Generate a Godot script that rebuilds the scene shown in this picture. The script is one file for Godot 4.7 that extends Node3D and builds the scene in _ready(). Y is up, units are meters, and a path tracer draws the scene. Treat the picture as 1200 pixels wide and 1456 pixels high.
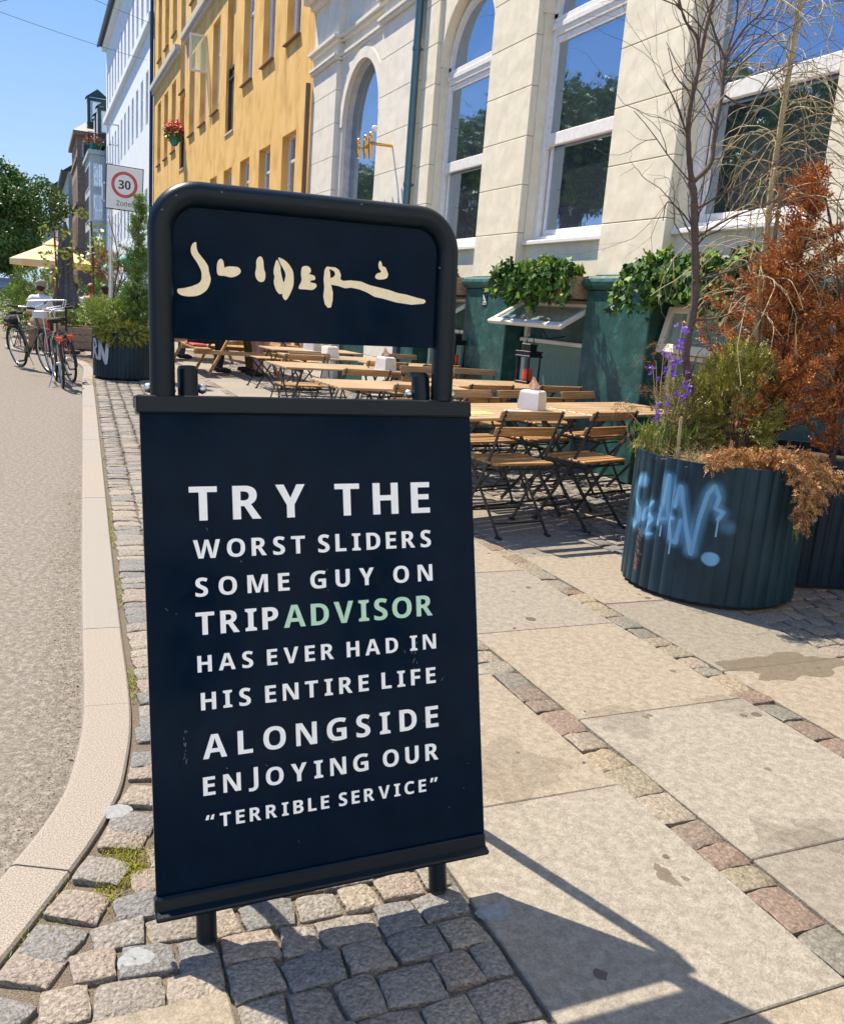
extends Node3D
# A pavement sign in front of a street cafe. x runs towards the house fronts, -z along the street, y up, metres.

var rng := RandomNumberGenerator.new()
var mats := {}
var taken := {}
const FRONT := 4.785      # the street face of the pilasters
const PLINTH := 4.735

# ---------------------------------------------------------------- geometry
class Geo:
	var v := PackedVector3Array()
	var n := PackedVector3Array()
	var c := PackedColorArray()
	var t := PackedVector2Array()
	var tint := Color.WHITE
	var colored := false

	func vert(p: Vector3, nn: Vector3, uv := Vector2.ZERO) -> void:
		v.append(p); n.append(nn); t.append(uv); c.append(tint)

	# a, b, c run counter-clockwise seen from outside
	func smooth(a: Vector3, b: Vector3, d: Vector3, na: Vector3, nb: Vector3, nd: Vector3) -> void:
		vert(a, na); vert(d, nd); vert(b, nb)

	func tri(a: Vector3, b: Vector3, d: Vector3) -> void:
		var nn := (b - a).cross(d - a).normalized()
		vert(a, nn); vert(d, nn); vert(b, nn)

	func quad(a: Vector3, b: Vector3, d: Vector3, e: Vector3) -> void:
		var nn := (b - a).cross(d - a)
		if nn.length_squared() < 1e-14: nn = (d - a).cross(e - a)
		nn = nn.normalized()
		vert(a, nn); vert(d, nn); vert(b, nn)
		vert(a, nn); vert(e, nn); vert(d, nn)

	func uvquad(a: Vector3, b: Vector3, d: Vector3, e: Vector3, ua: Vector2, ub: Vector2, ud: Vector2, ue: Vector2) -> void:
		var nn := (b - a).cross(d - a).normalized()
		vert(a, nn, ua); vert(d, nn, ud); vert(b, nn, ub)
		vert(a, nn, ua); vert(e, nn, ue); vert(d, nn, ud)

	func facing(a: Vector3, b: Vector3, d: Vector3, e: Vector3, out: Vector3) -> void:
		if (b - a).cross(d - a).dot(out) >= 0: quad(a, b, d, e)
		else: quad(e, d, b, a)

	func box(x: Transform3D, s: Vector3, bv := 0.0) -> void:
		var h := s * 0.5
		bv = minf(bv, minf(h.x, minf(h.y, h.z)) * 0.95)
		for ax in 3:
			var u := (ax + 1) % 3
			var w := (ax + 2) % 3
			for sg in [-1.0, 1.0]:
				var q := []
				for k in [[-1, -1], [1, -1], [1, 1], [-1, 1]]:
					var p := Vector3.ZERO
					p[ax] = sg * h[ax]; p[u] = k[0] * (h[u] - bv); p[w] = k[1] * (h[w] - bv)
					q.append(x * p)
				if sg > 0: quad(q[0], q[1], q[2], q[3])
				else: quad(q[3], q[2], q[1], q[0])
		if bv <= 0.0: return
		for ax in 3:
			var u := (ax + 1) % 3
			var w := (ax + 2) % 3
			for su in [-1.0, 1.0]:
				for sw in [-1.0, 1.0]:
					var a := Vector3.ZERO; var b := Vector3.ZERO; var out := Vector3.ZERO
					a[u] = su * h[u]; a[w] = sw * (h[w] - bv)
					b[u] = su * (h[u] - bv); b[w] = sw * h[w]
					out[u] = su; out[w] = sw
					var a2 := a; var b2 := b
					a[ax] = -(h[ax] - bv); b[ax] = a[ax]; a2[ax] = h[ax] - bv; b2[ax] = a2[ax]
					facing(x * a, x * b, x * b2, x * a2, x.basis * out)
		for sx in [-1.0, 1.0]:
			for sy in [-1.0, 1.0]:
				for sz in [-1.0, 1.0]:
					var p := x * Vector3(sx * h.x, sy * (h.y - bv), sz * (h.z - bv))
					var q := x * Vector3(sx * (h.x - bv), sy * h.y, sz * (h.z - bv))
					var r := x * Vector3(sx * (h.x - bv), sy * (h.y - bv), sz * h.z)
					if (q - p).cross(r - p).dot(x.basis * Vector3(sx, sy, sz)) > 0: tri(p, q, r)
					else: tri(p, r, q)

	# a box given by two corners
	func block(lo: Vector3, hi: Vector3, bv := 0.0) -> void:
		box(Transform3D(Basis.IDENTITY, (lo + hi) * 0.5), (hi - lo).abs(), bv)

	# a flat bar from p to q: w across, th along "side"
	func bar(p: Vector3, q: Vector3, w: float, th: float, side := Vector3.RIGHT, bv := 0.0) -> void:
		var d := (q - p)
		var l := d.length()
		d /= l
		var sx := (side - d * side.dot(d)).normalized()
		box(Transform3D(Basis(sx, d, sx.cross(d)), (p + q) * 0.5), Vector3(th, l, w), bv)

	func tube(pts: Array, rad, sides := 8, caps := true) -> void:
		var m := pts.size()
		var up := Vector3.UP
		var d0: Vector3 = (pts[1] - pts[0]).normalized()
		if absf(d0.dot(up)) > 0.95: up = Vector3.RIGHT
		var rings := []
		var norms := []
		for i in m:
			var d: Vector3 = (pts[mini(i + 1, m - 1)] - pts[maxi(i - 1, 0)]).normalized()
			up = (up - d * up.dot(d)).normalized()
			var side := d.cross(up)
			var r: float = rad[i] if rad is Array else rad
			var ring := PackedVector3Array()
			var nr := PackedVector3Array()
			for k in sides:
				var a := TAU * k / sides
				var o := up * cos(a) + side * sin(a)
				ring.append(pts[i] + o * r); nr.append(o)
			rings.append(ring); norms.append(nr)
		for i in m - 1:
			var A: PackedVector3Array = rings[i]; var B: PackedVector3Array = rings[i + 1]
			var NA: PackedVector3Array = norms[i]; var NB: PackedVector3Array = norms[i + 1]
			for k in sides:
				var k2 := (k + 1) % sides
				smooth(A[k], A[k2], B[k2], NA[k], NA[k2], NB[k2])
				smooth(A[k], B[k2], B[k], NA[k], NB[k2], NB[k])
		if caps:
			for e in [0, m - 1]:
				var A: PackedVector3Array = rings[e]
				for k in range(1, sides - 1):
					if e == 0: tri(A[0], A[k + 1], A[k])
					else: tri(A[0], A[k], A[k + 1])

	# profile of (radius, height); smooth where the profile bends little
	func lathe(x: Transform3D, prof: Array, seg := 24, a0 := 0.0, a1 := TAU) -> void:
		for i in prof.size() - 1:
			var p: Vector2 = prof[i]; var q: Vector2 = prof[i + 1]
			var sl := Vector2(q.y - p.y, p.x - q.x).normalized()
			for k in seg:
				var s := lerpf(a0, a1, float(k) / seg); var e := lerpf(a0, a1, float(k + 1) / seg)
				var d0 := Vector3(cos(s), 0, -sin(s)); var d1 := Vector3(cos(e), 0, -sin(e))
				var n0 := (x.basis * (d0 * sl.x + Vector3.UP * sl.y)).normalized()
				var n1 := (x.basis * (d1 * sl.x + Vector3.UP * sl.y)).normalized()
				var a := x * (d0 * p.x + Vector3.UP * p.y); var b := x * (d1 * p.x + Vector3.UP * p.y)
				var d := x * (d1 * q.x + Vector3.UP * q.y); var f := x * (d0 * q.x + Vector3.UP * q.y)
				if p.x > 1e-5: smooth(a, b, d, n0, n1, n1)
				if q.x > 1e-5: smooth(a, d, f, n0, n1, n0)

	func ball(o: Vector3, r: Vector3, seg := 10) -> void:
		var rows := maxi(4, seg / 2)
		for i in rows:
			var t0 := PI * i / rows - PI / 2; var t1 := PI * (i + 1) / rows - PI / 2
			for k in seg:
				var s := TAU * k / seg; var e := TAU * (k + 1) / seg
				var q := []
				for w in [[t0, s], [t0, e], [t1, e], [t1, s]]:
					q.append(Vector3(cos(w[0]) * cos(w[1]), sin(w[0]), -cos(w[0]) * sin(w[1])))
				if i > 0: smooth(o + q[0] * r, o + q[1] * r, o + q[2] * r, q[0], q[1], q[2])
				if i < rows - 1: smooth(o + q[0] * r, o + q[2] * r, o + q[3] * r, q[0], q[2], q[3])

	# polygon in the x, y plane of "x", pushed out along +z by depth
	func extrude(poly: PackedVector2Array, depth: float, x := Transform3D.IDENTITY, back := false) -> void:
		if Geometry2D.is_polygon_clockwise(poly): poly.reverse()
		var idx := Geometry2D.triangulate_polygon(poly)
		for i in range(0, idx.size(), 3):
			var a := poly[idx[i]]; var b := poly[idx[i + 1]]; var d := poly[idx[i + 2]]
			if (b - a).cross(d - a) < 0:
				var sw := b; b = d; d = sw
			tri(x * Vector3(a.x, a.y, depth), x * Vector3(b.x, b.y, depth), x * Vector3(d.x, d.y, depth))
			if back: tri(x * Vector3(a.x, a.y, 0), x * Vector3(d.x, d.y, 0), x * Vector3(b.x, b.y, 0))
		for i in poly.size():
			var a := poly[i]; var b := poly[(i + 1) % poly.size()]
			quad(x * Vector3(a.x, a.y, 0), x * Vector3(b.x, b.y, 0), x * Vector3(b.x, b.y, depth), x * Vector3(a.x, a.y, depth))

	# a leaf: a bent diamond
	func leaf(p: Vector3, dir: Vector3, up: Vector3, l: float, w: float) -> void:
		var s := dir.cross(up).normalized()
		var nn := s.cross(dir).normalized()
		var mid := p + dir * l * 0.5 + nn * l * 0.08
		var tip := p + dir * l
		var a := mid + s * w * 0.5; var b := mid - s * w * 0.5
		vert(p, nn); vert(tip, nn); vert(a, nn)
		vert(p, nn); vert(b, nn); vert(tip, nn)

	func mesh() -> ArrayMesh:
		var arr := []
		arr.resize(Mesh.ARRAY_MAX)
		arr[Mesh.ARRAY_VERTEX] = v
		arr[Mesh.ARRAY_NORMAL] = n
		arr[Mesh.ARRAY_TEX_UV] = t
		if colored: arr[Mesh.ARRAY_COLOR] = c
		var m := ArrayMesh.new()
		m.add_surface_from_arrays(Mesh.PRIMITIVE_TRIANGLES, arr)
		return m

# ---------------------------------------------------------------- naming
func numbered(called: String) -> String:
	var k: int = taken.get(called, 0)
	taken[called] = k + 1
	return called if k == 0 else "%s_%03d" % [called, k]

func tag(o: Node, label: String, category: String, group := "") -> Node:
	o.set_meta("label", label); o.set_meta("category", category)
	if group: o.set_meta("group", group)
	return o

func thing(called: String, label: String, category: String, at := Vector3.ZERO, turn := 0.0, group := "") -> Node3D:
	var o := Node3D.new()
	o.name = numbered(called)
	add_child(o)
	o.position = at; o.rotation.y = turn
	tag(o, label, category, group)
	return o

func part(called: String, g, m: Material, parent: Node, at := Vector3.ZERO) -> MeshInstance3D:
	var o := MeshInstance3D.new()
	if parent == self:
		o.name = numbered(called)
	else:
		var key := "%d/%s" % [parent.get_instance_id(), called]
		var k: int = taken.get(key, 0)
		taken[key] = k + 1
		o.name = called if k == 0 else "%s_%03d" % [called, k]
	o.mesh = g.mesh() if g is Geo else g
	o.material_override = m
	parent.add_child(o)
	o.position = at
	return o

func structure(called: String, g, m: Material, label := "", category := "") -> MeshInstance3D:
	var o := part(called, g, m, self)
	o.set_meta("kind", "structure")
	if label: tag(o, label, category)
	return o

func copy_of(o: Node3D, at: Vector3, turn := 0.0, label := "", group := "") -> Node3D:
	var r: Node3D = o.duplicate()
	var base := String(o.name)
	if base.length() > 4 and base[base.length() - 4] == "_" and base.right(3).is_valid_int(): base = base.left(base.length() - 4)
	r.name = numbered(base)
	add_child(r)
	r.position = at; r.rotation.y = turn
	if label: r.set_meta("label", label)
	if group: r.set_meta("group", group)
	return r

func rf(a: float, b: float) -> float: return rng.randf_range(a, b)
func rv() -> Vector3:
	while true:
		var p := Vector3(rf(-1, 1), rf(-1, 1), rf(-1, 1))
		if p.length_squared() <= 1.0 and p.length_squared() > 0.001: return p
	return Vector3.UP

# ---------------------------------------------------------------- materials
func srgb(r: float, g: float, b: float) -> Color:   # real-world linear base colour -> what albedo_color wants
	return Color(r, g, b).linear_to_srgb()

func noise_tex(seed_: int, freq: float, ramp: Array, octaves := 5, size := 512, kind := FastNoiseLite.TYPE_SIMPLEX_SMOOTH, gain := 0.5) -> NoiseTexture2D:
	var nz := FastNoiseLite.new()
	nz.noise_type = kind
	nz.seed = seed_; nz.frequency = freq; nz.fractal_octaves = octaves; nz.fractal_gain = gain
	nz.fractal_type = FastNoiseLite.FRACTAL_FBM
	var t := NoiseTexture2D.new()
	t.width = size; t.height = size; t.seamless = true; t.noise = nz
	if ramp.size():
		var g := Gradient.new()
		g.offsets = PackedFloat32Array(); g.colors = PackedColorArray()
		var off := PackedFloat32Array(); var col := PackedColorArray()
		for k in ramp: off.append(k[0]); col.append(k[1])
		g.offsets = off; g.colors = col
		t.color_ramp = g
	return t

# plain material with optional fine relief
func plain(key: String, col: Color, rough := 0.6, metal := 0.0, opt := {}) -> StandardMaterial3D:
	var m := StandardMaterial3D.new()
	m.resource_name = key
	m.albedo_color = col; m.roughness = rough; m.metallic = metal
	m.metallic_specular = opt.get("spec", 0.5)
	if opt.get("vc", false): m.vertex_color_use_as_albedo = true
	if opt.has("bump"):
		m.heightmap_enabled = true
		m.heightmap_texture = opt.bump; m.heightmap_scale = opt.get("depth", 0.1)
	if opt.has("tex"): m.albedo_texture = opt.tex
	if opt.has("rtex"): m.roughness_texture = opt.rtex
	if opt.has("scale"):
		m.uv1_triplanar = true; m.uv1_world_triplanar = opt.get("world", true)
		var s: float = 1.0 / float(opt.scale)
		m.uv1_scale = Vector3(s, s, s) * opt.get("stretch", Vector3.ONE)
		m.uv1_triplanar_sharpness = 4.0
	if opt.has("back"):
		m.backlight_enabled = true; m.backlight = opt.back
	if opt.has("coat"):
		m.clearcoat_enabled = true; m.clearcoat = opt.coat; m.clearcoat_roughness = opt.get("coat_rough", 0.1)
	mats[key] = m
	return m

func build_materials() -> void:
	var fine := noise_tex(3, 0.06, [], 5)
	var coarse := noise_tex(7, 0.012, [], 4)
	var grit := noise_tex(11, 0.22, [], 3)
	var lines := noise_tex(19, 0.05, [], 4)
	# asphalt: worn grey, bleached chippings in it, sand towards the kerb
	plain("asphalt", Color.WHITE, 0.9, 0, {"tex": noise_tex(21, 0.025, [[0.0, srgb(0.05985, 0.05148, 0.04454)], [0.43, srgb(0.1264, 0.1135, 0.09956)], [0.52, srgb(0.1663, 0.1505, 0.1323)], [0.6, srgb(0.2101, 0.1914, 0.169)], [1.0, srgb(0.399, 0.363, 0.321)]], 8, 1024, FastNoiseLite.TYPE_SIMPLEX_SMOOTH, 0.97), "bump": grit, "depth": 0.2, "scale": 1.1})
	plain("road_sand", Color.WHITE, 0.95, 0, {"tex": noise_tex(23, 0.03, [[0.0, srgb(0.09, 0.062, 0.042)], [0.5, srgb(0.16, 0.117, 0.082)], [1.0, srgb(0.25, 0.2, 0.15)]], 6, 512, FastNoiseLite.TYPE_SIMPLEX_SMOOTH, 0.65), "bump": grit, "depth": 0.3, "scale": 0.8})
	var granite := [[0.0, srgb(0.08755, 0.0803, 0.07488)], [0.42, srgb(0.1905, 0.1804, 0.1696)], [0.5, srgb(0.2472, 0.2365, 0.2258)], [0.58, srgb(0.2987, 0.2893, 0.2785)], [1.0, srgb(0.4635, 0.462, 0.4504)]]
	var granite_tex := noise_tex(31, 0.1, granite, 5, 1024, FastNoiseLite.TYPE_SIMPLEX_SMOOTH, 0.85)
	plain("granite_kerb", Color(1, 0.965, 0.935), 0.8, 0, {"tex": granite_tex, "bump": grit, "depth": 0.07, "scale": 0.6})
	plain("granite_kerb_grey", Color(0.97, 0.965, 0.955), 0.8, 0, {"tex": granite_tex, "bump": grit, "depth": 0.07, "scale": 0.6})
	# setts and cobbles: the tones of mixed granite
	var tones := [Color(0.92, 0.92, 0.92), Color(0.98, 0.95, 0.92), Color(0.84, 0.86, 0.89), Color(1.0, 0.98, 0.94), Color(0.9, 0.89, 0.88), Color(0.8, 0.83, 0.87), Color(0.96, 0.92, 0.9)]
	var sett_tex := noise_tex(37, 0.02, [[0.0, srgb(0.075, 0.067, 0.06)], [0.38, srgb(0.18, 0.166, 0.152)], [0.52, srgb(0.248, 0.232, 0.215)], [0.66, srgb(0.31, 0.292, 0.273)], [1.0, srgb(0.49, 0.465, 0.44)]], 7, 1024, FastNoiseLite.TYPE_SIMPLEX_SMOOTH, 0.9)
	for i in tones.size():
		plain("sett%d" % i, tones[i], 0.78, 0, {"tex": sett_tex, "bump": fine, "depth": 0.55, "scale": 0.42})
	var colours := [Color(0.86, 0.86, 0.82), Color(0.84, 0.75, 0.71), Color(0.97, 0.92, 0.83), Color(0.78, 0.79, 0.77), Color(0.95, 0.92, 0.87), Color(0.88, 0.86, 0.78), Color(0.8, 0.74, 0.7)]
	for i in colours.size():
		plain("strip%d" % i, colours[i], 0.72, 0, {"tex": sett_tex, "bump": fine, "depth": 0.3, "scale": 0.5})
	plain("joint", Color.WHITE, 0.98, 0, {"tex": noise_tex(41, 0.08, [[0.0, srgb(0.06, 0.046, 0.035)], [0.5, srgb(0.175, 0.145, 0.114)], [1.0, srgb(0.34, 0.295, 0.245)]], 6, 512, FastNoiseLite.TYPE_SIMPLEX_SMOOTH, 0.9), "bump": grit, "depth": 0.6, "scale": 0.35})
	for i in 4:
		var k: Color = [Color(1, 1, 1), Color(0.96, 0.955, 0.95), Color(1.0, 0.975, 0.94), Color(0.92, 0.915, 0.905)][i]
		plain("slab%d" % i, k, 0.82, 0, {"tex": noise_tex(51 + i, 0.018, [[0.0, srgb(0.1128, 0.1006, 0.0846)], [0.41, srgb(0.1955, 0.1786, 0.1532)], [0.5, srgb(0.2256, 0.2068, 0.1786)], [0.59, srgb(0.2538, 0.2341, 0.204)], [1.0, srgb(0.376, 0.3525, 0.3149)]], 8, 1024, FastNoiseLite.TYPE_SIMPLEX_SMOOTH, 0.97), "bump": grit, "depth": 0.2, "scale": 0.9})
	plain("stain", Color.WHITE, 0.85, 0, {"tex": noise_tex(57, 0.02, [[0.0, srgb(0.1, 0.08, 0.056)], [1.0, srgb(0.2, 0.166, 0.122)]], 6, 512, FastNoiseLite.TYPE_SIMPLEX_SMOOTH, 0.9), "scale": 0.5})
	var faint := plain("faint_stain", Color(0.28, 0.24, 0.2, 0.11), 0.9)
	faint.transparency = BaseMaterial3D.TRANSPARENCY_ALPHA
	mats.stain.transparency = BaseMaterial3D.TRANSPARENCY_ALPHA
	mats.stain.albedo_color = Color(1, 1, 1, 0.55)
	plain("moss", Color.WHITE, 0.9, 0, {"vc": true, "back": Color(0.2, 0.2, 0.02)})
	plain("gum", srgb(0.085, 0.072, 0.062), 0.8)
	plain("pale_paint", Color.WHITE, 0.7, 0, {"tex": noise_tex(59, 0.03, [[0.0, srgb(0.15, 0.165, 0.18)], [1.0, srgb(0.27, 0.295, 0.32)]], 5), "scale": 0.3})
	# sign
	plain("sign_black", Color.WHITE, 0.4, 0, {"spec": 0.19, "tex": noise_tex(61, 0.015, [[0.0, srgb(0.0004, 0.0064, 0.0185)], [1.0, srgb(0.0011, 0.0098, 0.027)]], 5), "rtex": noise_tex(62, 0.01, [[0.0, Color(0.24, 0.24, 0.24)], [0.5, Color(0.38, 0.38, 0.38)], [1.0, Color(0.6, 0.6, 0.6)]], 5), "scale": 0.7})
	plain("sign_tube", srgb(0.0015, 0.0075, 0.015), 0.34, 0, {"bump": fine, "depth": 0.02, "scale": 0.2, "spec": 0.36})
	plain("letter_white", Color.WHITE, 0.55, 0, {"tex": noise_tex(64, 0.02, [[0.0, srgb(0.86, 0.89, 0.92)], [1.0, srgb(0.91, 0.93, 0.95)]], 5), "scale": 0.3})
	plain("letter_green", Color.WHITE, 0.55, 0, {"tex": noise_tex(65, 0.02, [[0.0, srgb(0.42, 0.68, 0.52)], [1.0, srgb(0.5, 0.75, 0.58)]], 5), "scale": 0.3})
	plain("letter_cream", Color.WHITE, 0.55, 0, {"tex": noise_tex(66, 0.03, [[0.0, srgb(0.82, 0.7, 0.46)], [1.0, srgb(0.9, 0.8, 0.58)]], 5), "scale": 0.2})
	plain("steel", srgb(0.6, 0.6, 0.62), 0.35, 1.0)
	plain("scratch", srgb(0.12, 0.15, 0.19), 0.6)
	plain("rubber", srgb(0.012, 0.012, 0.013), 0.8)
	# house fronts
	var plaster := noise_tex(71, 0.008, [[0.0, srgb(0.6356, 0.5853, 0.4496)], [0.45, srgb(0.6837, 0.6385, 0.5099)], [1.0, srgb(0.7319, 0.6966, 0.5794)]], 6, 1024, FastNoiseLite.TYPE_SIMPLEX_SMOOTH, 0.6)
	plain("cream", Color(1, 1, 1), 0.8, 0, {"tex": plaster, "bump": noise_tex(72, 0.01, [], 4, 512, FastNoiseLite.TYPE_SIMPLEX_SMOOTH, 0.4), "depth": 0.55, "scale": 1.9})
	plain("cream_white", Color.WHITE, 0.8, 0, {"tex": noise_tex(73, 0.01, [[0.0, srgb(0.6348, 0.598, 0.5115)], [0.5, srgb(0.6992, 0.6716, 0.5952)], [1.0, srgb(0.736, 0.7176, 0.651)]], 6), "bump": coarse, "depth": 0.35, "scale": 2.1})
	plain("joint_grey", srgb(0.3, 0.26, 0.2), 0.9)
	plain("green_plinth", Color.WHITE, 0.42, 0, {"tex": noise_tex(75, 0.012, [[0.0, srgb(0.008, 0.05, 0.048)], [0.5, srgb(0.013, 0.072, 0.066)], [0.75, srgb(0.025, 0.1, 0.09)], [1.0, srgb(0.07, 0.17, 0.15)]], 6, 512, FastNoiseLite.TYPE_SIMPLEX_SMOOTH, 0.65), "bump": coarse, "depth": 0.8, "scale": 1.3})
	plain("green_worn", Color.WHITE, 0.6, 0, {"tex": noise_tex(76, 0.03, [[0.0, srgb(0.09, 0.16, 0.13)], [0.5, srgb(0.15, 0.25, 0.2)], [1.0, srgb(0.25, 0.35, 0.29)]], 6, 512, FastNoiseLite.TYPE_SIMPLEX_SMOOTH, 0.7), "bump": lines, "depth": 0.3, "scale": 1.2, "stretch": Vector3(6, 0.5, 6)})
	plain("frame_white", Color.WHITE, 0.4, 0, {"tex": noise_tex(77, 0.02, [[0.0, srgb(0.66, 0.65, 0.63)], [1.0, srgb(0.8, 0.8, 0.79)]], 5), "scale": 0.9})
	plain("frame_dark", srgb(0.05, 0.035, 0.03), 0.6)
	var pane := plain("pane", Color(0.62, 0.7, 0.8, 0.08), 0.02, 0.94, {"bump": coarse, "depth": 0.02, "scale": 1.4})
	pane.transparency = BaseMaterial3D.TRANSPARENCY_ALPHA
	var clear := plain("clear_pane", Color(0.75, 0.9, 0.86, 0.25), 0.03, 0.0, {"spec": 0.8})
	clear.transparency = BaseMaterial3D.TRANSPARENCY_ALPHA
	mats.pane_far = pane
	plain("room", Color.WHITE, 0.9, 0, {"tex": noise_tex(79, 0.01, [[0.0, srgb(0.34, 0.31, 0.27)], [1.0, srgb(0.44, 0.41, 0.36)]], 4), "scale": 3.0})
	plain("curtain", srgb(0.42, 0.36, 0.28), 0.9, 0, {"back": Color(0.3, 0.26, 0.2)})
	plain("yellow_wall", Color.WHITE, 0.85, 0, {"tex": noise_tex(81, 0.012, [[0.0, srgb(0.52, 0.3, 0.08)], [0.35, srgb(0.67, 0.405, 0.115)], [0.55, srgb(0.74, 0.46, 0.14)], [0.8, srgb(0.76, 0.49, 0.175)], [1.0, srgb(0.78, 0.57, 0.28)]], 5, 1024, FastNoiseLite.TYPE_SIMPLEX_SMOOTH, 0.5), "bump": coarse, "depth": 0.3, "scale": 9.0, "stretch": Vector3(1, 0.75, 1)})
	plain("stone_grey", Color.WHITE, 0.8, 0, {"tex": noise_tex(83, 0.02, [[0.0, srgb(0.4, 0.39, 0.37)], [1.0, srgb(0.6, 0.6, 0.58)]], 5), "scale": 2.0})
	plain("sill_brown", srgb(0.2, 0.12, 0.07), 0.7)
	plain("blue_wall", Color.WHITE, 0.85, 0, {"tex": noise_tex(85, 0.01, [[0.0, srgb(0.66, 0.73, 0.81)], [0.5, srgb(0.72, 0.78, 0.84)], [1.0, srgb(0.76, 0.81, 0.85)]], 6), "scale": 5.0})
	plain("grey_green_wall", Color.WHITE, 0.8, 0, {"tex": noise_tex(87, 0.02, [[0.0, srgb(0.36, 0.42, 0.43)], [1.0, srgb(0.52, 0.58, 0.59)]], 5), "scale": 3.0})
	plain("brown_wall", Color.WHITE, 0.85, 0, {"tex": noise_tex(89, 0.02, [[0.0, srgb(0.2, 0.145, 0.11)], [1.0, srgb(0.38, 0.28, 0.21)]], 6), "scale": 2.5})
	plain("slate", srgb(0.035, 0.045, 0.05), 0.6)
	plain("dark_green_roof", srgb(0.03, 0.075, 0.07), 0.6)
	plain("pale_roof", srgb(0.5, 0.47, 0.45), 0.5)
	plain("zinc", srgb(0.08, 0.16, 0.2), 0.4, 0.3)
	plain("terracotta", srgb(0.5, 0.22, 0.12), 0.8)
	plain("gold", srgb(0.75, 0.42, 0.12), 0.22, 1.0)
	# wood and street furniture
	for i in 3:
		var k: Color = [Color(1, 1, 1), Color(0.88, 0.85, 0.82), Color(1.0, 0.93, 0.84)][i]
		plain("slat%d" % i, k, 0.55, 0, {"tex": noise_tex(91 + i, 0.02, [[0.0, srgb(0.2, 0.11, 0.045)], [0.4, srgb(0.34, 0.2, 0.09)], [0.6, srgb(0.42, 0.26, 0.125)], [1.0, srgb(0.56, 0.39, 0.22)]], 5, 256), "bump": lines, "depth": 0.05, "scale": 0.5, "world": false, "stretch": Vector3(0.25, 6, 6)})
	plain("table_wood", Color.WHITE, 0.5, 0, {"tex": noise_tex(95, 0.02, [[0.0, srgb(0.24, 0.155, 0.08)], [0.5, srgb(0.38, 0.265, 0.155)], [1.0, srgb(0.5, 0.385, 0.25)]], 5, 256), "scale": 0.6, "world": false, "stretch": Vector3(0.25, 6, 6)})
	plain("box_wood", Color.WHITE, 0.8, 0, {"tex": noise_tex(96, 0.03, [[0.0, srgb(0.16, 0.11, 0.075)], [0.5, srgb(0.32, 0.25, 0.18)], [1.0, srgb(0.46, 0.39, 0.3)]], 5, 256), "scale": 0.7, "stretch": Vector3(1, 5, 0.5)})
	plain("black_steel", srgb(0.012, 0.013, 0.014), 0.4, 0, {"bump": fine, "depth": 0.02, "scale": 0.3})
	plain("white_plastic", Color.WHITE, 0.4, 0, {"tex": noise_tex(98, 0.02, [[0.0, srgb(0.72, 0.7, 0.66)], [1.0, srgb(0.82, 0.81, 0.78)]], 4, 256), "scale": 0.5})
	plain("paper", srgb(0.72, 0.5, 0.38), 0.9, 0, {"back": Color(0.3, 0.2, 0.14)})
	plain("menu_paper", srgb(0.8, 0.6, 0.16), 0.7)
	plain("candle_red", srgb(0.75, 0.08, 0.02), 0.4)
	plain("soil", srgb(0.05, 0.035, 0.025), 0.95)
	plain("leaf", Color.WHITE, 0.5, 0, {"vc": true, "back": Color(0.35, 0.45, 0.12)})
	plain("ivy", Color.WHITE, 0.55, 0, {"vc": true, "back": Color(0.15, 0.25, 0.05), "spec": 0.25})
	plain("dry_leaf", Color.WHITE, 0.75, 0, {"vc": true, "back": Color(0.4, 0.2, 0.08)})
	plain("petal", Color.WHITE, 0.6, 0, {"vc": true, "back": Color(0.3, 0.2, 0.5)})
	plain("bark", Color.WHITE, 0.85, 0, {"tex": noise_tex(101, 0.06, [[0.0, srgb(0.05, 0.034, 0.03)], [1.0, srgb(0.17, 0.125, 0.11)]], 5, 256), "bump": fine, "depth": 0.3, "scale": 0.2, "stretch": Vector3(2, 0.6, 2)})
	plain("pale_bark", Color.WHITE, 0.8, 0, {"tex": noise_tex(102, 0.06, [[0.0, srgb(0.26, 0.2, 0.11)], [1.0, srgb(0.52, 0.44, 0.27)]], 5, 256), "scale": 0.2})
	plain("straw", srgb(0.5, 0.38, 0.2), 0.85)
	plain("red_paint", srgb(0.5, 0.02, 0.03), 0.35, 0, {"coat": 0.5})
	plain("sign_white", srgb(0.8, 0.8, 0.8), 0.5)
	plain("silver", srgb(0.62, 0.63, 0.65), 0.3, 0.9)
	plain("teal", srgb(0.02, 0.25, 0.24), 0.6)
	plain("awning_green", srgb(0.02, 0.36, 0.28), 0.7)
	plain("umbrella_grey", Color.WHITE, 0.9, 0, {"tex": noise_tex(104, 0.02, [[0.0, srgb(0.07, 0.08, 0.09)], [1.0, srgb(0.14, 0.155, 0.17)]], 4, 256), "scale": 0.5})
	plain("parasol_yellow", srgb(0.8, 0.64, 0.36), 0.9, 0, {"back": Color(0.5, 0.35, 0.15)})
	plain("skin", srgb(0.5, 0.27, 0.17), 0.6)
	plain("shirt_white", srgb(0.72, 0.73, 0.78), 0.9)
	plain("cloth_blue", srgb(0.03, 0.07, 0.15), 0.9)
	plain("cloth_dark", srgb(0.02, 0.02, 0.03), 0.9)
	plain("cloth_pink", srgb(0.6, 0.36, 0.36), 0.9)
	plain("cloth_olive", srgb(0.09, 0.09, 0.03), 0.9)
	plain("cloth_tan", srgb(0.4, 0.28, 0.16), 0.9)
	plain("hair", srgb(0.02, 0.013, 0.01), 0.6)
	plain("fair_hair", srgb(0.16, 0.075, 0.025), 0.6)
	plain("cap_cloth", srgb(0.28, 0.29, 0.22), 0.9)
	plain("car_black", srgb(0.012, 0.014, 0.018), 0.2, 0, {"coat": 1.0, "coat_rough": 0.05})
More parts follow.
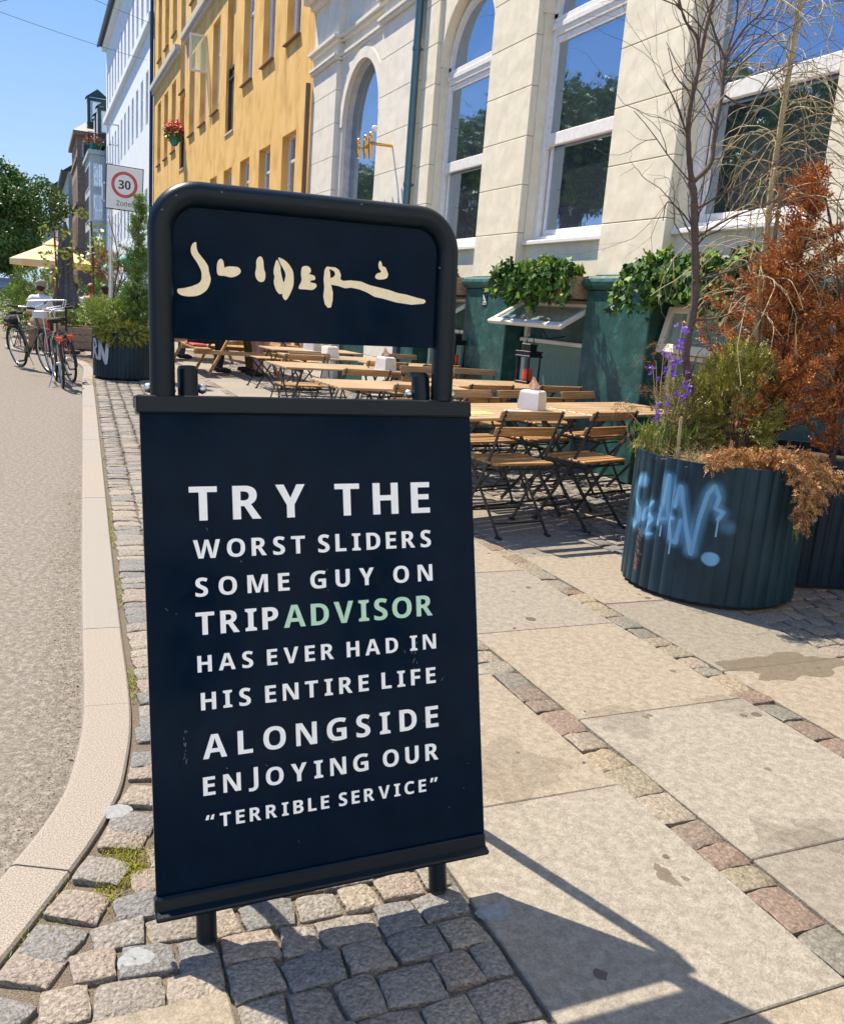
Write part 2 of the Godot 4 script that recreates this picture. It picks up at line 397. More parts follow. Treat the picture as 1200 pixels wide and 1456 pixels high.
	plain("cushion_red", srgb(0.35, 0.05, 0.04), 0.9)
	var lamp := plain("bulb_glow", srgb(1.0, 0.55, 0.12), 0.4)
	lamp.emission_enabled = true; lamp.emission = Color(1.0, 0.6, 0.15); lamp.emission_energy_multiplier = 2.0

# ---------------------------------------------------------------- kerb line
var kerb_out: Array = []   # Vector2(x, z), near to far, along the street edge of the kerb
var kerb_in: Array = []

func kerb_path() -> void:
	var raw := [[-3.2, -0.5], [-1.9, -0.75], [-1.1, -0.98], [-0.6, -1.3], [-0.32, -1.62], [-0.10, -2.0], [0.017, -2.259], [0.066, -2.453], [0.111, -2.81], [0.141, -3.546], [0.18, -4.476], [0.254, -6.1], [0.404, -9.4], [0.595, -13.73], [0.70, -16.2], [0.448, -17.9], [-0.525, -19.8], [-0.54, -25.0], [-0.48, -34.0], [-0.4, -60.0], [0.0, -130.0]]
	var cv := Curve2D.new()
	var pts := []
	for r in raw: pts.append(Vector2(r[0], r[1]))
	for i in pts.size():
		var a: Vector2 = pts[maxi(i - 1, 0)]; var b: Vector2 = pts[mini(i + 1, pts.size() - 1)]
		var d := (b - a).normalized()
		var li: float = (pts[i] - a).length() * 0.3; var lo: float = (b - pts[i]).length() * 0.3
		if i >= 14 and i <= 16: li *= 0.15; lo *= 0.15
		cv.add_point(pts[i], -d * li, d * lo)
	var total := cv.get_baked_length()
	var s := 0.0
	while s < total:
		kerb_out.append(cv.sample_baked(s, true))
		s += 0.06 if s < 8.0 else (0.25 if s < 30.0 else 2.0)
	for i in kerb_out.size():
		var a: Vector2 = kerb_out[maxi(i - 1, 0)]; var b: Vector2 = kerb_out[mini(i + 1, kerb_out.size() - 1)]
		var d := (b - a).normalized()
		kerb_in.append(kerb_out[i] + Vector2(-d.y, d.x) * 0.155)

func kerb_x(z: float) -> float:   # inner edge of the kerb at this z
	for i in kerb_in.size() - 1:
		var a: Vector2 = kerb_in[i]; var b: Vector2 = kerb_in[i + 1]
		if a.y >= z and b.y <= z and a.y != b.y: return lerpf(a.x, b.x, (z - a.y) / (b.y - a.y))
	return kerb_in[0].x

func kerb_at(z: float) -> Array:
	for i in kerb_in.size() - 1:
		var a: Vector2 = kerb_out[i]; var b: Vector2 = kerb_out[i + 1]
		if a.y >= z and b.y <= z and a.y != b.y:
			var f := (z - a.y) / (b.y - a.y)
			return [a.lerp(b, f), kerb_in[i].lerp(kerb_in[i + 1], f)]
	return [kerb_out[-1], kerb_in[-1]]

func at3(p: Vector2, y: float) -> Vector3: return Vector3(p.x, y, p.y)

func cobble_mesh(seed_: int, bulge: float) -> ArrayMesh:   # unit stone: x, z in -0.5..0.5, top about y = 0, foot at y = -1
	var r := RandomNumberGenerator.new()
	r.seed = seed_
	var nz := FastNoiseLite.new()
	nz.seed = seed_; nz.frequency = 1.6
	var N := 6
	var grid := []
	var skew := [r.randf_range(-0.07, 0.07), r.randf_range(-0.07, 0.07), r.randf_range(-0.06, 0.06), r.randf_range(-0.06, 0.06)]
	for j in N + 1:
		var row := []
		for i in N + 1:
			var steps := [-1.0, -0.92, -0.5, 0.0, 0.5, 0.92, 1.0]
			var u: float = steps[i]
			var w: float = steps[j]
			var k := maxf(absf(u), absf(w))
			var x := u; var z := w
			var rr := pow(pow(absf(u), 14.0) + pow(absf(w), 14.0), 1.0 / 14.0)
			if k > 0.0 and rr > 0.0: x *= lerpf(1.0, k / rr, 0.9); z *= lerpf(1.0, k / rr, 0.9)
			x *= 1.0 + skew[0] * w + nz.get_noise_2d(u * 2, w * 2 + 9) * 0.09
			z *= 1.0 + skew[1] * u + nz.get_noise_2d(u * 2 + 30, w * 2) * 0.09
			var y: float = -pow(rr, 14.0) * 0.1 - bulge * rr * rr + nz.get_noise_2d(u * 1.1 + 60, w * 1.1) * 0.09 + u * skew[2] + w * skew[3]
			row.append(Vector3(x * 0.5, y, z * 0.5))
		grid.append(row)
	var nrm := []
	for j in N + 1:
		var row := []
		for i in N + 1:
			var dx: Vector3 = grid[j][mini(i + 1, N)] - grid[j][maxi(i - 1, 0)]
			var dz: Vector3 = grid[mini(j + 1, N)][i] - grid[j - 1 if j > 0 else 0][i]
			var nn := dz.cross(dx)
			row.append(nn.normalized())
		nrm.append(row)
	var g := Geo.new()
	for j in N:
		for i in N:
			g.smooth(grid[j][i], grid[j + 1][i], grid[j + 1][i + 1], nrm[j][i], nrm[j + 1][i], nrm[j + 1][i + 1])
			g.smooth(grid[j][i], grid[j + 1][i + 1], grid[j][i + 1], nrm[j][i], nrm[j + 1][i + 1], nrm[j][i + 1])
	for i in N:
		for e in 4:
			var a: Vector3; var b: Vector3
			match e:
				0: a = grid[0][i + 1]; b = grid[0][i]
				1: a = grid[N][i]; b = grid[N][i + 1]
				2: a = grid[i][0]; b = grid[i + 1][0]
				3: a = grid[i + 1][N]; b = grid[i][N]
			g.quad(Vector3(a.x, -1, a.z), Vector3(b.x, -1, b.z), b, a)
	return g.mesh()

func lay(stones: Array, meshes: Array, key: String, kinds: int, called: String, parent: Node, most: int) -> void:
	# stones: [x, z, width, length, turn]; the first "most" become pieces of their own, the rest one joined part
	var joined := {}
	for i in stones.size():
		var s: Array = stones[i]
		var mi := rng.randi() % meshes.size()
		var k := rng.randi() % kinds
		var x := Transform3D(Basis(Vector3.UP, s[4] + (PI if rng.randf() < 0.5 else 0.0)).scaled_local(Vector3(s[2], 0.055, s[3])), Vector3(s[0], rf(-0.004, 0.003), s[1]))
		x.basis = Basis.from_euler(Vector3(rf(-0.03, 0.03), 0, rf(-0.03, 0.03))) * x.basis
		if i < most:
			var o := part(called, meshes[mi], mats["%s%d" % [key, k]], parent)
			o.transform = x
		else:
			if not joined.has(k): joined[k] = SurfaceTool.new()
			var st: SurfaceTool = joined[k]
			st.append_from(meshes[mi], 0, x)
	for k in joined:
		var o := part("far_" + called + "s", joined[k].commit(), mats["%s%d" % [key, k]], parent)
		o.set_meta("kind", "stuff")

func build_ground() -> void:
	kerb_path()
	var g := Geo.new()
	g.quad(Vector3(-400, -0.25, 60), Vector3(400, -0.25, 60), Vector3(400, -0.25, -900), Vector3(-400, -0.25, -900))
	structure("ground", g, mats.asphalt)
	# road
	g = Geo.new()
	for i in kerb_out.size() - 1:
		var a: Vector2 = kerb_out[i]; var b: Vector2 = kerb_out[i + 1]
		g.quad(Vector3(-45, -0.045, a.y), Vector3(a.x + 0.05, -0.045, a.y), Vector3(b.x + 0.05, -0.045, b.y), Vector3(-45, -0.045, b.y))
	g.quad(Vector3(-45, -0.045, 12), Vector3(6, -0.045, 12), Vector3(6, -0.045, kerb_out[0].y), Vector3(-45, -0.045, kerb_out[0].y))
	structure("road", g, mats.asphalt)
	# sand and grit washed up against the kerb, grain by grain
	var sand := Geo.new()
	for k in 15000:
		var i := rng.randi() % 150
		var a: Vector2 = kerb_out[i]; var b: Vector2 = kerb_out[i + 1]
		var d := (b - a).normalized()
		var c0 := a.lerp(b, rng.randf()) + Vector2(d.y, -d.x) * (absf(rng.randfn(0.0, 0.085)) + 0.004)
		var r := rf(0.0009, 0.0027)
		var q := at3(c0, -0.045)
		var t := TAU * rng.randf()
		var p0 := q + Vector3(cos(t), 0, sin(t)) * r * 1.5; var p1 := q + Vector3(cos(t + 2.1), 0, sin(t + 2.1)) * r * 1.2; var p2 := q + Vector3(cos(t + 4.2), 0, sin(t + 4.2)) * r * 1.4
		var top := q + Vector3(0, r * 0.8, 0)
		sand.tri(p1, p0, top); sand.tri(p2, p1, top); sand.tri(p0, p2, top)
	var so := structure("road_grit", sand, mats.road_sand)
	so.set_meta("kind", "stuff")
	tag(so, "sandy brown grit lying on the road along the kerb", "grit")
	var lit := Geo.new()
	for k in 90:
		var i := 22 + rng.randi() % 120
		var a: Vector2 = kerb_out[i]; var b: Vector2 = kerb_out[i + 1]
		var d := (b - a).normalized()
		var p := a + Vector2(d.y, -d.x) * absf(rng.randfn(0.02, 0.06))
		lit.leaf(at3(p, -0.041), Vector3(rf(-1, 1), rf(-0.1, 0.3), rf(-1, 1)).normalized(), Vector3.UP, rf(0.008, 0.024), rf(0.005, 0.012))
	var lo := structure("leaf_litter", lit, mats.sill_brown)
	lo.set_meta("kind", "stuff")
	tag(lo, "small dead leaves scattered in the gutter beside the kerb", "leaf litter")
	# kerb stones
	var kerb := Node3D.new()
	kerb.name = "kerb"; add_child(kerb)
	kerb.set_meta("kind", "structure")
	var joints := [-0.62, -1.02, -2.03, -2.84, -3.55, -4.75, -5.95, -7.15, -8.3, -9.5, -10.7, -11.9, -13.1, -14.3, -15.4, -16.2, -17.0, -18.0, -19.0, -19.8, -22.0, -25.0, -28.0, -31.0, -34.0, -40.0, -50.0, -60.0, -80.0, -125.0]
	for k in joints.size() - 1:
		var list := [kerb_at(joints[k] - 0.0015)]
		for i in kerb_out.size():
			if kerb_out[i].y < joints[k] - 0.01 and kerb_out[i].y > joints[k + 1] + 0.01: list.append([kerb_out[i], kerb_in[i]])
		list.append(kerb_at(joints[k + 1] + 0.0015))
		g = Geo.new()
		var dy := rf(-0.0012, 0.0012)
		var prof := [[0.004, -0.14], [0.004, -0.014], [0.009, -0.005], [0.02, 0.0], [0.146, 0.0], [0.152, -0.006], [0.153, -0.14]]
		for q in list.size() - 1:
			for e in prof.size() - 1:
				var c := []
				for w in [[q, e], [q, e + 1], [q + 1, e + 1], [q + 1, e]]:
					var pq: Array = list[w[0]]
					c.append(at3(pq[0].lerp(pq[1], prof[w[1]][0] / 0.155), prof[w[1]][1] + dy))
				g.quad(c[0], c[1], c[2], c[3])
		for e in [0, list.size() - 1]:
			var pq: Array = list[e]
			var c := []
			for w in prof: c.append(at3(pq[0].lerp(pq[1], w[0] / 0.155), w[1] + dy))
			for w in range(1, prof.size() - 1):
				if e == 0: g.tri(c[0], c[w + 1], c[w])
				else: g.tri(c[0], c[w], c[w + 1])
		part("kerb_stone", g, mats.granite_kerb if k in [1, 2, 3, 6, 9] or k % 3 == 0 else mats.granite_kerb_grey, kerb)
	# bed of sand under slabs and setts
	g = Geo.new()
	for i in kerb_in.size() - 1:
		var a: Vector2 = kerb_in[i]; var b: Vector2 = kerb_in[i + 1]
		if a.y <= b.y: continue
		g.quad(Vector3(a.x - 0.01, -0.016, a.y), Vector3(5.2, -0.016, a.y), Vector3(5.2, -0.016, b.y), Vector3(b.x - 0.01, -0.016, b.y))
	structure("pavement_bed", g, mats.joint)
	var walk := Node3D.new()
	walk.name = "pavement"; add_child(walk)
	walk.set_meta("kind", "structure")
	# concrete slabs
	var cols := [[0.912, 1.582, -1.095, 0.842], [1.704, 2.436, -1.514, 0.832], [2.553, 3.2, -1.74, 0.84]]
	for ci in 3:
		var c: Array = cols[ci]
		for k in range(-1, 26):
			var z1: float = c[2] - k * c[3]
			var z0: float = z1 - c[3]
			if z1 > -0.1 or z0 < -22.0: continue
			var x0: float = c[0]
			if ci == 0: x0 = maxf(c[0], maxf(kerb_x(z1), kerb_x(z0)) + 0.625)
			if c[1] - x0 < 0.15: continue
			g = Geo.new()
			g.box(Transform3D(Basis.IDENTITY, Vector3((x0 + c[1]) / 2, 0, (z0 + z1) / 2)) * Transform3D(Basis.from_euler(Vector3(rf(-0.002, 0.002), 0, rf(-0.002, 0.002))), Vector3(0, -0.031 + rf(-0.001, 0.001), 0)), Vector3(c[1] - x0 - 0.003, 0.062, c[3] - 0.0035), 0.003)
			part("slab", g, mats["slab%d" % (rng.randi() % 4)], walk)
	g = Geo.new()
	g.block(Vector3(-0.6, -0.062, -1.485), Vector3(0.325, 0.0, -0.9), 0.005)
	part("slab", g, mats.slab2, walk)
	for z in [-22.0, -30.0, -40.0, -60.0, -85.0]:
		g = Geo.new()
		g.block(Vector3(-0.32, -0.062, z - 8.0 if z > -40 else z - 20.0), Vector3(4.7, 0.0, z - 0.01), 0.005)
		part("slab", g, mats.slab1, walk)
	# setts between the slab rows
	var meshes := []
	for i in 7: meshes.append(cobble_mesh(300 + i, 0.0))
	var round_meshes := []
	for i in 9: round_meshes.append(cobble_mesh(400 + i, 0.012))
	for sx in [[1.582, 1.704], [2.436, 2.553]]:
		var stones := []
		var z := -0.55
		while z > -16.0:
			var l := rf(0.085, 0.165)
			stones.append([(sx[0] + sx[1]) / 2 + rf(-0.003, 0.003), z - l / 2, sx[1] - sx[0] - rf(0.003, 0.014), l - rf(0.002, 0.008), rf(-0.04, 0.04)])
			z -= l + 0.003
		var holder := Node3D.new()
		holder.name = numbered("sett_strip"); add_child(holder)
		holder.set_meta("kind", "structure")
		lay(stones, meshes, "strip", 7, "sett", holder, 300)
	# cobbles beside the kerb
	var near_ := []; var far_ := []
	# a first course that follows the bend of the kerb
	var walked := 0.0
	for i in range(1, kerb_in.size()):
		var a: Vector2 = kerb_in[i - 1]; var b: Vector2 = kerb_in[i]
		if b.y > -1.49 or b.y < -2.68: continue
		walked += a.distance_to(b)
		if walked >= 0.108:
			walked -= 0.108
			var d := (b - a).normalized()
			var c := b + Vector2(-d.y, d.x) * 0.066
			near_.append([c.x, c.y, rf(0.108, 0.12), rf(0.094, 0.104), atan2(-d.x, -d.y) + rf(-0.08, 0.08)])
	var z := -0.95
	while z > -2.62:
		var l := rf(0.088, 0.118)
		if z > -1.49 and z - l < -1.44: l = z + 1.49
		var x0 := kerb_x(z - l / 2) + 0.006
		if z <= -1.485:
			var ka: Array = kerb_at(z - l / 2 + 0.1); var kb: Array = kerb_at(z - l / 2 - 0.1)
			var kd: Vector2 = (kb[1] - ka[1]).normalized()
			x0 += 0.126 / maxf(0.5, absf(kd.y))
		if z > -1.485: x0 = maxf(x0, 0.332)
		var x := x0
		while x < 0.9:
			var w := rf(0.085, 0.135)
			if x + w > 0.84: w = 0.904 - x
			if w > 0.03:
				var zz := z - l / 2 + 0.05 * sin(x * 3.0) + rf(-0.006, 0.006)
				near_.append([x + w / 2, zz, w - rf(0.003, 0.011), l - rf(0.003, 0.011), rf(-0.08, 0.08)])
			x += w
		z -= l
	z = -2.63
	while z > -13.75:
		var l := rf(0.075, 0.115)
		var x0 := kerb_x(z - l / 2) + 0.02
		for k in 4:
			var w := 0.15
			far_.append([x0 + 0.15 * k + 0.075 + rf(-0.006, 0.006), z - l / 2 + rf(-0.004, 0.004) + 0.03 * (k % 2), w - rf(0.004, 0.014), l - rf(0.003, 0.009), rf(-0.05, 0.05)])
		z -= l
	var cob := Node3D.new()
	cob.name = "cobbles"; add_child(cob)
	cob.set_meta("kind", "structure")
	lay(near_ + far_, round_meshes, "sett", 7, "cobble", cob, 300)
	# cobbles under the cafe tables, up to the house
	var cafe := []
	z = -1.4
	while z > -19.5:
		var l := rf(0.1, 0.135)
		var x := 3.21
		while x < 4.72:
			var w := rf(0.1, 0.15)
			cafe.append([x + w / 2, z - l / 2 + rf(-0.01, 0.01), w - 0.012, l - 0.012, rf(-0.1, 0.1)])
			x += w
		z -= l
	var cob2 := Node3D.new()
	cob2.name = "cobbles_by_house"; add_child(cob2)
	cob2.set_meta("kind", "structure")
	lay(cafe, meshes, "sett", 7, "cobble", cob2, 300)
	# pale paint marks, chewing gum, water stain
	for m in [[0.172, -2.19, 0.03], [0.165, -1.625, 0.034], [0.945, -1.53, 0.033], [0.255, -1.93, 0.018]]:
		g = Geo.new()
		var ring := []; var inner := []
		for q in 14:
			var an := TAU * q / 14
			var rr := rf(0.85, 1.15)
			ring.append(Vector3(m[0] + cos(an) * m[2] * rr * 1.25, -0.004, m[1] + sin(an) * m[2] * rr))
			inner.append(Vector3(m[0] + cos(an) * m[2] * rr * 0.95, 0.005, m[1] + sin(an) * m[2] * rr * 0.75))
		for q in 14:
			var U := Vector3.UP
			g.smooth(Vector3(m[0], 0.006, m[1]), inner[(q + 1) % 14], inner[q], U, U, U)
			g.smooth(inner[q], inner[(q + 1) % 14], ring[(q + 1) % 14], U, U, U); g.smooth(inner[q], ring[(q + 1) % 14], ring[q], U, U, U)
		part("paint_mark", g, mats.pale_paint, cob)
	for k in 75:
		var p := Vector2(rf(0.95, 3.1), rf(-1.1, -6.0))
		if (p.x > 1.55 and p.x < 1.74) or (p.x > 2.4 and p.x < 2.58): continue
		g = Geo.new()
		var rad := rf(0.006, 0.017) if k > 5 else rf(0.018, 0.028)
		var ring := []
		for q in 9:
			var an := TAU * q / 9
			ring.append(Vector3(p.x + cos(an) * rad * rf(0.7, 1.2), 0.0011, p.y + sin(an) * rad * rf(0.7, 1.2)))
		for q in 9: g.tri(Vector3(p.x, 0.0018, p.y), ring[(q + 1) % 9], ring[q])
		part("gum_spot", g, mats.gum if k % 3 else mats.stain, walk)
	var wnz := FastNoiseLite.new()
	wnz.frequency = 1.1; wnz.fractal_octaves = 4
	for q in [[2.9, 2.56, 0.29, 0.13, 1.1], [1.43, 1.53, 0.02, 0.045, 0.9], [1.47, 1.5, 0.009, 0.011, 0.8]]:
		g = Geo.new()
		var wet := PackedVector2Array()
		for k in 48:
			var an := TAU * k / 48
			var f := 1.0 + 0.6 * wnz.get_noise_2d(cos(an) * q[4], sin(an) * q[4] + q[0] * 40)
			wet.append(Vector2(q[0] + cos(an) * q[2] * f, q[1] + sin(an) * q[3] * f))
		for k in 48:
			var a: Vector2 = wet[k]; var b: Vector2 = wet[(k + 1) % 48]
			g.tri(Vector3(q[0], 0.0016, -q[1]), Vector3(a.x, 0.0012, -a.y), Vector3(b.x, 0.0012, -b.y))
		part("water_stain", g, mats.stain, walk)
	# faint old spills, each with its own outline
	for k in 26:
		var q := [rf(0.98, 3.1), rf(1.2, 6.0)]
		var rx := rf(0.03, 0.2); var rz := rx * rf(0.4, 1.1)
		var off := rf(0, 90)
		g = Geo.new()
		var ring := []
		for w in 40:
			var an := TAU * w / 40
			var f := 1.0 + 0.7 * wnz.get_noise_2d(cos(an) + off, sin(an) + off)
			ring.append(Vector3(q[0] + cos(an) * rx * f, 0.0009 + 0.00002 * k, -q[1] - sin(an) * rz * f))
		for w in 40: g.tri(Vector3(q[0], 0.001 + 0.00002 * k, -q[1]), ring[w], ring[(w + 1) % 40])
		part("faint_spill", g, mats.faint_stain, walk)
	# moss in the joints
	g = Geo.new()
	g.colored = true
	for spot in [[0.17, -1.98, 0.05, 700], [0.21, -1.9, 0.045, 600], [0.235, -1.84, 0.035, 350], [0.12, -1.86, 0.03, 180], [0.30, -3.0, 0.03, 120], [0.33, -5.0, 0.04, 150], [0.72, -6.6, 0.04, 150], [0.5, -7.4, 0.05, 180], [0.69, -11.3, 0.06, 150], [0.8, -13.4, 0.12, 400], [0.02, -1.75, 0.02, 90]]:
		for k in spot[3] * 2:
			var p := Vector3(spot[0] + rng.randfn(0, spot[2] * 0.6), -0.012 + rf(0.0, 0.007), spot[1] + rng.randfn(0, spot[2] * 0.9))
			g.tint = Color(rf(0.2, 0.38), rf(0.22, 0.36), rf(0.015, 0.045))
			g.leaf(p, Vector3(rf(-1, 1), rf(0.6, 1.6), rf(-1, 1)).normalized(), Vector3.RIGHT, rf(0.005, 0.011), rf(0.003, 0.006))
	var mnz := FastNoiseLite.new()
	for k in 1600:
		var i := 20 + rng.randi() % 110
		var b: Vector2 = kerb_in[i]
		if mnz.get_noise_2d(b.y * 90.0, 3.0) < 0.08: continue
		g.tint = Color(rf(0.2, 0.4), rf(0.26, 0.4), rf(0.02, 0.06))
		g.leaf(Vector3(b.x + rf(-0.002, 0.014), -0.01, b.y + rf(-0.03, 0.03)), Vector3(rf(-1, 1), rf(0.6, 1.6), rf(-1, 1)).normalized(), Vector3.RIGHT, rf(0.008, 0.018), 0.006)
	var mo := part("moss", g, mats.moss, self)
	mo.set_meta("kind", "stuff")
	tag(mo, "yellow green moss growing between the cobbles by the kerb", "moss")

# ---------------------------------------------------------------- houses
func wpart(called: String, g, m: Material, root: Node3D) -> MeshInstance3D:   # geometry in world coordinates under a thing that stands at its base
	return part(called, g, m, root, -root.position)

func pilaster(root: Node3D, z0: float, z1: float, x0: float, ys: Array, m: Material) -> void:
	var g := Geo.new()
	g.block(Vector3(x0 + 0.012, ys[0], z0 + 0.012), Vector3(5.2, ys[-1], z1 - 0.012))
	var p := wpart("pilaster", g, mats.joint_grey, root)
	for i in ys.size() - 1:
		g = Geo.new()
		g.block(Vector3(x0, ys[i] + 0.003, z0), Vector3(5.19, ys[i + 1] - 0.003, z1), 0.005)
		part("block", g, m, p)

func arch_points(zm: float, y: float, r: float, n := 20) -> Array:
	var o := []
	for i in n + 1:
		var a := PI * i / n
		o.append(Vector2(zm + cos(a) * r, y + sin(a) * r))
	return o

# polygon in (z, y), made solid from x0 to x1
func zy_solid(g: Geo, poly: Array, x0: float, x1: float) -> void:
	var pk := PackedVector2Array()
	for p in poly: pk.append(Vector2(-p.x, p.y))
	# local x -> -z, y -> y, local z -> -x  (so that the outward cap looks to the street)
	g.extrude(pk, x1 - x0, Transform3D(Basis(Vector3(0, 0, -1), Vector3(0, 1, 0), Vector3(1, 0, 0)), Vector3(x0, 0, 0)), true)

func arch_band(g: Geo, zm: float, y: float, r0: float, r1: float, x0: float, x1: float, n := 20) -> void:
	var a := arch_points(zm, y, r0, n); var b := arch_points(zm, y, r1, n)
	for i in n:
		var q := [a[i], a[i + 1], b[i + 1], b[i]]
		g.facing(Vector3(x0, q[0].y, q[0].x), Vector3(x0, q[1].y, q[1].x), Vector3(x0, q[2].y, q[2].x), Vector3(x0, q[3].y, q[3].x), Vector3.LEFT)
		var mid := Vector3(0, y, zm)
		var inn := mid - Vector3(0, q[0].y, q[0].x)
		g.facing(Vector3(x0, q[0].y, q[0].x), Vector3(x0, q[1].y, q[1].x), Vector3(x1, q[1].y, q[1].x), Vector3(x1, q[0].y, q[0].x), inn)
		g.facing(Vector3(x0, q[2].y, q[2].x), Vector3(x0, q[3].y, q[3].x), Vector3(x1, q[3].y, q[3].x), Vector3(x1, q[2].y, q[2].x), -inn)

func cafe_window(root: Node3D, z0: float, z1: float) -> void:
	var zm := (z0 + z1) / 2
	var hw := (z1 - z0) / 2
	var spring := 4.42
	# wall over the arch
	var g := Geo.new()
	var poly := [Vector2(z0, 6.2), Vector2(z0, spring)]
	var ap := arch_points(zm, spring, hw - 0.035)
	ap.reverse()
	poly += ap
	poly += [Vector2(z1, spring), Vector2(z1, 6.2)]
	zy_solid(g, poly, 4.83, 5.0)
	wpart("arch_wall", g, mats.cream, root)
	# splayed moulding either side of the opening
	for s in [z0 + 0.0175, z1 - 0.0175]:
		g = Geo.new()
		g.block(Vector3(4.86, 2.15, s - 0.0175), Vector3(5.0, spring, s + 0.0175), 0.006)
		wpart("reveal_moulding", g, mats.cream, root)
	g = Geo.new()
	g.block(Vector3(4.9, 1.7, z0), Vector3(5.15, 2.12, z1))
	wpart("spandrel", g, mats.cream, root)
	g = Geo.new()
	g.block(Vector3(4.845, 2.12, z0), Vector3(5.1, 2.165, z1), 0.008)
	wpart("window_sill", g, mats.frame_white, root)
	# frame
	g = Geo.new()
	var a := z0 + 0.036; var b := z1 - 0.036
	g.block(Vector3(4.955, 2.166, a), Vector3(5.06, spring, a + 0.075), 0.004)
	g.block(Vector3(4.955, 2.166, b - 0.075), Vector3(5.06, spring, b), 0.004)
	g.block(Vector3(4.955, 2.166, a + 0.076), Vector3(5.06, 2.215, b - 0.076), 0.004)
	g.block(Vector3(4.94, 4.19, a + 0.076), Vector3(5.06, 4.37, b - 0.076), 0.006)
	g.block(Vector3(4.925, 4.25, a + 0.03), Vector3(4.945, 4.31, b - 0.03), 0.006)
	arch_band(g, zm, 4.37, hw - 0.115, hw - 0.036, 4.955, 5.06)
	var fr := wpart("window", g, mats.frame_white, root)
	# upper sash, set in the front of the frame
	g = Geo.new()
	a += 0.077; b -= 0.077
	for q in [[a, a + 0.05], [b - 0.05, b]]: g.block(Vector3(4.965, 3.1, q[0]), Vector3(5.0, 4.188, q[1]), 0.003)
	g.block(Vector3(4.96, 4.12, a + 0.05), Vector3(5.0, 4.187, b - 0.05), 0.003)
	g.block(Vector3(4.95, 3.12, a + 0.05), Vector3(5.0, 3.245, b - 0.05), 0.006)
	part("upper_sash", g, mats.frame_white, fr)
	g = Geo.new()
	g.block(Vector3(4.98, 3.23, a + 0.045), Vector3(4.986, 4.13, b - 0.045))
	part("pane", g, mats.pane, fr)
	# lower sash, further back, with a dark runner beside it
	g = Geo.new()
	for q in [[a + 0.022, a + 0.07], [b - 0.07, b - 0.022]]: g.block(Vector3(5.01, 2.216, q[0]), Vector3(5.045, 3.16, q[1]), 0.003)
	g.block(Vector3(5.005, 2.216, a + 0.07), Vector3(5.045, 2.285, b - 0.07), 0.004)
	part("lower_sash", g, mats.frame_white, fr)
	g = Geo.new()
	g.block(Vector3(5.02, 2.216, a), Vector3(5.05, 3.12, a + 0.021))
	part("sash_runner", g, mats.frame_dark, fr)
	g = Geo.new()
	g.block(Vector3(5.02, 2.216, b - 0.021), Vector3(5.05, 3.12, b))
	part("sash_runner", g, mats.frame_dark, fr)
	g = Geo.new()
	g.block(Vector3(5.026, 2.27, a + 0.065), Vector3(5.032, 3.15, b - 0.065))
	part("pane", g, mats.pane, fr)
	g = Geo.new()
	var disc := arch_points(zm, 4.37, hw - 0.11)
	zy_solid(g, disc, 5.0, 5.006)
	part("fanlight_pane", g, mats.pane, fr)
	# curtain drawn to the far side of the window
	g = Geo.new()
	var n := 22
	for i in n:
		var s := a + 0.03 + 0.2 * i / n; var e := a + 0.03 + 0.2 * (i + 1) / n
		var xs := 5.16 + 0.025 * sin(i * 1.3); var xe := 5.16 + 0.025 * sin((i + 1) * 1.3)
		g.quad(Vector3(xs, 2.2, s), Vector3(xe, 2.2, e), Vector3(xe, 4.5, e), Vector3(xs, 4.5, s))
	part("curtain", g, mats.curtain, fr)

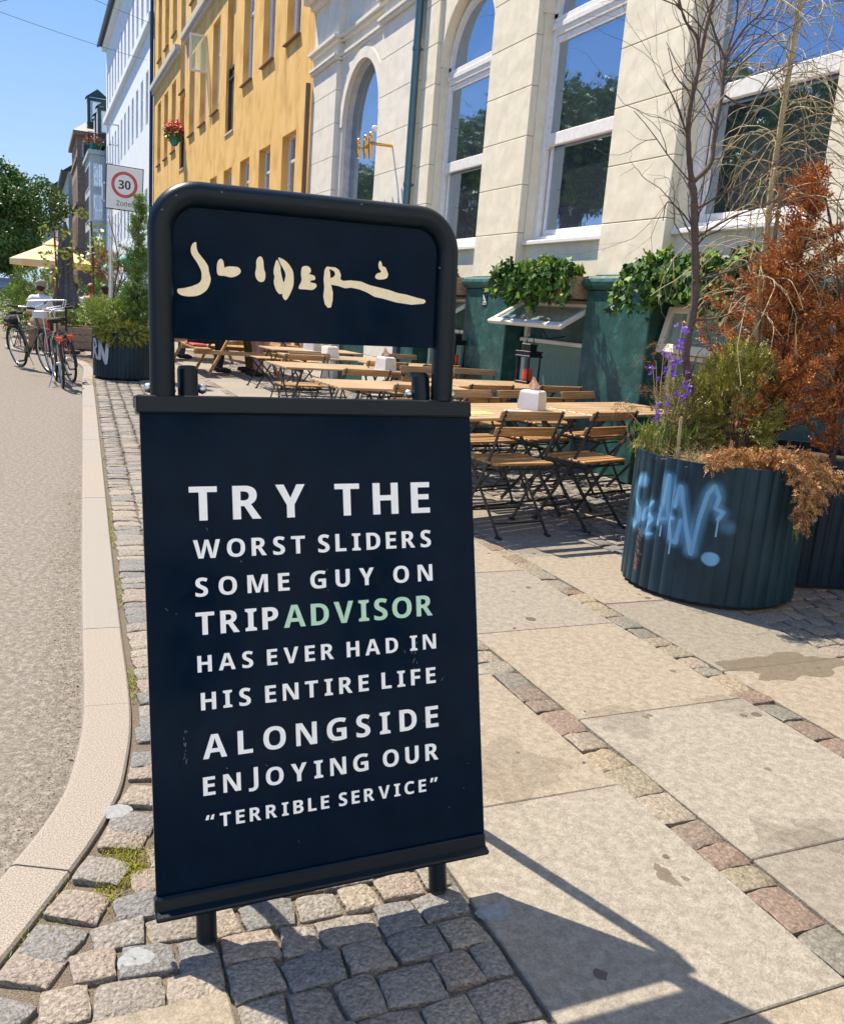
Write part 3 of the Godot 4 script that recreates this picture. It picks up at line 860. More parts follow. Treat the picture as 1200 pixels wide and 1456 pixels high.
func basement_bay(root: Node3D, z0: float, z1: float, open := true) -> void:
	var g := Geo.new()
	g.block(Vector3(5.0, 0.0, z0), Vector3(5.15, 1.7, z1))
	wpart("recess_wall", g, mats.green_plinth, root)
	# boarded panel with a cream ledge
	g = Geo.new()
	g.block(Vector3(4.965, 0.02, z0 + 0.12), Vector3(4.999, 1.11, z1 - 0.1), 0.003)
	var p := wpart("basement_panel", g, mats.green_worn, root)
	g = Geo.new()
	g.block(Vector3(4.91, 1.11, z0 + 0.06), Vector3(4.999, 1.15, z1 - 0.06), 0.005)
	g.block(Vector3(4.95, 0.02, z0 + 0.06), Vector3(4.998, 1.109, z0 + 0.115), 0.005)
	part("ledge", g, mats.cream_white, p)
	# window that tilts out above it
	g = Geo.new()
	g.block(Vector3(4.93, 1.5, z0 + 0.07), Vector3(4.999, 1.56, z1 - 0.07), 0.004)
	g.block(Vector3(4.95, 1.151, z0 + 0.07), Vector3(4.999, 1.499, z0 + 0.13), 0.004)
	g.block(Vector3(4.95, 1.151, z1 - 0.13), Vector3(4.999, 1.499, z1 - 0.07), 0.004)
	var fr := wpart("hopper_frame", g, mats.cream_white, root)
	var t := Vector3(4.915, 1.53, 0); var e := Vector3(4.5, 1.29, 0) if open else Vector3(4.83, 1.17, 0)
	var d := (e - t).normalized()
	var up := Vector3(d.y, -d.x, 0)
	if up.y < 0: up = -up
	var bs := Basis(d, up, d.cross(up))
	var l := t.distance_to(e)
	var zm := (z0 + z1) / 2; var w := z1 - z0 - 0.1
	g = Geo.new()
	g.box(Transform3D(bs, t.lerp(e, 0.05) + Vector3(0, 0, zm)), Vector3(0.05, 0.04, w), 0.006)
	g.box(Transform3D(bs, t.lerp(e, 0.93) + Vector3(0, 0, zm)), Vector3(0.075, 0.045, w), 0.008)
	for s in [-1, 1]: g.box(Transform3D(bs, t.lerp(e, 0.46) + Vector3(0, 0, zm + s * (w / 2 - 0.035))), Vector3(l * 0.79, 0.04, 0.068), 0.006)
	part("hopper_sash", g, mats.cream_white, fr)
	g = Geo.new()
	g.box(Transform3D(bs, t.lerp(e, 0.46) + Vector3(0, 0, zm)), Vector3(l * 0.8, 0.006, w - 0.12))
	part("pane", g, mats.clear_pane, fr)
	g = Geo.new()
	g.tube([Vector3(4.96, 1.2, zm + 0.1), Vector3(4.7, 1.17, zm + 0.22), Vector3(4.56, 1.27, zm + 0.3)], 0.006, 5)
	part("stay", g, mats.black_steel, fr)

func plinth_pier(root: Node3D, z0: float, z1: float) -> void:
	var g := Geo.new()
	g.block(Vector3(PLINTH, 0.0, z0 - 0.02), Vector3(5.2, 1.655, z1 + 0.02), 0.01)
	var p := wpart("plinth", g, mats.green_plinth, root)
	g = Geo.new()
	# bullnose round three sides
	var prof := [Vector2(0, 0), Vector2(-0.02, 0.012), Vector2(-0.042, 0.04), Vector2(-0.047, 0.07), Vector2(-0.035, 0.1), Vector2(-0.012, 0.124), Vector2(0.05, 0.132)]
	for i in prof.size() - 1:
		var a: Vector2 = prof[i]; var b: Vector2 = prof[i + 1]
		var ring := []
		for w in [a, b]:
			var y: float = 1.655 + w.y
			ring.append([Vector3(5.1, y, z1 + 0.02 - w.x), Vector3(PLINTH + w.x, y, z1 + 0.02 - w.x), Vector3(PLINTH + w.x, y, z0 - 0.02 + w.x), Vector3(5.1, y, z0 - 0.02 + w.x)])
		for k in 3: g.facing(ring[0][k], ring[0][k + 1], ring[1][k + 1], ring[1][k], [Vector3(0, 0.3, 1), Vector3(-1, 0.3, 0), Vector3(0, 0.3, -1)][k])
	part("moulding", g, mats.green_plinth, p)

func build_cafe() -> void:
	var root := thing("cafe_building", "cream plastered cafe house with tall arched windows on a green plinth", "building", Vector3(FRONT, 0, -7.8))
	var ys := [1.787, 2.248, 2.743, 3.234, 3.728, 4.22, 4.71, 5.21, 5.7, 6.2]
	var piers := [[-1.2, -0.25], [-4.68, -3.74], [-7.20, -6.26], [-9.80, -8.78], [-11.84, -11.38]]
	for p in piers:
		pilaster(root, p[0], p[1], FRONT, ys, mats.cream)
		plinth_pier(root, p[0], p[1])
	for b in [[-3.74, -2.16], [-6.26, -4.68], [-8.78, -7.20], [-11.38, -9.80]]:
		cafe_window(root, b[0], b[1])
		basement_bay(root, b[0], b[1], b[0] < -7.0)
	pilaster(root, -2.16, -1.2, FRONT, ys, mats.cream)
	plinth_pier(root, -2.16, -1.2)
	# rooms behind the windows
	var g := Geo.new()
	var x0 := 5.16; var x1 := 9.4; var a := -11.8; var b := -0.3
	g.quad(Vector3(x1, 1.5, a), Vector3(x1, 1.5, b), Vector3(x1, 6.1, b), Vector3(x1, 6.1, a))
	g.quad(Vector3(x0, 1.5, b), Vector3(x1, 1.5, b), Vector3(x1, 1.5, a), Vector3(x0, 1.5, a))
	g.quad(Vector3(x0, 6.1, a), Vector3(x1, 6.1, a), Vector3(x1, 6.1, b), Vector3(x0, 6.1, b))
	for z in [a, b]: g.quad(Vector3(x0, 1.5, z), Vector3(x1, 1.5, z), Vector3(x1, 6.1, z), Vector3(x0, 6.1, z))
	wpart("interior", g, mats.room, root)
	g = Geo.new()
	g.block(Vector3(4.62, 6.2, -11.95), Vector3(9.5, 6.5, -0.2), 0.02)
	wpart("cornice", g, mats.cream, root)
	g = Geo.new()
	g.block(Vector3(4.8, 6.501, -11.94), Vector3(9.5, 13.0, -0.2))
	wpart("upper_storey", g, mats.cream, root)
	g = Geo.new()
	g.block(Vector3(9.45, 0.0, -11.94), Vector3(9.6, 6.2, -0.2))
	g.block(Vector3(5.17, 0.0, -11.95), Vector3(9.5, 6.2, -11.85))
	g.block(Vector3(5.17, 0.0, -0.3), Vector3(9.5, 6.2, -0.2))
	wpart("rear_wall", g, mats.cream, root)
	# pendant lamp that shines behind the second window
	var lamp := thing("pendant_lamp", "small lit orange bulb hanging inside the tall cafe window", "lamp", Vector3(5.9, 4.05, -8.35))
	g = Geo.new()
	g.ball(Vector3.ZERO, Vector3(0.045, 0.06, 0.045), 12)
	part("bulb", g, mats.bulb_glow, lamp)
	g = Geo.new()
	g.tube([Vector3(0, 0.05, 0), Vector3(0, 2.04, 0)], 0.006, 5)
	part("cable", g, mats.black_steel, lamp)
	var li := OmniLight3D.new()
	li.name = "pendant_light"
	li.light_color = Color(1.0, 0.62, 0.25); li.light_energy = 0.6; li.light_size = 0.05; li.omni_range = 12; li.shadow_enabled = true
	lamp.add_child(li)
	# rainwater pipe
	var dp := thing("drainpipe", "blue grey rainwater pipe running down between the cream fronts", "drainpipe", Vector3(4.72, 0, -11.93))
	g = Geo.new()
	g.tube([Vector3(0, 0.05, 0), Vector3(0, 6.15, 0)], 0.052, 14)
	part("pipe", g, mats.zinc, dp)
	for y in [1.4, 3.0, 4.72, 5.9]:
		g = Geo.new()
		g.tube([Vector3(0, y, 0), Vector3(0, y + 0.05, 0)], 0.06, 14)
		g.block(Vector3(0.0, y + 0.01, -0.012), Vector3(0.09, y + 0.04, 0.012))
		part("bracket", g, mats.zinc, dp)
	build_arched_house()

func build_arched_house() -> void:
	var root := thing("arched_house", "pale house front with a round arched opening and moulded bands", "building", Vector3(FRONT, 0, -14.5))
	var ys := [0.0, 0.6, 1.1, 1.65, 2.2, 2.75, 3.3, 3.85, 4.4, 4.93, 5.4]
	pilaster(root, -13.5, -12.06, FRONT, ys, mats.cream_white)
	pilaster(root, -17.16, -15.72, FRONT, ys, mats.cream_white)
	var zm := -14.6; var r := 0.92; var spring := 4.3
	var g := Geo.new()
	var poly := [Vector2(-15.72, 5.4), Vector2(-15.72, 0.0), Vector2(zm - r, 0.0)]
	var ap := arch_points(zm, spring, r, 28)
	ap.reverse()
	poly += ap
	poly += [Vector2(zm + r, 0.0), Vector2(-13.5, 0.0), Vector2(-13.5, 5.4)]
	zy_solid(g, poly, 4.87, 4.94)
	wpart("arch_wall", g, mats.cream_white, root)
	g = Geo.new()
	arch_band(g, zm, spring, r - 0.02, r + 0.14, 4.85, 4.88, 28)
	wpart("arch_moulding", g, mats.cream_white, root)
	g = Geo.new()
	arch_band(g, zm, spring, r - 0.045, r - 0.001, 4.94, 5.12, 28)
	for s in [-1, 1]: g.block(Vector3(4.94, 0.0, zm + s * (r - 0.023) - 0.022), Vector3(5.12, spring, zm + s * (r - 0.023) + 0.022))
	var fr := wpart("arch_window", g, mats.stone_grey, root)
	g = Geo.new()
	var disc := arch_points(zm, spring, r - 0.04, 28)
	disc.append(Vector2(zm - r + 0.04, 2.62)); disc.append(Vector2(zm + r - 0.04, 2.62))
	zy_solid(g, disc, 5.03, 5.036)
	part("pane", g, mats.pane, fr)
	g = Geo.new()
	g.block(Vector3(4.95, 2.5, zm - r + 0.045), Vector3(5.1, 2.615, zm + r - 0.045), 0.006)
	part("transom", g, mats.frame_white, fr)
	g = Geo.new()
	g.block(Vector3(5.02, 0.0, zm - r + 0.045), Vector3(5.1, 2.5, zm + r - 0.045))
	part("door_leaf", g, mats.green_plinth, fr)
	# bands and frieze: over the pilasters they stand forward
	for q in [[-13.5, -12.06, 0.0], [-17.16, -15.72, 0.0], [-15.72, -13.5, 0.11]]:
		var x: float = FRONT + q[2]
		for w in [[5.4, 5.45, 0.05], [5.45, 5.5, 0.075], [5.5, 5.68, 0.0], [5.68, 5.73, 0.06], [5.73, 5.79, 0.1], [5.79, 6.5, 0.0], [6.5, 6.6, 0.09], [6.6, 6.74, 0.2], [6.74, 6.86, 0.3]]:
			g = Geo.new()
			var ex: float = 0.0 if q[2] > 0 else w[2] * 0.9
			g.block(Vector3(x - w[2], w[0], q[0] - ex * 0.999), Vector3(5.2, w[1], q[1] + ex * 0.999), 0.006 if w[2] > 0 else 0.0)
			wpart("moulding" if w[2] > 0 else "frieze", g, mats.cream_white, root)
	g = Geo.new()
	g.block(Vector3(4.82, 6.861, -17.16), Vector3(9.5, 11.0, -11.96))
	wpart("upper_storey", g, mats.cream_white, root)
	g = Geo.new()
	g.block(Vector3(5.9, 0.0, -17.1), Vector3(9.5, 6.8, -12.0))
	wpart("interior", g, mats.room, root)
	# gilded bracket ornament
	var or_ := thing("gilded_sign", "small gilded figures on a bracket beside the round arch", "ornament", Vector3(4.5, 3.64, -12.95))
	g = Geo.new()
	g.tube([Vector3(0.28, 0, 0.16), Vector3(0.1, 0.0, 0.14), Vector3(0, 0.02, 0.05), Vector3(0, -0.02, -0.2), Vector3(0, 0.03, -0.5)], 0.022, 8)
	part("bracket", g, mats.gold, or_)
	for q in [[-0.52, 0.16, 0.14], [-0.2, 0.17, 0.2], [0.02, 0.18, 0.22]]:
		g = Geo.new()
		g.tube([Vector3(0, -q[2] * 0.9, q[0] + 0.02), Vector3(0, -0.04, q[0]), Vector3(0, q[1] * 0.5, q[0])], [0.02, 0.038, 0.03], 8)
		g.ball(Vector3(0, q[1] * 0.5 + 0.045, q[0]), Vector3(0.036, 0.042, 0.036), 10)
		part("figure", g, mats.gold, or_)
	g = Geo.new()
	g.ball(Vector3(0, 0.2, 0.16), Vector3(0.045, 0.045, 0.045), 12)
	part("globe", g, mats.sign_white, or_)

# ---------------------------------------------------------------- flower boxes with ivy, stickers
func ivy_leaf(g: Geo, p: Vector3, dir: Vector3, up: Vector3, s: float) -> void:
	var side := dir.cross(up).normalized()
	var nn := side.cross(dir).normalized()
	var o := [Vector2(0, 0), Vector2(0.34, 0.1), Vector2(0.56, 0.42), Vector2(0.28, 0.5), Vector2(0.0, 1.0), Vector2(-0.28, 0.5), Vector2(-0.56, 0.42), Vector2(-0.34, 0.1)]
	var c := p + dir * s * 0.35 + nn * s * 0.07
	for i in o.size():
		var a: Vector2 = o[i]; var b: Vector2 = o[(i + 1) % o.size()]
		g.vert(c, nn); g.vert(p + (side * b.x + dir * b.y) * s, nn); g.vert(p + (side * a.x + dir * a.y) * s, nn)

func window_box(z0: float, z1: float, label: String, ivylabel: String, lush: float) -> void:
	var zm := (z0 + z1) / 2
	var bx := thing("window_box", label, "planter box", Vector3(4.72, 1.575, zm), 0.0, "wooden boxes under the cafe windows")
	var g := Geo.new()
	var hw := (z1 - z0) / 2
	for k in 2:
		g = Geo.new()
		g.block(Vector3(-0.115, 0.002 + 0.1 * k, -hw), Vector3(-0.095, 0.098 + 0.1 * k, hw), 0.003)
		part("board", g, mats.box_wood, bx)
	g = Geo.new()
	g.block(Vector3(-0.094, 0.0, -hw), Vector3(0.17, 0.02, hw)); g.block(Vector3(0.15, 0.02, -hw), Vector3(0.17, 0.2, hw))
	for s in [-1, 1]: g.block(Vector3(-0.094, 0.02, s * (hw - 0.01) - 0.01), Vector3(0.15, 0.199, s * (hw - 0.01) + 0.01))
	part("carcass", g, mats.box_wood, bx)
	g = Geo.new()
	g.block(Vector3(-0.094, 0.021, -hw + 0.021), Vector3(0.149, 0.16, hw - 0.021))
	part("soil", g, mats.soil, bx)
	var iv := thing("ivy_plant", ivylabel, "plant", Vector3(4.68, 1.74, zm), 0.0, "plants in the window boxes")
	g = Geo.new()
	g.colored = true
	var st := Geo.new()
	var clumps := int(34 * lush)
	for c in clumps:
		var z := rf(-hw * 0.95, hw * 0.92)
		var trail := rng.randf() < 0.62
		var p := Vector3(rf(-0.08, 0.04), 0, z)
		var d := Vector3(rf(-0.5, -0.1), rf(0.5, 1.0), rf(-0.5, 0.5)).normalized()
		var pts := [p]
		var len_ := rf(0.1, 0.22) if not trail else rf(0.3, 0.66)
		for k in 12:
			p += d * len_ / 12
			if trail: d = (d + Vector3(-0.05 if p.x > -0.16 else 0.12, -0.34, rf(-0.15, 0.15))).normalized()
			else: d = (d + Vector3(rf(-0.1, 0.08), 0.02, rf(-0.12, 0.12))).normalized()
			pts.append(p)
			for q in 7 if trail else 8:
				var dark := rng.randf()
				g.tint = Color(lerpf(0.016, 0.16, dark * dark), lerpf(0.06, 0.28, dark * dark), lerpf(0.016, 0.04, dark)) if trail else Color(rf(0.1, 0.24), rf(0.2, 0.36), rf(0.02, 0.05))
				var out := Vector3(rf(-1.0, -0.1), rf(-0.5, 0.7), rf(-0.9, 0.9)).normalized()
				var down := Vector3(rf(-0.5, 0.2), rf(-1.0, 0.2) if trail else rf(-0.3, 0.9), rf(-0.9, 0.9)).normalized()
				ivy_leaf(g, p + rv() * 0.055, down, out, rf(0.034, 0.075) if trail else rf(0.028, 0.055))
		st.tube(pts, 0.003, 4, false)
	part("foliage", g, mats.ivy, iv)
	part("stems", st, mats.bark, iv)

func bike_sticker(at: Vector3, label: String) -> void:
	var s := thing("bicycle_sign", label, "sign", at, 0.0, "small no bicycle plates on the plinth")
	var g := Geo.new()
	g.block(Vector3(-0.004, -0.075, -0.05), Vector3(0.0, 0.075, 0.05), 0.001)
	part("plate", g, mats.sign_black, s)
	g = Geo.new()
	for w in [[-0.022, -0.03], [0.024, -0.03]]:
		var ring := []
		for k in 17: ring.append(Vector3(-0.0055, w[1] + sin(TAU * k / 16) * 0.019, w[0] + cos(TAU * k / 16) * 0.019))
		g.tube(ring, 0.0025, 5, false)
	for l in [[-0.022, -0.03, -0.008, 0.0], [-0.008, 0.0, 0.016, -0.002], [0.024, -0.03, 0.014, 0.012], [-0.008, 0.0, 0.002, -0.028], [0.002, -0.028, 0.016, -0.002], [0.006, 0.016, 0.02, 0.012]]:
		g.tube([Vector3(-0.0055, l[1], l[0]), Vector3(-0.0055, l[3], l[2])], 0.0028, 5)
	# the hand that lifts it away
	g.tube([Vector3(-0.0055, 0.005, -0.004), Vector3(-0.0055, 0.03, -0.016), Vector3(-0.0055, 0.062, -0.034)], [0.012, 0.011, 0.006], 6)
	part("emblem", g, mats.letter_white, s)

# a street wall at x with rectangular holes [z0, z1, y0, y1, depth]; reveals are part of the wall
func street_wall(g: Geo, x: float, z0: float, z1: float, y0: float, y1: float, holes: Array) -> void:
	var zs := [z0, z1]; var ys := [y0, y1]
	for h in holes:
		zs.append(h[0]); zs.append(h[1]); ys.append(h[2]); ys.append(h[3])
	zs.sort(); ys.sort()
	for i in zs.size() - 1:
		if zs[i + 1] - zs[i] < 1e-4: continue
		var run := -1.0
		for j in ys.size() - 1:
			if ys[j + 1] - ys[j] < 1e-4: continue
			var c := Vector2((zs[i] + zs[i + 1]) / 2, (ys[j] + ys[j + 1]) / 2)
			var open := false
			for h in holes:
				if c.x > h[0] and c.x < h[1] and c.y > h[2] and c.y < h[3]: open = true; break
			if not open and run < -0.5: run = ys[j]
			if open and run > -0.5:
				g.quad(Vector3(x, run, zs[i]), Vector3(x, run, zs[i + 1]), Vector3(x, ys[j], zs[i + 1]), Vector3(x, ys[j], zs[i]))
				run = -1.0
		if run > -0.5: g.quad(Vector3(x, run, zs[i]), Vector3(x, run, zs[i + 1]), Vector3(x, y1, zs[i + 1]), Vector3(x, y1, zs[i]))
	for h in holes:
		var d: float = x + h[4]
		g.facing(Vector3(x, h[2], h[0]), Vector3(d, h[2], h[0]), Vector3(d, h[3], h[0]), Vector3(x, h[3], h[0]), Vector3.BACK)
		g.facing(Vector3(x, h[2], h[1]), Vector3(d, h[2], h[1]), Vector3(d, h[3], h[1]), Vector3(x, h[3], h[1]), Vector3.FORWARD)
		g.facing(Vector3(x, h[2], h[0]), Vector3(d, h[2], h[0]), Vector3(d, h[2], h[1]), Vector3(x, h[2], h[1]), Vector3.UP)
		g.facing(Vector3(x, h[3], h[0]), Vector3(d, h[3], h[0]), Vector3(d, h[3], h[1]), Vector3(x, h[3], h[1]), Vector3.DOWN)

func street_window(root: Node3D, x: float, h: Array, frame: Material, mull := 1, transom := 0.68, bw := 0.06) -> MeshInstance3D:
	var d: float = x + h[4]
	var g := Geo.new()
	var a: float = h[0]; var b: float = h[1]; var y0: float = h[2]; var y1: float = h[3]
	g.block(Vector3(d - 0.05, y0, a), Vector3(d + 0.02, y1, a + bw)); g.block(Vector3(d - 0.05, y0, b - bw), Vector3(d + 0.02, y1, b))
	g.block(Vector3(d - 0.05, y0, a + bw), Vector3(d + 0.02, y0 + bw, b - bw)); g.block(Vector3(d - 0.05, y1 - bw, a + bw), Vector3(d + 0.02, y1, b - bw))
	for k in mull:
		var z := lerpf(a, b, (k + 1.0) / (mull + 1))
		g.block(Vector3(d - 0.045, y0 + bw, z - bw * 0.5), Vector3(d + 0.015, y1 - bw, z + bw * 0.5))
	if transom > 0:
		var y := lerpf(y0, y1, transom)
		g.block(Vector3(d - 0.055, y - bw * 0.5, a + bw), Vector3(d + 0.016, y + bw * 0.5, b - bw))
	var w := wpart("window", g, frame, root)
	g = Geo.new()
	g.block(Vector3(d - 0.008, y0 + bw * 0.5, a + bw * 0.5), Vector3(d - 0.002, y1 - bw * 0.5, b - bw * 0.5))
	part("pane", g, mats.pane_far, w)
	return w

func house_body(root: Node3D, x: float, z0: float, z1: float, h: float, m: Material, back := 9.0) -> void:
	var g := Geo.new()
	g.quad(Vector3(x, 0, z1), Vector3(x + back, 0, z1), Vector3(x + back, h, z1), Vector3(x, h, z1))
	g.quad(Vector3(x + back, 0, z0), Vector3(x, 0, z0), Vector3(x, h, z0), Vector3(x + back, h, z0))
	g.quad(Vector3(x + back, 0, z1), Vector3(x + back, 0, z0), Vector3(x + back, h, z0), Vector3(x + back, h, z1))
	wpart("side_wall", g, m, root)
	g = Geo.new()
	g.block(Vector3(x + 0.9, 0, z0 + 0.05), Vector3(x + back - 0.05, h - 0.05, z1 - 0.05))
	wpart("interior", g, mats.room, root)

func gable_roof(root: Node3D, x: float, z0: float, z1: float, y: float, rise: float, m: Material, back := 9.0, over := 0.35) -> void:
	var g := Geo.new()
	var xm := x + back / 2
	g.quad(Vector3(x - over, y, z0), Vector3(x - over, y, z1), Vector3(xm, y + rise, z1), Vector3(xm, y + rise, z0))
	g.quad(Vector3(x + back + over, y, z1), Vector3(x + back + over, y, z0), Vector3(xm, y + rise, z0), Vector3(xm, y + rise, z1))
	g.tri(Vector3(x - over, y, z1), Vector3(x + back + over, y, z1), Vector3(xm, y + rise, z1))
	g.tri(Vector3(x + back + over, y, z0), Vector3(x - over, y, z0), Vector3(xm, y + rise, z0))
	g.quad(Vector3(x - over, y - 0.002, z1), Vector3(x - over, y - 0.002, z0), Vector3(x + back + over, y - 0.002, z0), Vector3(x + back + over, y - 0.002, z1))
	var r := wpart("roof", g, m, root)
	g = Geo.new()
	g.tube([Vector3(x - over - 0.04, y + 0.02, z0), Vector3(x - over - 0.04, y + 0.02, z1)], 0.09, 8)
	part("gutter", g, mats.zinc, r)

func build_yellow() -> void:
	var root := thing("yellow_house", "ochre yellow plastered house with deep set tall windows", "building", Vector3(FRONT, 0, -29.6))
	var x := FRONT
	var holes := []
	var wins := []
	for k in 11:
		var z1 := -18.24 - 2.137 * k
		var z0 := z1 - 1.09
		wins.append([z0, z1, 0.9, 2.6, 0.17, 1]); wins.append([z0, z1, 3.2, 4.66, 0.19, 1])
		if k == 3 or k == 7:
			wins.append([z0, z1, 5.58, 9.2 if k == 3 else 7.9, 0.2, 2])
			wins.append([z0, z1, 8.1 if k == 7 else 9.4, 11.9, 0.17, 1])
		else:
			wins.append([z0, z1, 6.41, 8.83, 0.19, 1]); wins.append([z0, z1, 10.42, 12.8, 0.19, 1])
	for w in wins: holes.append(w)
	var g := Geo.new()
	street_wall(g, x, -42.15, -17.18, 0.0, 15.0, holes)
	wpart("wall", g, mats.yellow_wall, root)
	for w in wins:
		if w[5] == 2:
			# stair niche: a window low in it, plastered above
			g = Geo.new()
			g.block(Vector3(x + 0.12, 7.25 if w[3] > 8 else 6.9, w[0] + 0.001), Vector3(x + 0.3, w[3], w[1] - 0.001))
			wpart("niche_panel", g, mats.yellow_wall, root)
			var hh: Array = [w[0], w[1], w[2], 7.249 if w[3] > 8 else 6.899, 0.12]
			street_window(root, x, hh, mats.frame_dark, 0, 0.83, 0.05)
			g = Geo.new()
			g.block(Vector3(x - 0.03, w[2] - 0.05, w[0] - 0.02), Vector3(x + 0.1, w[2] - 0.001, w[1] + 0.02))
			wpart("sill", g, mats.stone_grey, root)
		else:
			street_window(root, x, w, mats.frame_white, 1, 0.66, 0.055)
			g = Geo.new()
			g.block(Vector3(x - 0.075, w[2] - 0.035, w[0] - 0.03), Vector3(x + 0.1, w[2] - 0.001, w[1] + 0.03), 0.004)
			wpart("sill", g, mats.sill_brown, root)
	# string course, broken at the stair
	var s2 := -18.24 - 2.137 * 7
	for q in [[-42.15, s2 - 1.2], [s2 + 0.1, -17.18]]:
		g = Geo.new()
		g.block(Vector3(x - 0.1, 9.42, q[0]), Vector3(x + 0.05, 9.55, q[1]), 0.01)
		g.block(Vector3(x - 0.19, 9.551, q[0] + 0.002), Vector3(x + 0.05, 9.76, q[1] - 0.002), 0.02)
		wpart("string_course", g, mats.stone_grey, root)
	g = Geo.new()
	g.block(Vector3(x - 0.4, 14.7, -42.15), Vector3(x + 0.05, 15.0, -17.18), 0.03)
	wpart("cornice", g, mats.stone_grey, root)
	house_body(root, x, -42.15, -17.18, 15.0, mats.yellow_wall)
	gable_roof(root, x, -42.15, -17.18, 15.0, 3.0, mats.slate)
	# casement standing open
	g = Geo.new()
	var zc := -18.24 - 2.137 * 5 - 0.02
	for q in [[7.75, 7.81], [8.72, 8.78]]: g.block(Vector3(x - 0.5, q[0], zc - 0.025), Vector3(x + 0.12, q[1], zc + 0.025), 0.004)
	for q in [[x - 0.5, x - 0.43], [x + 0.05, x + 0.12]]: g.block(Vector3(q[0], 7.811, zc - 0.025), Vector3(q[1], 8.719, zc + 0.025), 0.004)
	var cs := wpart("open_casement", g, mats.frame_white, root)
	g = Geo.new()
	g.block(Vector3(x - 0.44, 7.8, zc - 0.004), Vector3(x + 0.06, 8.73, zc + 0.004))
	part("pane", g, mats.clear_pane, cs)
	# downpipe at the corner
	var dp := thing("drainpipe", "dark rainwater pipe at the far corner of the yellow house", "drainpipe", Vector3(x - 0.1, 0, -42.1))
	g = Geo.new()
	g.tube([Vector3(0, 0, 0), Vector3(0, 14.6, 0)], 0.075, 8)
	part("pipe", g, mats.cloth_blue, dp)
	dp = thing("drainpipe", "thin brown rainwater pipe between yellow and pale house fronts", "drainpipe", Vector3(x - 0.07, 0, -17.25))
	g = Geo.new()
	g.tube([Vector3(0, 0, 0), Vector3(0, 5.3, 0)], 0.045, 8)
	part("pipe", g, mats.sill_brown, dp)
	# basket of geraniums under the stair window
	flower_pot("hanging_basket", "teal hanging basket of red geraniums on the yellow house", Vector3(x - 0.28, 6.55, s2 - 0.35), 0.19, mats.teal, 0.44)

func flower_pot(called: String, label: String, at: Vector3, r: float, m: Material, spread: float) -> void:
	var t := thing(called, label, "flowers", at)
	var g := Geo.new()
	g.lathe(Transform3D.IDENTITY, [Vector2(r * 0.45, -r * 1.4), Vector2(r * 0.8, -r * 0.9), Vector2(r, 0), Vector2(r * 0.9, 0), Vector2(0, -0.02)], 16)
	part("pot", g, m, t)
	g = Geo.new()
	g.tube([Vector3(0, -r * 0.4, 0), Vector3(0.5, -r * 0.4, 0)], 0.02, 6)
	part("bracket", g, mats.black_steel, t)
	g = Geo.new(); g.colored = true
	var f := Geo.new(); f.colored = true
	for k in 420:
		var p := rv() * Vector3(spread, 0.3, spread) * 0.9 + Vector3(0, 0.1, 0)
		g.tint = Color(rf(0.04, 0.12), rf(0.1, 0.22), 0.03)
		g.leaf(p, rv().normalized(), Vector3.UP, rf(0.06, 0.12), 0.07)
		if k < 260:
			f.tint = Color(rf(0.55, 0.8), rf(0.02, 0.07), rf(0.04, 0.09))
			f.leaf(p + Vector3(0, 0.18, 0), rv().normalized(), Vector3.UP, rf(0.06, 0.11), 0.09)
	part("leaves", g, mats.leaf, t)
	part("blossoms", f, mats.petal, t)

# unseen pale house added behind the camera to bounce light onto the sign face
func build_behind() -> void:
	var root := thing("added_bounce_house", "pale house added unseen behind the camera to bounce light onto the sign", "building", Vector3(0, 0, 7.5))
	var g := Geo.new()
	var holes := []
	for k in 11:
		for f in [[1.0, 2.9], [4.4, 6.4], [7.8, 9.8], [11.0, 12.8]]: holes.append([-0.9 - 2.4 * k, 0.2 - 2.4 * k, f[0], f[1], 0.18])
	street_wall(g, 0.0, -27.0, 1.0, 0.0, 14.5, holes)
	var holder := part("wall", g, mats.blue_wall, root)
	holder.transform = Transform3D(Basis(Vector3.UP, -PI / 2), Vector3(-13.0, 0, 0))
	for h in holes:
		g = Geo.new()
		g.block(Vector3(0.15, h[2], h[0]), Vector3(0.2, h[3], h[1]))
		part("window", g, mats.pane_far, holder)
	g = Geo.new()
	g.block(Vector3(-14.0, 0.0, 0.6), Vector3(14.0, 14.5, 8.0))
	part("core", g, mats.room, root)
	g = Geo.new()
	g.block(Vector3(-14.2, 14.5, -0.4), Vector3(14.2, 15.0, 8.2), 0.05)
	part("cornice", g, mats.cream_white, root)
	root = thing("neighbour_house", "cream house next to the cafe, outside the picture", "building", Vector3(FRONT, 0, 2.5))
	g = Geo.new()
	g.block(Vector3(0.0, 0.0, -2.6), Vector3(4.7, 13.0, 2.8), 0.02)
	part("wall", g, mats.cream, root)
	g = Geo.new()
	g.block(Vector3(-0.2, 13.0, -2.6), Vector3(4.7, 13.4, 2.8), 0.02)
	part("cornice", g, mats.cream, root)

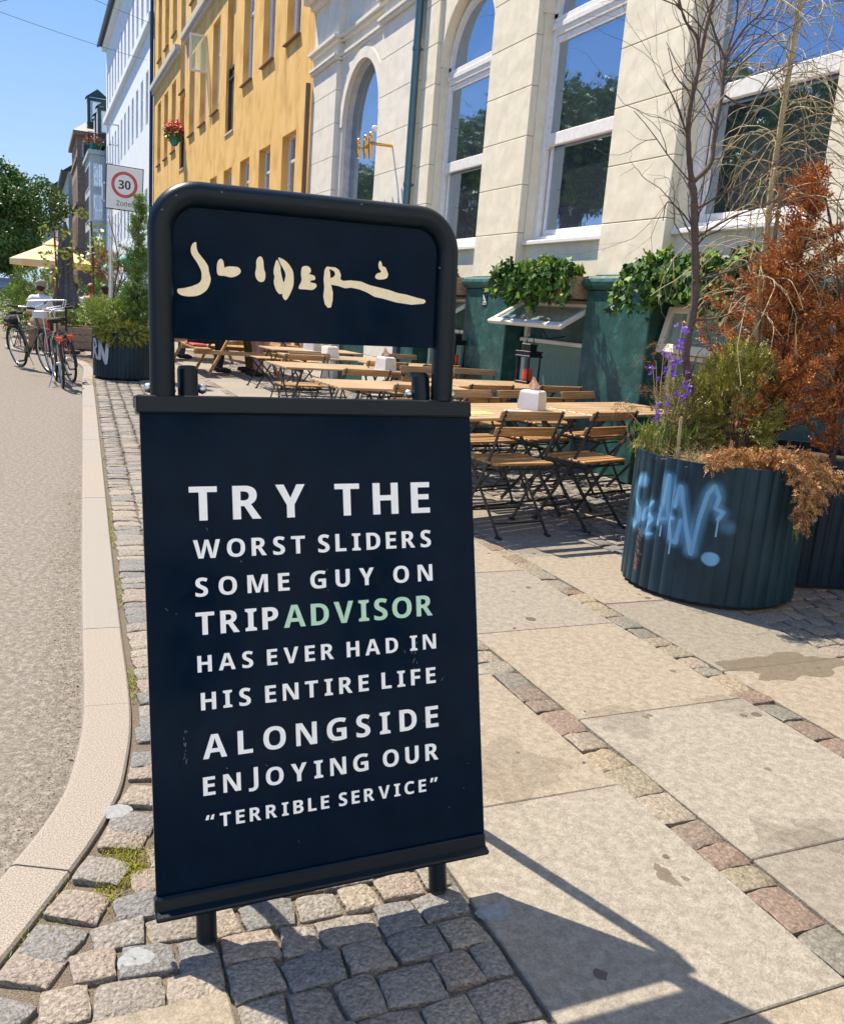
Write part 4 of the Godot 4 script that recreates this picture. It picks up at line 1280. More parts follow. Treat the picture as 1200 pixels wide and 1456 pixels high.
func build_far_houses() -> void:
	# pale blue house
	var x := FRONT
	var root := thing("pale_blue_house", "pale blue house with rows of narrow windows beside the yellow house", "building", Vector3(x, 0, -56.2))
	var holes := []
	for k in 12:
		var zc := -44.7 - 2.2 * k
		holes.append([zc - 0.5, zc + 0.5, 8.66, 10.9, 0.12]); holes.append([zc - 0.5, zc + 0.5, 4.1, 5.9, 0.12])
		holes.append([zc - 0.5, zc + 0.5, 13.25, 15.6, 0.12]); holes.append([zc - 0.45, zc + 0.45, 1.0, 2.9, 0.12])
	var g := Geo.new()
	street_wall(g, x, -70.2, -42.2, 0.0, 17.4, holes)
	wpart("wall", g, mats.blue_wall, root)
	for h in holes: street_window(root, x, h, mats.frame_white, 1, 0.66, 0.06)
	g = Geo.new()
	g.block(Vector3(x - 0.22, 12.38, -70.2), Vector3(x + 0.03, 12.75, -42.25), 0.03)
	g.block(Vector3(x - 0.3, 17.1, -70.2), Vector3(x + 0.03, 17.4, -42.25), 0.03)
	wpart("cornice", g, mats.blue_wall, root)
	house_body(root, x, -70.2, -42.2, 17.4, mats.blue_wall)
	gable_roof(root, x, -70.2, -42.2, 17.4, 3.6, mats.slate, 9.0, 0.5)
	g = Geo.new()
	for zc in [-60.1, -66.7]:
		var y: float = 9.7 if zc > -62 else 7.0
		for q in [[y, y + 0.08], [y + 1.15, y + 1.23]]: g.block(Vector3(x - 0.55, q[0], zc), Vector3(x + 0.1, q[1], zc + 0.05))
		for q in [[x - 0.55, x - 0.47], [x + 0.02, x + 0.1]]: g.block(Vector3(q[0], y, zc), Vector3(q[1], y + 1.2, zc + 0.05))
	wpart("open_casement", g, mats.frame_white, root)
	# awnings low on this stretch
	for q in [[-44.0, -47.5, "small green shop awning on the blue house, next to the yellow house"], [-49.0, -53.0, "small green shop awning on the blue house, the one farther from the yellow house"]]:
		var aw := thing("awning", q[2], "awning", Vector3(x, 2.5, (q[0] + q[1]) / 2), 0.0, "green awnings on the blue house")
		g = Geo.new()
		var w: float = (q[0] - q[1]) / 2
		g.quad(Vector3(-1.5, -0.1, -w), Vector3(-1.5, -0.1, w), Vector3(0, 0.75, w), Vector3(0, 0.75, -w))
		g.quad(Vector3(-1.5, -0.35, -w), Vector3(-1.5, -0.35, w), Vector3(-1.5, -0.1, w), Vector3(-1.5, -0.1, -w))
		g.tri(Vector3(-1.5, -0.1, w), Vector3(0, -0.1, w), Vector3(0, 0.75, w))
		part("cloth", g, mats.awning_green, aw)
	# grey green house with a projecting bay
	root = thing("bay_house", "grey green house with projecting glazed bay and dark mansard roof", "building", Vector3(x, 0, -75.0))
	holes = []
	for k in 4:
		for f in [[1.0, 3.0], [4.5, 6.4], [7.6, 9.5]]: holes.append([-72.6 - 2.2 * k, -71.5 - 2.2 * k, f[0], f[1], 0.15])
	g = Geo.new()
	street_wall(g, x, -79.9, -70.25, 0.0, 11.0, holes)
	wpart("wall", g, mats.grey_green_wall, root)
	for h in holes: street_window(root, x, h, mats.frame_white, 1, 0.66, 0.07)
	house_body(root, x, -79.9, -70.25, 11.0, mats.grey_green_wall)
	g = Geo.new()
	g.block(Vector3(3.75, 2.9, -78.5), Vector3(x - 0.001, 10.5, -71.2), 0.03)
	g.block(Vector3(3.6, 10.5, -78.7), Vector3(x - 0.001, 10.8, -71.0), 0.03)
	var bay := wpart("bay", g, mats.grey_green_wall, root)
	for f in [[3.6, 5.4], [6.0, 7.8], [8.3, 9.9]]:
		for side in 2:
			g = Geo.new()
			if side == 0: g.block(Vector3(3.95, f[0], -71.199), Vector3(4.6, f[1], -71.16))
			else: g.block(Vector3(3.71, f[0], -77.5), Vector3(3.749, f[1], -72.0))
			part("bay_window", g, mats.frame_white, bay)
			g = Geo.new()
			if side == 0:
				g.block(Vector3(4.0, f[0] + 0.08, -71.159), Vector3(4.26, f[1] - 0.08, -71.15)); g.block(Vector3(4.31, f[0] + 0.08, -71.159), Vector3(4.56, f[1] - 0.08, -71.15))
			else:
				for k in 4: g.block(Vector3(3.7, f[0] + 0.08, -77.4 + 1.35 * k), Vector3(3.709, f[1] - 0.08, -76.2 + 1.35 * k))
			part("pane", g, mats.pane_far, bay)
	# mansard
	g = Geo.new()
	g.quad(Vector3(x - 0.3, 11, -79.9), Vector3(x - 0.3, 11, -70.25), Vector3(x + 1.4, 15.0, -70.25), Vector3(x + 1.4, 15.0, -79.9))
	g.tri(Vector3(x - 0.3, 11, -70.25), Vector3(x + 1.4, 11, -70.25), Vector3(x + 1.4, 15.0, -70.25))
	g.block(Vector3(x + 1.41, 11, -79.9), Vector3(x + 9, 15.0, -70.26))
	wpart("mansard_roof", g, mats.dark_green_roof, root)
	for q in [[-73.5, 11.9], [-77.0, 11.9], [-79.1, 13.45]]:
		g = Geo.new()
		var xo: float = 4.4 if q[1] < 12.5 else 3.98
		g.block(Vector3(xo, q[1], q[0] - 0.7), Vector3(xo + 1.9, q[1] + 2.1, q[0] + 0.7), 0.02)
		g.tri(Vector3(xo - 0.15, q[1] + 2.1, q[0] + 0.8), Vector3(xo + 1.6, q[1] + 2.1, q[0] + 0.8), Vector3(xo + 0.72, q[1] + 2.75, q[0] + 0.8))
		g.quad(Vector3(xo - 0.15, q[1] + 2.1, q[0] - 0.8), Vector3(xo - 0.15, q[1] + 2.1, q[0] + 0.8), Vector3(xo + 0.72, q[1] + 2.75, q[0] + 0.8), Vector3(xo + 0.72, q[1] + 2.75, q[0] - 0.8))
		var dm := wpart("dormer", g, mats.dark_green_roof, root)
		g = Geo.new()
		g.block(Vector3(xo + 0.2, q[1] + 0.35, q[0] + 0.7), Vector3(xo + 1.25, q[1] + 1.85, q[0] + 0.74))
		g.block(Vector3(xo - 0.04, q[1] + 0.35, q[0] - 0.45), Vector3(xo, q[1] + 1.85, q[0] + 0.45))
		part("window_frame", g, mats.frame_white, dm)
		g = Geo.new()
		for k in 2: g.block(Vector3(xo + 0.27 + 0.48 * k, q[1] + 0.42, q[0] + 0.741), Vector3(xo + 0.7 + 0.48 * k, q[1] + 1.78, q[0] + 0.75))
		part("pane", g, mats.pane_far, dm)
	g = Geo.new()
	for k in 12: g.tube([Vector3(3.68, 10.8, -71.1 - 0.62 * k), Vector3(3.68, 11.9, -71.1 - 0.62 * k)], 0.025, 5)
	for k in 4: g.tube([Vector3(3.68 + 0.3 * k, 10.8, -71.1), Vector3(3.68 + 0.3 * k, 11.9, -71.1)], 0.025, 5)
	g.tube([Vector3(4.7, 11.9, -71.1), Vector3(3.68, 11.9, -71.1), Vector3(3.68, 11.9, -78.4)], 0.035, 6)
	wpart("balcony_railing", g, mats.black_steel, root)
	flower_pot("balcony_flowers", "red flowers in a pot on the balcony above the grey bay", Vector3(3.95, 11.2, -71.5), 0.32, mats.teal, 0.85)
	# brown house that stands forward
	var bx := 3.25
	root = thing("brown_house", "brown brick house with pale hipped roof standing forward in the street", "building", Vector3(bx, 0, -85.5))
	holes = []
	for k in 4:
		for f in [[1.2, 3.2], [4.6, 6.8], [8.0, 10.0], [10.8, 12.4]]: holes.append([-83.0 - 2.4 * k, -81.9 - 2.4 * k, f[0], f[1], 0.15])
	g = Geo.new()
	street_wall(g, bx, -91.0, -80.0, 0.0, 12.9, holes)
	wpart("wall", g, mats.brown_wall, root)
	for h in holes: street_window(root, bx, h, mats.frame_white, 1, 0.66, 0.08)
	house_body(root, bx, -91.0, -80.0, 12.9, mats.brown_wall)
	for f in [4.2, 7.6, 11.0]:
		g = Geo.new()
		g.block(Vector3(bx - 0.12, f, -91.0), Vector3(bx + 1.5, f + 0.25, -79.9), 0.02)
		wpart("string_course", g, mats.brown_wall, root)
	g = Geo.new()
	g.block(Vector3(bx + 0.35, 10.6, -79.999), Vector3(bx + 1.2, 12.3, -79.95))
	wpart("end_window", g, mats.grey_green_wall, root)
	g = Geo.new()
	g.block(Vector3(bx - 0.3, 12.9, -91.2), Vector3(bx + 9, 13.2, -79.6), 0.05)
	wpart("eave", g, mats.brown_wall, root)
	g = Geo.new()
	g.quad(Vector3(bx - 0.3, 13.2, -91.2), Vector3(bx - 0.3, 13.2, -79.6), Vector3(bx + 1.6, 14.8, -81.6), Vector3(bx + 1.6, 14.8, -89.4))
	g.quad(Vector3(bx - 0.3, 13.2, -79.6), Vector3(bx + 9, 13.2, -79.6), Vector3(bx + 7, 14.8, -81.6), Vector3(bx + 1.6, 14.8, -81.6))
	wpart("roof", g, mats.pale_roof, root)
	# further houses of the row
	var row := [[2.95, -92.0, -116.0, 11.4, "grey_green_wall", "slate", "pale blue grey house further along, beyond the brown house"], [2.55, -116.1, -150.0, 12.4, "brown_wall", "slate", "dark brown house far down the street"], [1.75, -150.1, -200.0, 9.6, "grey_green_wall", "slate", "distant grey house at the end of the row"]]
	for q in row:
		var hx: float = q[0]
		root = thing("far_house", q[6], "building", Vector3(hx, 0, (q[1] + q[2]) / 2), 0.0)
		holes = []
		var n := int((q[1] - q[2]) / 2.6)
		for k in n:
			for f in [[1.2, 3.0], [4.4, 6.4], [7.4, 9.2]]: holes.append([q[1] - 1.9 - 2.6 * k, q[1] - 0.8 - 2.6 * k, f[0], f[1], 0.15])
		g = Geo.new()
		street_wall(g, hx, q[2], q[1], 0.0, q[3], holes)
		wpart("wall", g, mats[q[4]], root)
		for h in holes: street_window(root, hx, h, mats.frame_white, 1, 0.66, 0.08)
		house_body(root, hx, q[2], q[1], q[3], mats[q[4]])
		gable_roof(root, hx, q[2], q[1], q[3], 3.6, mats[q[5]], 9.0, 0.5)
		g = Geo.new()
		for k in 3:
			var zc: float = lerpf(q[1], q[2], (k + 0.5) / 3)
			g.block(Vector3(hx + 1.2, q[3] + 0.6, zc - 0.8), Vector3(hx + 3.5, q[3] + 2.0, zc + 0.8), 0.05)
			g.block(Vector3(hx + 3.8, q[3] + 2.6, zc + 2.0), Vector3(hx + 4.9, q[3] + 4.6, zc + 3.0), 0.05)
		wpart("dormers_and_chimneys", g, mats.slate, root)

# ---------------------------------------------------------------- the pavement sign
func glyph_line(parent: Node3D, text: String, x0: float, x1: float, base: float, cap: float, z: float, m: Material, m2: Material = null, split := 99) -> void:
	var font := SystemFont.new()
	font.font_names = PackedStringArray(["Droid Sans"])
	font.font_weight = 700
	# each character its own print; first measure, then space so that the line runs from x0 to x1
	var meshes := []; var widths := []; var lefts := []
	var total := 0.0
	var unit := 0.0
	for i in text.length():
		var tm := TextMesh.new()
		tm.font = font; tm.font_size = 64; tm.pixel_size = 0.01; tm.depth = 0.03; tm.text = text[i]
		tm.horizontal_alignment = HORIZONTAL_ALIGNMENT_LEFT; tm.vertical_alignment = VERTICAL_ALIGNMENT_BOTTOM
		meshes.append(tm)
		if text[i] == " ":
			widths.append(-1.0); lefts.append(0.0)
			continue
		var bb := tm.get_aabb()
		widths.append(bb.size.x); lefts.append(bb.position.x)
		if unit == 0.0 and text[i] in "THEIRLADVPN": unit = bb.size.y
	var s := cap / unit
	var gaps := 0.0
	for i in text.length():
		if widths[i] < 0: gaps += 1.1
		else:
			total += widths[i] * s * 1.13
			gaps += 1.0
	gaps -= 1.0
	var gap := (x1 - x0 - total) / gaps
	var x := x0
	for i in text.length():
		if widths[i] < 0:
			x += gap * 1.1
			continue
		var tm: TextMesh = meshes[i]
		var bb := tm.get_aabb()
		var o := MeshInstance3D.new()
		o.mesh = tm
		o.material_override = m2 if m2 and i >= split else m
		var key := "%d/letter" % parent.get_instance_id()
		var k: int = taken.get(key, 0)
		taken[key] = k + 1
		o.name = "letter" if k == 0 else "letter_%03d" % k
		parent.add_child(o)
		o.scale = Vector3(s * 1.13, s, s * 0.8)
		var yoff := 0.0
		if text[i] in "\u201c\u201d": yoff = cap - (bb.position.y + bb.size.y) * s
		elif text[i] in "SOGUJ": yoff = cap * 0.5 - (bb.position.y + bb.size.y * 0.5) * s
		else: yoff = -bb.position.y * s
		o.position = Vector3(x - lefts[i] * s * 1.13, base + yoff, z)
		x += widths[i] * s * 1.13 + gap

func pts2(a: Array) -> PackedVector2Array:
	var p := PackedVector2Array()
	for i in range(0, a.size(), 2): p.append(Vector2(a[i], a[i + 1]))
	return p

func build_sign() -> void:
	var s := thing("pavement_sign", "tall black pavement sign with white lettering and cream logo on the cobbles", "sign", Vector3(0.581, 0.0, -1.605))
	var lean := Basis(Vector3.RIGHT, -deg_to_rad(14.3)) * Basis(Vector3.BACK, deg_to_rad(0.8))
	# front frame, leaning back; its parts are built in the plane of the panel
	var fp := part("front_panel", panel_geo(), mats.sign_black, s)
	fp.basis = lean
	var g := Geo.new()
	# folded top bar, with a lip, and bottom bar
	g.block(Vector3(-0.381, 1.128, -0.026), Vector3(0.381, 1.166, 0.012), 0.0035)
	part("top_bar", g, mats.sign_tube, fp)
	g = Geo.new()
	g.block(Vector3(-0.381, 1.145, -0.058), Vector3(0.381, 1.17, -0.029), 0.003)
	part("hinge_bar", g, mats.sign_tube, fp)
	g = Geo.new()
	g.block(Vector3(-0.378, 0.098, -0.02), Vector3(0.38, 0.136, 0.014), 0.005)
	g.box(Transform3D(Basis(Vector3.RIGHT, 0.5), Vector3(0.001, 0.1, 0.018)), Vector3(0.758, 0.012, 0.022), 0.003)
	part("bottom_bar", g, mats.sign_tube, fp)
	for sx in [-1, 1]:
		g = Geo.new()
		g.tube([Vector3(sx * 0.27, 0.012, -0.032), Vector3(sx * 0.27, 1.225, -0.032)], 0.0215, 18)
		g.lathe(Transform3D(Basis.IDENTITY, Vector3(sx * 0.27, 1.225, -0.032)), [Vector2(0.0215, 0.0), Vector2(0.019, 0.008), Vector2(0, 0.009)], 18)
		var leg := part("leg", g, mats.sign_tube, fp)
		g = Geo.new()
		g.tube([Vector3(sx * 0.27, 0.0035, -0.032), Vector3(sx * 0.27, 0.013, -0.032)], 0.019, 14)
		part("foot_cap", g, mats.rubber, leg)
		# bolt and wing nut at the top bar
		g = Geo.new()
		g.tube([Vector3(sx * 0.295, 1.184, -0.035), Vector3(sx * 0.352, 1.184, -0.035)], 0.006, 8)
		g.ball(Vector3(sx * 0.35, 1.186, -0.035), Vector3(0.012, 0.011, 0.012), 8)
		part("bolt", g, mats.steel, fp)
		g = Geo.new()
		g.ball(Vector3(sx * 0.24, 1.186, -0.035), Vector3(0.011, 0.011, 0.011), 8)
		part("nut", g, mats.steel, fp)
	# chipped paint: bare specks along the folded edge
	g = Geo.new()
	for k in 26:
		var x := rf(-0.37, 0.37)
		var w := rf(0.002, 0.009)
		g.box(Transform3D(Basis(Vector3.BACK, rf(-0.3, 0.3)), Vector3(x, 1.1625 - absf(rng.randfn(0, 0.002)), 0.0105)), Vector3(w, rf(0.001, 0.003), 0.0022))
	for k in 20:
		g.box(Transform3D(Basis(Vector3.BACK, rf(-1.5, 1.5)), Vector3(rf(-0.37, 0.37), rf(0.16, 1.1), 0.0011)), Vector3(rf(0.0006, 0.0014), rf(0.002, 0.009), 0.0006))
	for k in 16:
		g.box(Transform3D(Basis(Vector3.BACK, rf(-0.9, 0.4)), Vector3(0.215 + rng.randfn(0, 0.006), 0.585 + rng.randfn(0, 0.017), 0.0011)), Vector3(0.0012, rf(0.003, 0.011), 0.0006))
	for k in 12:
		g.box(Transform3D(Basis(Vector3.BACK, rf(-0.4, 0.4)), Vector3(-0.305 + rng.randfn(0, 0.003), 0.43 + rng.randfn(0, 0.02), 0.0011)), Vector3(0.0011, rf(0.003, 0.01), 0.0006))
	part("scratches", g, mats.scratch, fp)
	# lettering
	var lines := [["TRY THE", -0.281, 0.268, 0.904, 0.0715], ["WORST SLIDERS", -0.276, 0.268, 0.8245, 0.0385], ["SOME GUY ON", -0.2745, 0.269, 0.745, 0.0385], ["TRIPADVISOR", -0.276, 0.266, 0.664, 0.0475], ["HAS EVER HAD IN", -0.2755, 0.272, 0.586, 0.0345], ["HIS ENTIRE LIFE", -0.271, 0.268, 0.506, 0.0365], ["ALONGSIDE", -0.2705, 0.271, 0.4035, 0.05], ["ENJOYING OUR", -0.2725, 0.268, 0.327, 0.0385], ["\u201cTERRIBLE SERVICE\u201d", -0.27, 0.264, 0.257, 0.0285]]
	for l in lines:
		if l[0] == "TRIPADVISOR": glyph_line(fp, l[0], l[1], l[2], l[3], l[4], 0.001, mats.letter_white, mats.letter_green, 4)
		else: glyph_line(fp, l[0], l[1], l[2], l[3], l[4], 0.001, mats.letter_white)
	# rear support frame
	var hinge: Vector3 = lean * Vector3(0, 1.16, -0.043)
	g = Geo.new()
	var foot_z := -0.55
	for sx in [-1, 1]:
		g = Geo.new()
		var rx: float = 0.36 if sx > 0 else -0.3
		g.tube([Vector3(hinge.x + rx, hinge.y - 0.005, hinge.z - 0.014), Vector3(rx, 0.013, foot_z)], 0.019, 14)
		part("rear_leg", g, mats.sign_tube, s)
		g = Geo.new()
		g.tube([Vector3(rx, 0.0035, foot_z - 0.002), Vector3(rx, 0.014, foot_z)], 0.017, 12)
		part("foot_cap", g, mats.rubber, s)
	g = Geo.new()
	g.tube([Vector3(-0.3, 0.35, lerpf(foot_z, hinge.z, 0.3)), Vector3(0.36, 0.35, lerpf(foot_z, hinge.z, 0.3))], 0.012, 10)
	part("rear_rail", g, mats.sign_tube, s)
	# header: bent tube with a board in it
	var hd := part("header_board", header_geo(), mats.sign_black, s)
	hd.transform = Transform3D(Basis(Vector3.RIGHT, -deg_to_rad(3.0)) * Basis(Vector3.BACK, deg_to_rad(1.15)), lean * Vector3(-0.006, 1.168, -0.012))
	g = Geo.new()
	var path := []
	var w := 0.319; var h := 0.409; var r := 0.076
	path.append(Vector3(-w, 0.0, 0)); path.append(Vector3(-w, h - r, 0))
	for k in range(1, 11): path.append(Vector3(-w + r - cos(PI / 2 * k / 10) * r, h - r + sin(PI / 2 * k / 10) * r, 0))
	path.append(Vector3(0, h, 0))
	for k in 10: path.append(Vector3(w - r + sin(PI / 2 * k / 10) * r, h - r + cos(PI / 2 * k / 10) * r, 0))
	path.append(Vector3(w, h - r, 0)); path.append(Vector3(w, 0.0, 0))
	g.tube(path, 0.0255, 20)
	part("header_tube", g, mats.sign_tube, hd)
	# hand painted name
	var name_ := {
		"j": [-0.2487,0.3154,-0.2546,0.3126,-0.2587,0.3036,-0.2583,0.2932,-0.2525,0.2832,-0.2448,0.2722,-0.2385,0.2587,-0.2375,0.2447,-0.2423,0.2350,-0.2542,0.2284,-0.2707,0.2227,-0.2848,0.2202,-0.2872,0.2159,-0.2838,0.2102,-0.2744,0.2066,-0.2591,0.2063,-0.2437,0.2096,-0.2305,0.2181,-0.2233,0.2280,-0.2191,0.2436,-0.2226,0.2574,-0.2242,0.2690,-0.2325,0.2813,-0.2430,0.2932,-0.2470,0.3022,-0.2478,0.3113],
		"l": [-0.1985,0.2861,-0.2038,0.2810,-0.2062,0.2703,-0.2058,0.2574,-0.2015,0.2523,-0.1894,0.2521,-0.1773,0.2499,-0.1650,0.2538,-0.1572,0.2607,-0.1572,0.2667,-0.1626,0.2715,-0.1724,0.2722,-0.1845,0.2714,-0.1913,0.2685,-0.1922,0.2783,-0.1946,0.2840],
		"i": [-0.1152,0.2971,-0.1207,0.2936,-0.1239,0.2857,-0.1236,0.2738,-0.1260,0.2617,-0.1235,0.2511,-0.1167,0.2450,-0.1092,0.2455,-0.1050,0.2511,-0.1043,0.2632,-0.1076,0.2725,-0.1087,0.2868,-0.1112,0.2943],
		"d": [-0.0793,0.2926,-0.0842,0.2814,-0.0864,0.2668,-0.0840,0.2549,-0.0860,0.2463,-0.0813,0.2308,-0.0736,0.2220,-0.0659,0.2232,-0.0671,0.2183,-0.0619,0.2105,-0.0568,0.2122,-0.0492,0.2254,-0.0430,0.2429,-0.0432,0.2649,-0.0472,0.2768,-0.0589,0.2905,-0.0743,0.2977,-0.0760,0.2940,-0.0716,0.2847,-0.0664,0.2766,-0.0612,0.2673,-0.0604,0.2589,-0.0643,0.2465,-0.0680,0.2571,-0.0707,0.2679,-0.0723,0.2798],
		"e": [-0.0172,0.2843,-0.0245,0.2805,-0.0264,0.2663,-0.0249,0.2535,-0.0302,0.2416,-0.0310,0.2364,-0.0260,0.2349,-0.0164,0.2352,-0.0013,0.2349,0.0075,0.2406,0.0085,0.2466,0.0026,0.2496,-0.0057,0.2501,-0.0044,0.2549,0.0033,0.2559,0.0055,0.2612,0.0010,0.2661,-0.0087,0.2670,-0.0047,0.2729,-0.0053,0.2793,-0.0103,0.2838],
		"r": [],
		"s": [0.1546,0.3077,0.1510,0.3008,0.1522,0.2916,0.1583,0.2836,0.1482,0.2794,0.1440,0.2725,0.1471,0.2679,0.1574,0.2670,0.1705,0.2703,0.1747,0.2786,0.1708,0.2890,0.1668,0.2948,0.1609,0.2954,0.1586,0.3027]}
	for k in name_:
		g = Geo.new()
		var pl := smooth2(pts2(name_[k])) if name_[k] else PackedVector2Array()
		if k == "r":
			# the bowl of the R is a ring: split it into stem with tail, and bowl
			pl = pts2([0.0311,0.2862,0.0262,0.2789,0.0246,0.2594,0.0264,0.2413,0.0245,0.2229,0.0284,0.2061,0.0356,0.1986,0.0426,0.2003,0.0459,0.2162,0.0462,0.2320,0.0416,0.2487,0.0571,0.2471,0.0742,0.2429,0.0884,0.2451,0.1086,0.2424,0.1262,0.2368,0.1439,0.2285,0.1646,0.2257,0.1976,0.2189,0.2339,0.2160,0.2643,0.2199,0.2696,0.2248,0.2655,0.2293,0.2454,0.2325,0.2209,0.2376,0.1998,0.2399,0.1788,0.2453,0.1550,0.2492,0.1315,0.2531,0.1110,0.2597,0.0852,0.2607,0.0696,0.2584,0.0624,0.2618,0.0467,0.2652,0.0399,0.2624,0.0391,0.2733,0.0367,0.2822])
			var bowl := pts2([0.0311,0.2863,0.0507,0.2859,0.0592,0.2812,0.0639,0.2711,0.0625,0.2619,0.0468,0.2653,0.0510,0.2715,0.0480,0.2778,0.0368,0.2823])
			g.extrude(bowl, 0.0007, Transform3D(Basis.IDENTITY, Vector3(0, 0, 0.0005)))
		g.extrude(pl, 0.0007, Transform3D(Basis.IDENTITY, Vector3(0, 0, 0.0005)))
		part("logo_letter", g, mats.letter_cream, hd)
	g = Geo.new()
	for k in 5: g.box(Transform3D(Basis(Vector3.BACK, rf(-1, 1)), Vector3([-0.29, -0.318, 0.29, 0.1, -0.2][k], [0.4, 0.37, 0.3, 0.42, 0.415][k], 0.0245)), Vector3(0.0035, 0.0022, 0.003))
	part("scratches", g, mats.scratch, hd)

func smooth2(p: PackedVector2Array, n := 4) -> PackedVector2Array:   # closed curve through the points
	var o := PackedVector2Array()
	var m := p.size()
	for i in m:
		var a := p[(i + m - 1) % m]; var b := p[i]; var c := p[(i + 1) % m]; var d := p[(i + 2) % m]
		for k in n: o.append(b.cubic_interpolate(c, a, d, float(k) / n))
	return o

func panel_geo() -> Geo:
	var g := Geo.new()
	g.block(Vector3(-0.374, 0.12, -0.011), Vector3(0.382, 1.14, 0.0005), 0.0015)
	return g

func header_geo() -> Geo:
	var g := Geo.new()
	g.block(Vector3(-0.296, 0.12, -0.008), Vector3(0.296, 0.39, 0.0), 0.001)
	return g

# ---------------------------------------------------------------- chairs and tables
func make_chair(label: String) -> Node3D:   # faces -z, origin on the floor
	var t := thing("folding_chair", label, "chair", Vector3.ZERO, 0.0, "folding cafe chairs")
	var g := Geo.new()
	for s in [-1, 1]:
		g = Geo.new()
		var x: float = s * 0.212
		g.bar(Vector3(x, 0.8, 0.205), Vector3(x, 0.47, 0.06), 0.022, 0.007, Vector3.RIGHT, 0.001)
		g.bar(Vector3(x, 0.474, 0.062), Vector3(x, 0.008, -0.225), 0.022, 0.007, Vector3.RIGHT, 0.001)
		var l := part("leg", g, mats.black_steel, t)
		g = Geo.new()
		g.block(Vector3(x - 0.014, 0.0, -0.25), Vector3(x + 0.014, 0.014, -0.205), 0.004)
		part("foot", g, mats.rubber, l)
		g = Geo.new()
		x = s * 0.188
		g.bar(Vector3(x, 0.435, -0.2), Vector3(x, 0.008, 0.205), 0.022, 0.007, Vector3.RIGHT, 0.001)
		l = part("leg", g, mats.black_steel, t)
		g = Geo.new()
		g.block(Vector3(x - 0.014, 0.0, 0.185), Vector3(x + 0.014, 0.014, 0.235), 0.004)
		part("foot", g, mats.rubber, l)
		g = Geo.new()
		g.bar(Vector3(s * 0.2, 0.437, -0.205), Vector3(s * 0.2, 0.437, 0.16), 0.02, 0.006, Vector3.RIGHT)
		part("seat_rail", g, mats.black_steel, t)
	for q in [[0.208, 0.1, -0.168], [0.185, 0.08, 0.139], [0.208, 0.4, 0.017], [0.2, 0.427, -0.19], [0.2, 0.427, 0.15]]:
		g = Geo.new()
		g.tube([Vector3(-q[0], q[1], q[2]), Vector3(q[0], q[1], q[2])], 0.006, 6)
		part("rod", g, mats.black_steel, t)
	for k in 6:
		g = Geo.new()
		g.block(Vector3(-0.222, 0.449, -0.2 + 0.0615 * k), Vector3(0.222, 0.466, -0.2 + 0.0615 * k + 0.046), 0.004)
		part("seat_slat", g, mats["slat%d" % (k % 3)], t)
	for k in 2:
		g = Geo.new()
		var a := Vector3(0, 0.765 - 0.105 * k, 0.19 - 0.046 * k)
		var tilt := Basis(Vector3.RIGHT, -0.415)
		g.box(Transform3D(tilt.rotated(Vector3.RIGHT, 0.83), a + Vector3(0, 0, -0.014)), Vector3(0.475, 0.062, 0.016), 0.004)
		var sl := part("back_slat", g, mats["slat%d" % (k * 2)], t)
		g = Geo.new()
		for s in [-1, 1]:
			for w in [-0.016, 0.016]: g.ball(a + Vector3(s * 0.212, w, 0.012 + w * 0.44), Vector3(0.0045, 0.0045, 0.004), 6)
		part("bolts", g, mats.steel, sl)
	return t

func make_table(label: String, l: float, w: float) -> Node3D:   # long side along x
	var t := thing("cafe_table", label, "table", Vector3.ZERO, 0.0, "slatted wooden cafe tables")
	var n := int(w / 0.082)
	var g := Geo.new()
	for k in n:
		g = Geo.new()
		g.block(Vector3(-l / 2, 0.702, -w / 2 + k * w / n + 0.005), Vector3(l / 2, 0.722, -w / 2 + (k + 1) * w / n - 0.005), 0.004)
		part("top_slat", g, mats.table_wood, t)
	for s in [-1, 1]:
		g = Geo.new()
		var x: float = s * (l / 2 - 0.16)
		g.block(Vector3(x - 0.02, 0.675, -w / 2 + 0.03), Vector3(x + 0.02, 0.701, w / 2 - 0.03), 0.003)
		part("batten", g, mats.black_steel, t)
		for q in [1, -1]:
			g = Geo.new()
			g.bar(Vector3(x + q * 0.015, 0.675, q * (w / 2 - 0.06)), Vector3(x + q * 0.015, 0.004, -q * (w / 2 - 0.05)), 0.026, 0.01, Vector3.RIGHT, 0.001)
			part("leg", g, mats.black_steel, t)
	for q in [[0.12, -1], [0.12, 1]]:
		g = Geo.new()
		g.tube([Vector3(-l / 2 + 0.16, 0.12, q[1] * (w / 2 - 0.12)), Vector3(l / 2 - 0.16, 0.12, q[1] * (w / 2 - 0.12))], 0.008, 6)
		part("stretcher", g, mats.black_steel, t)
	return t

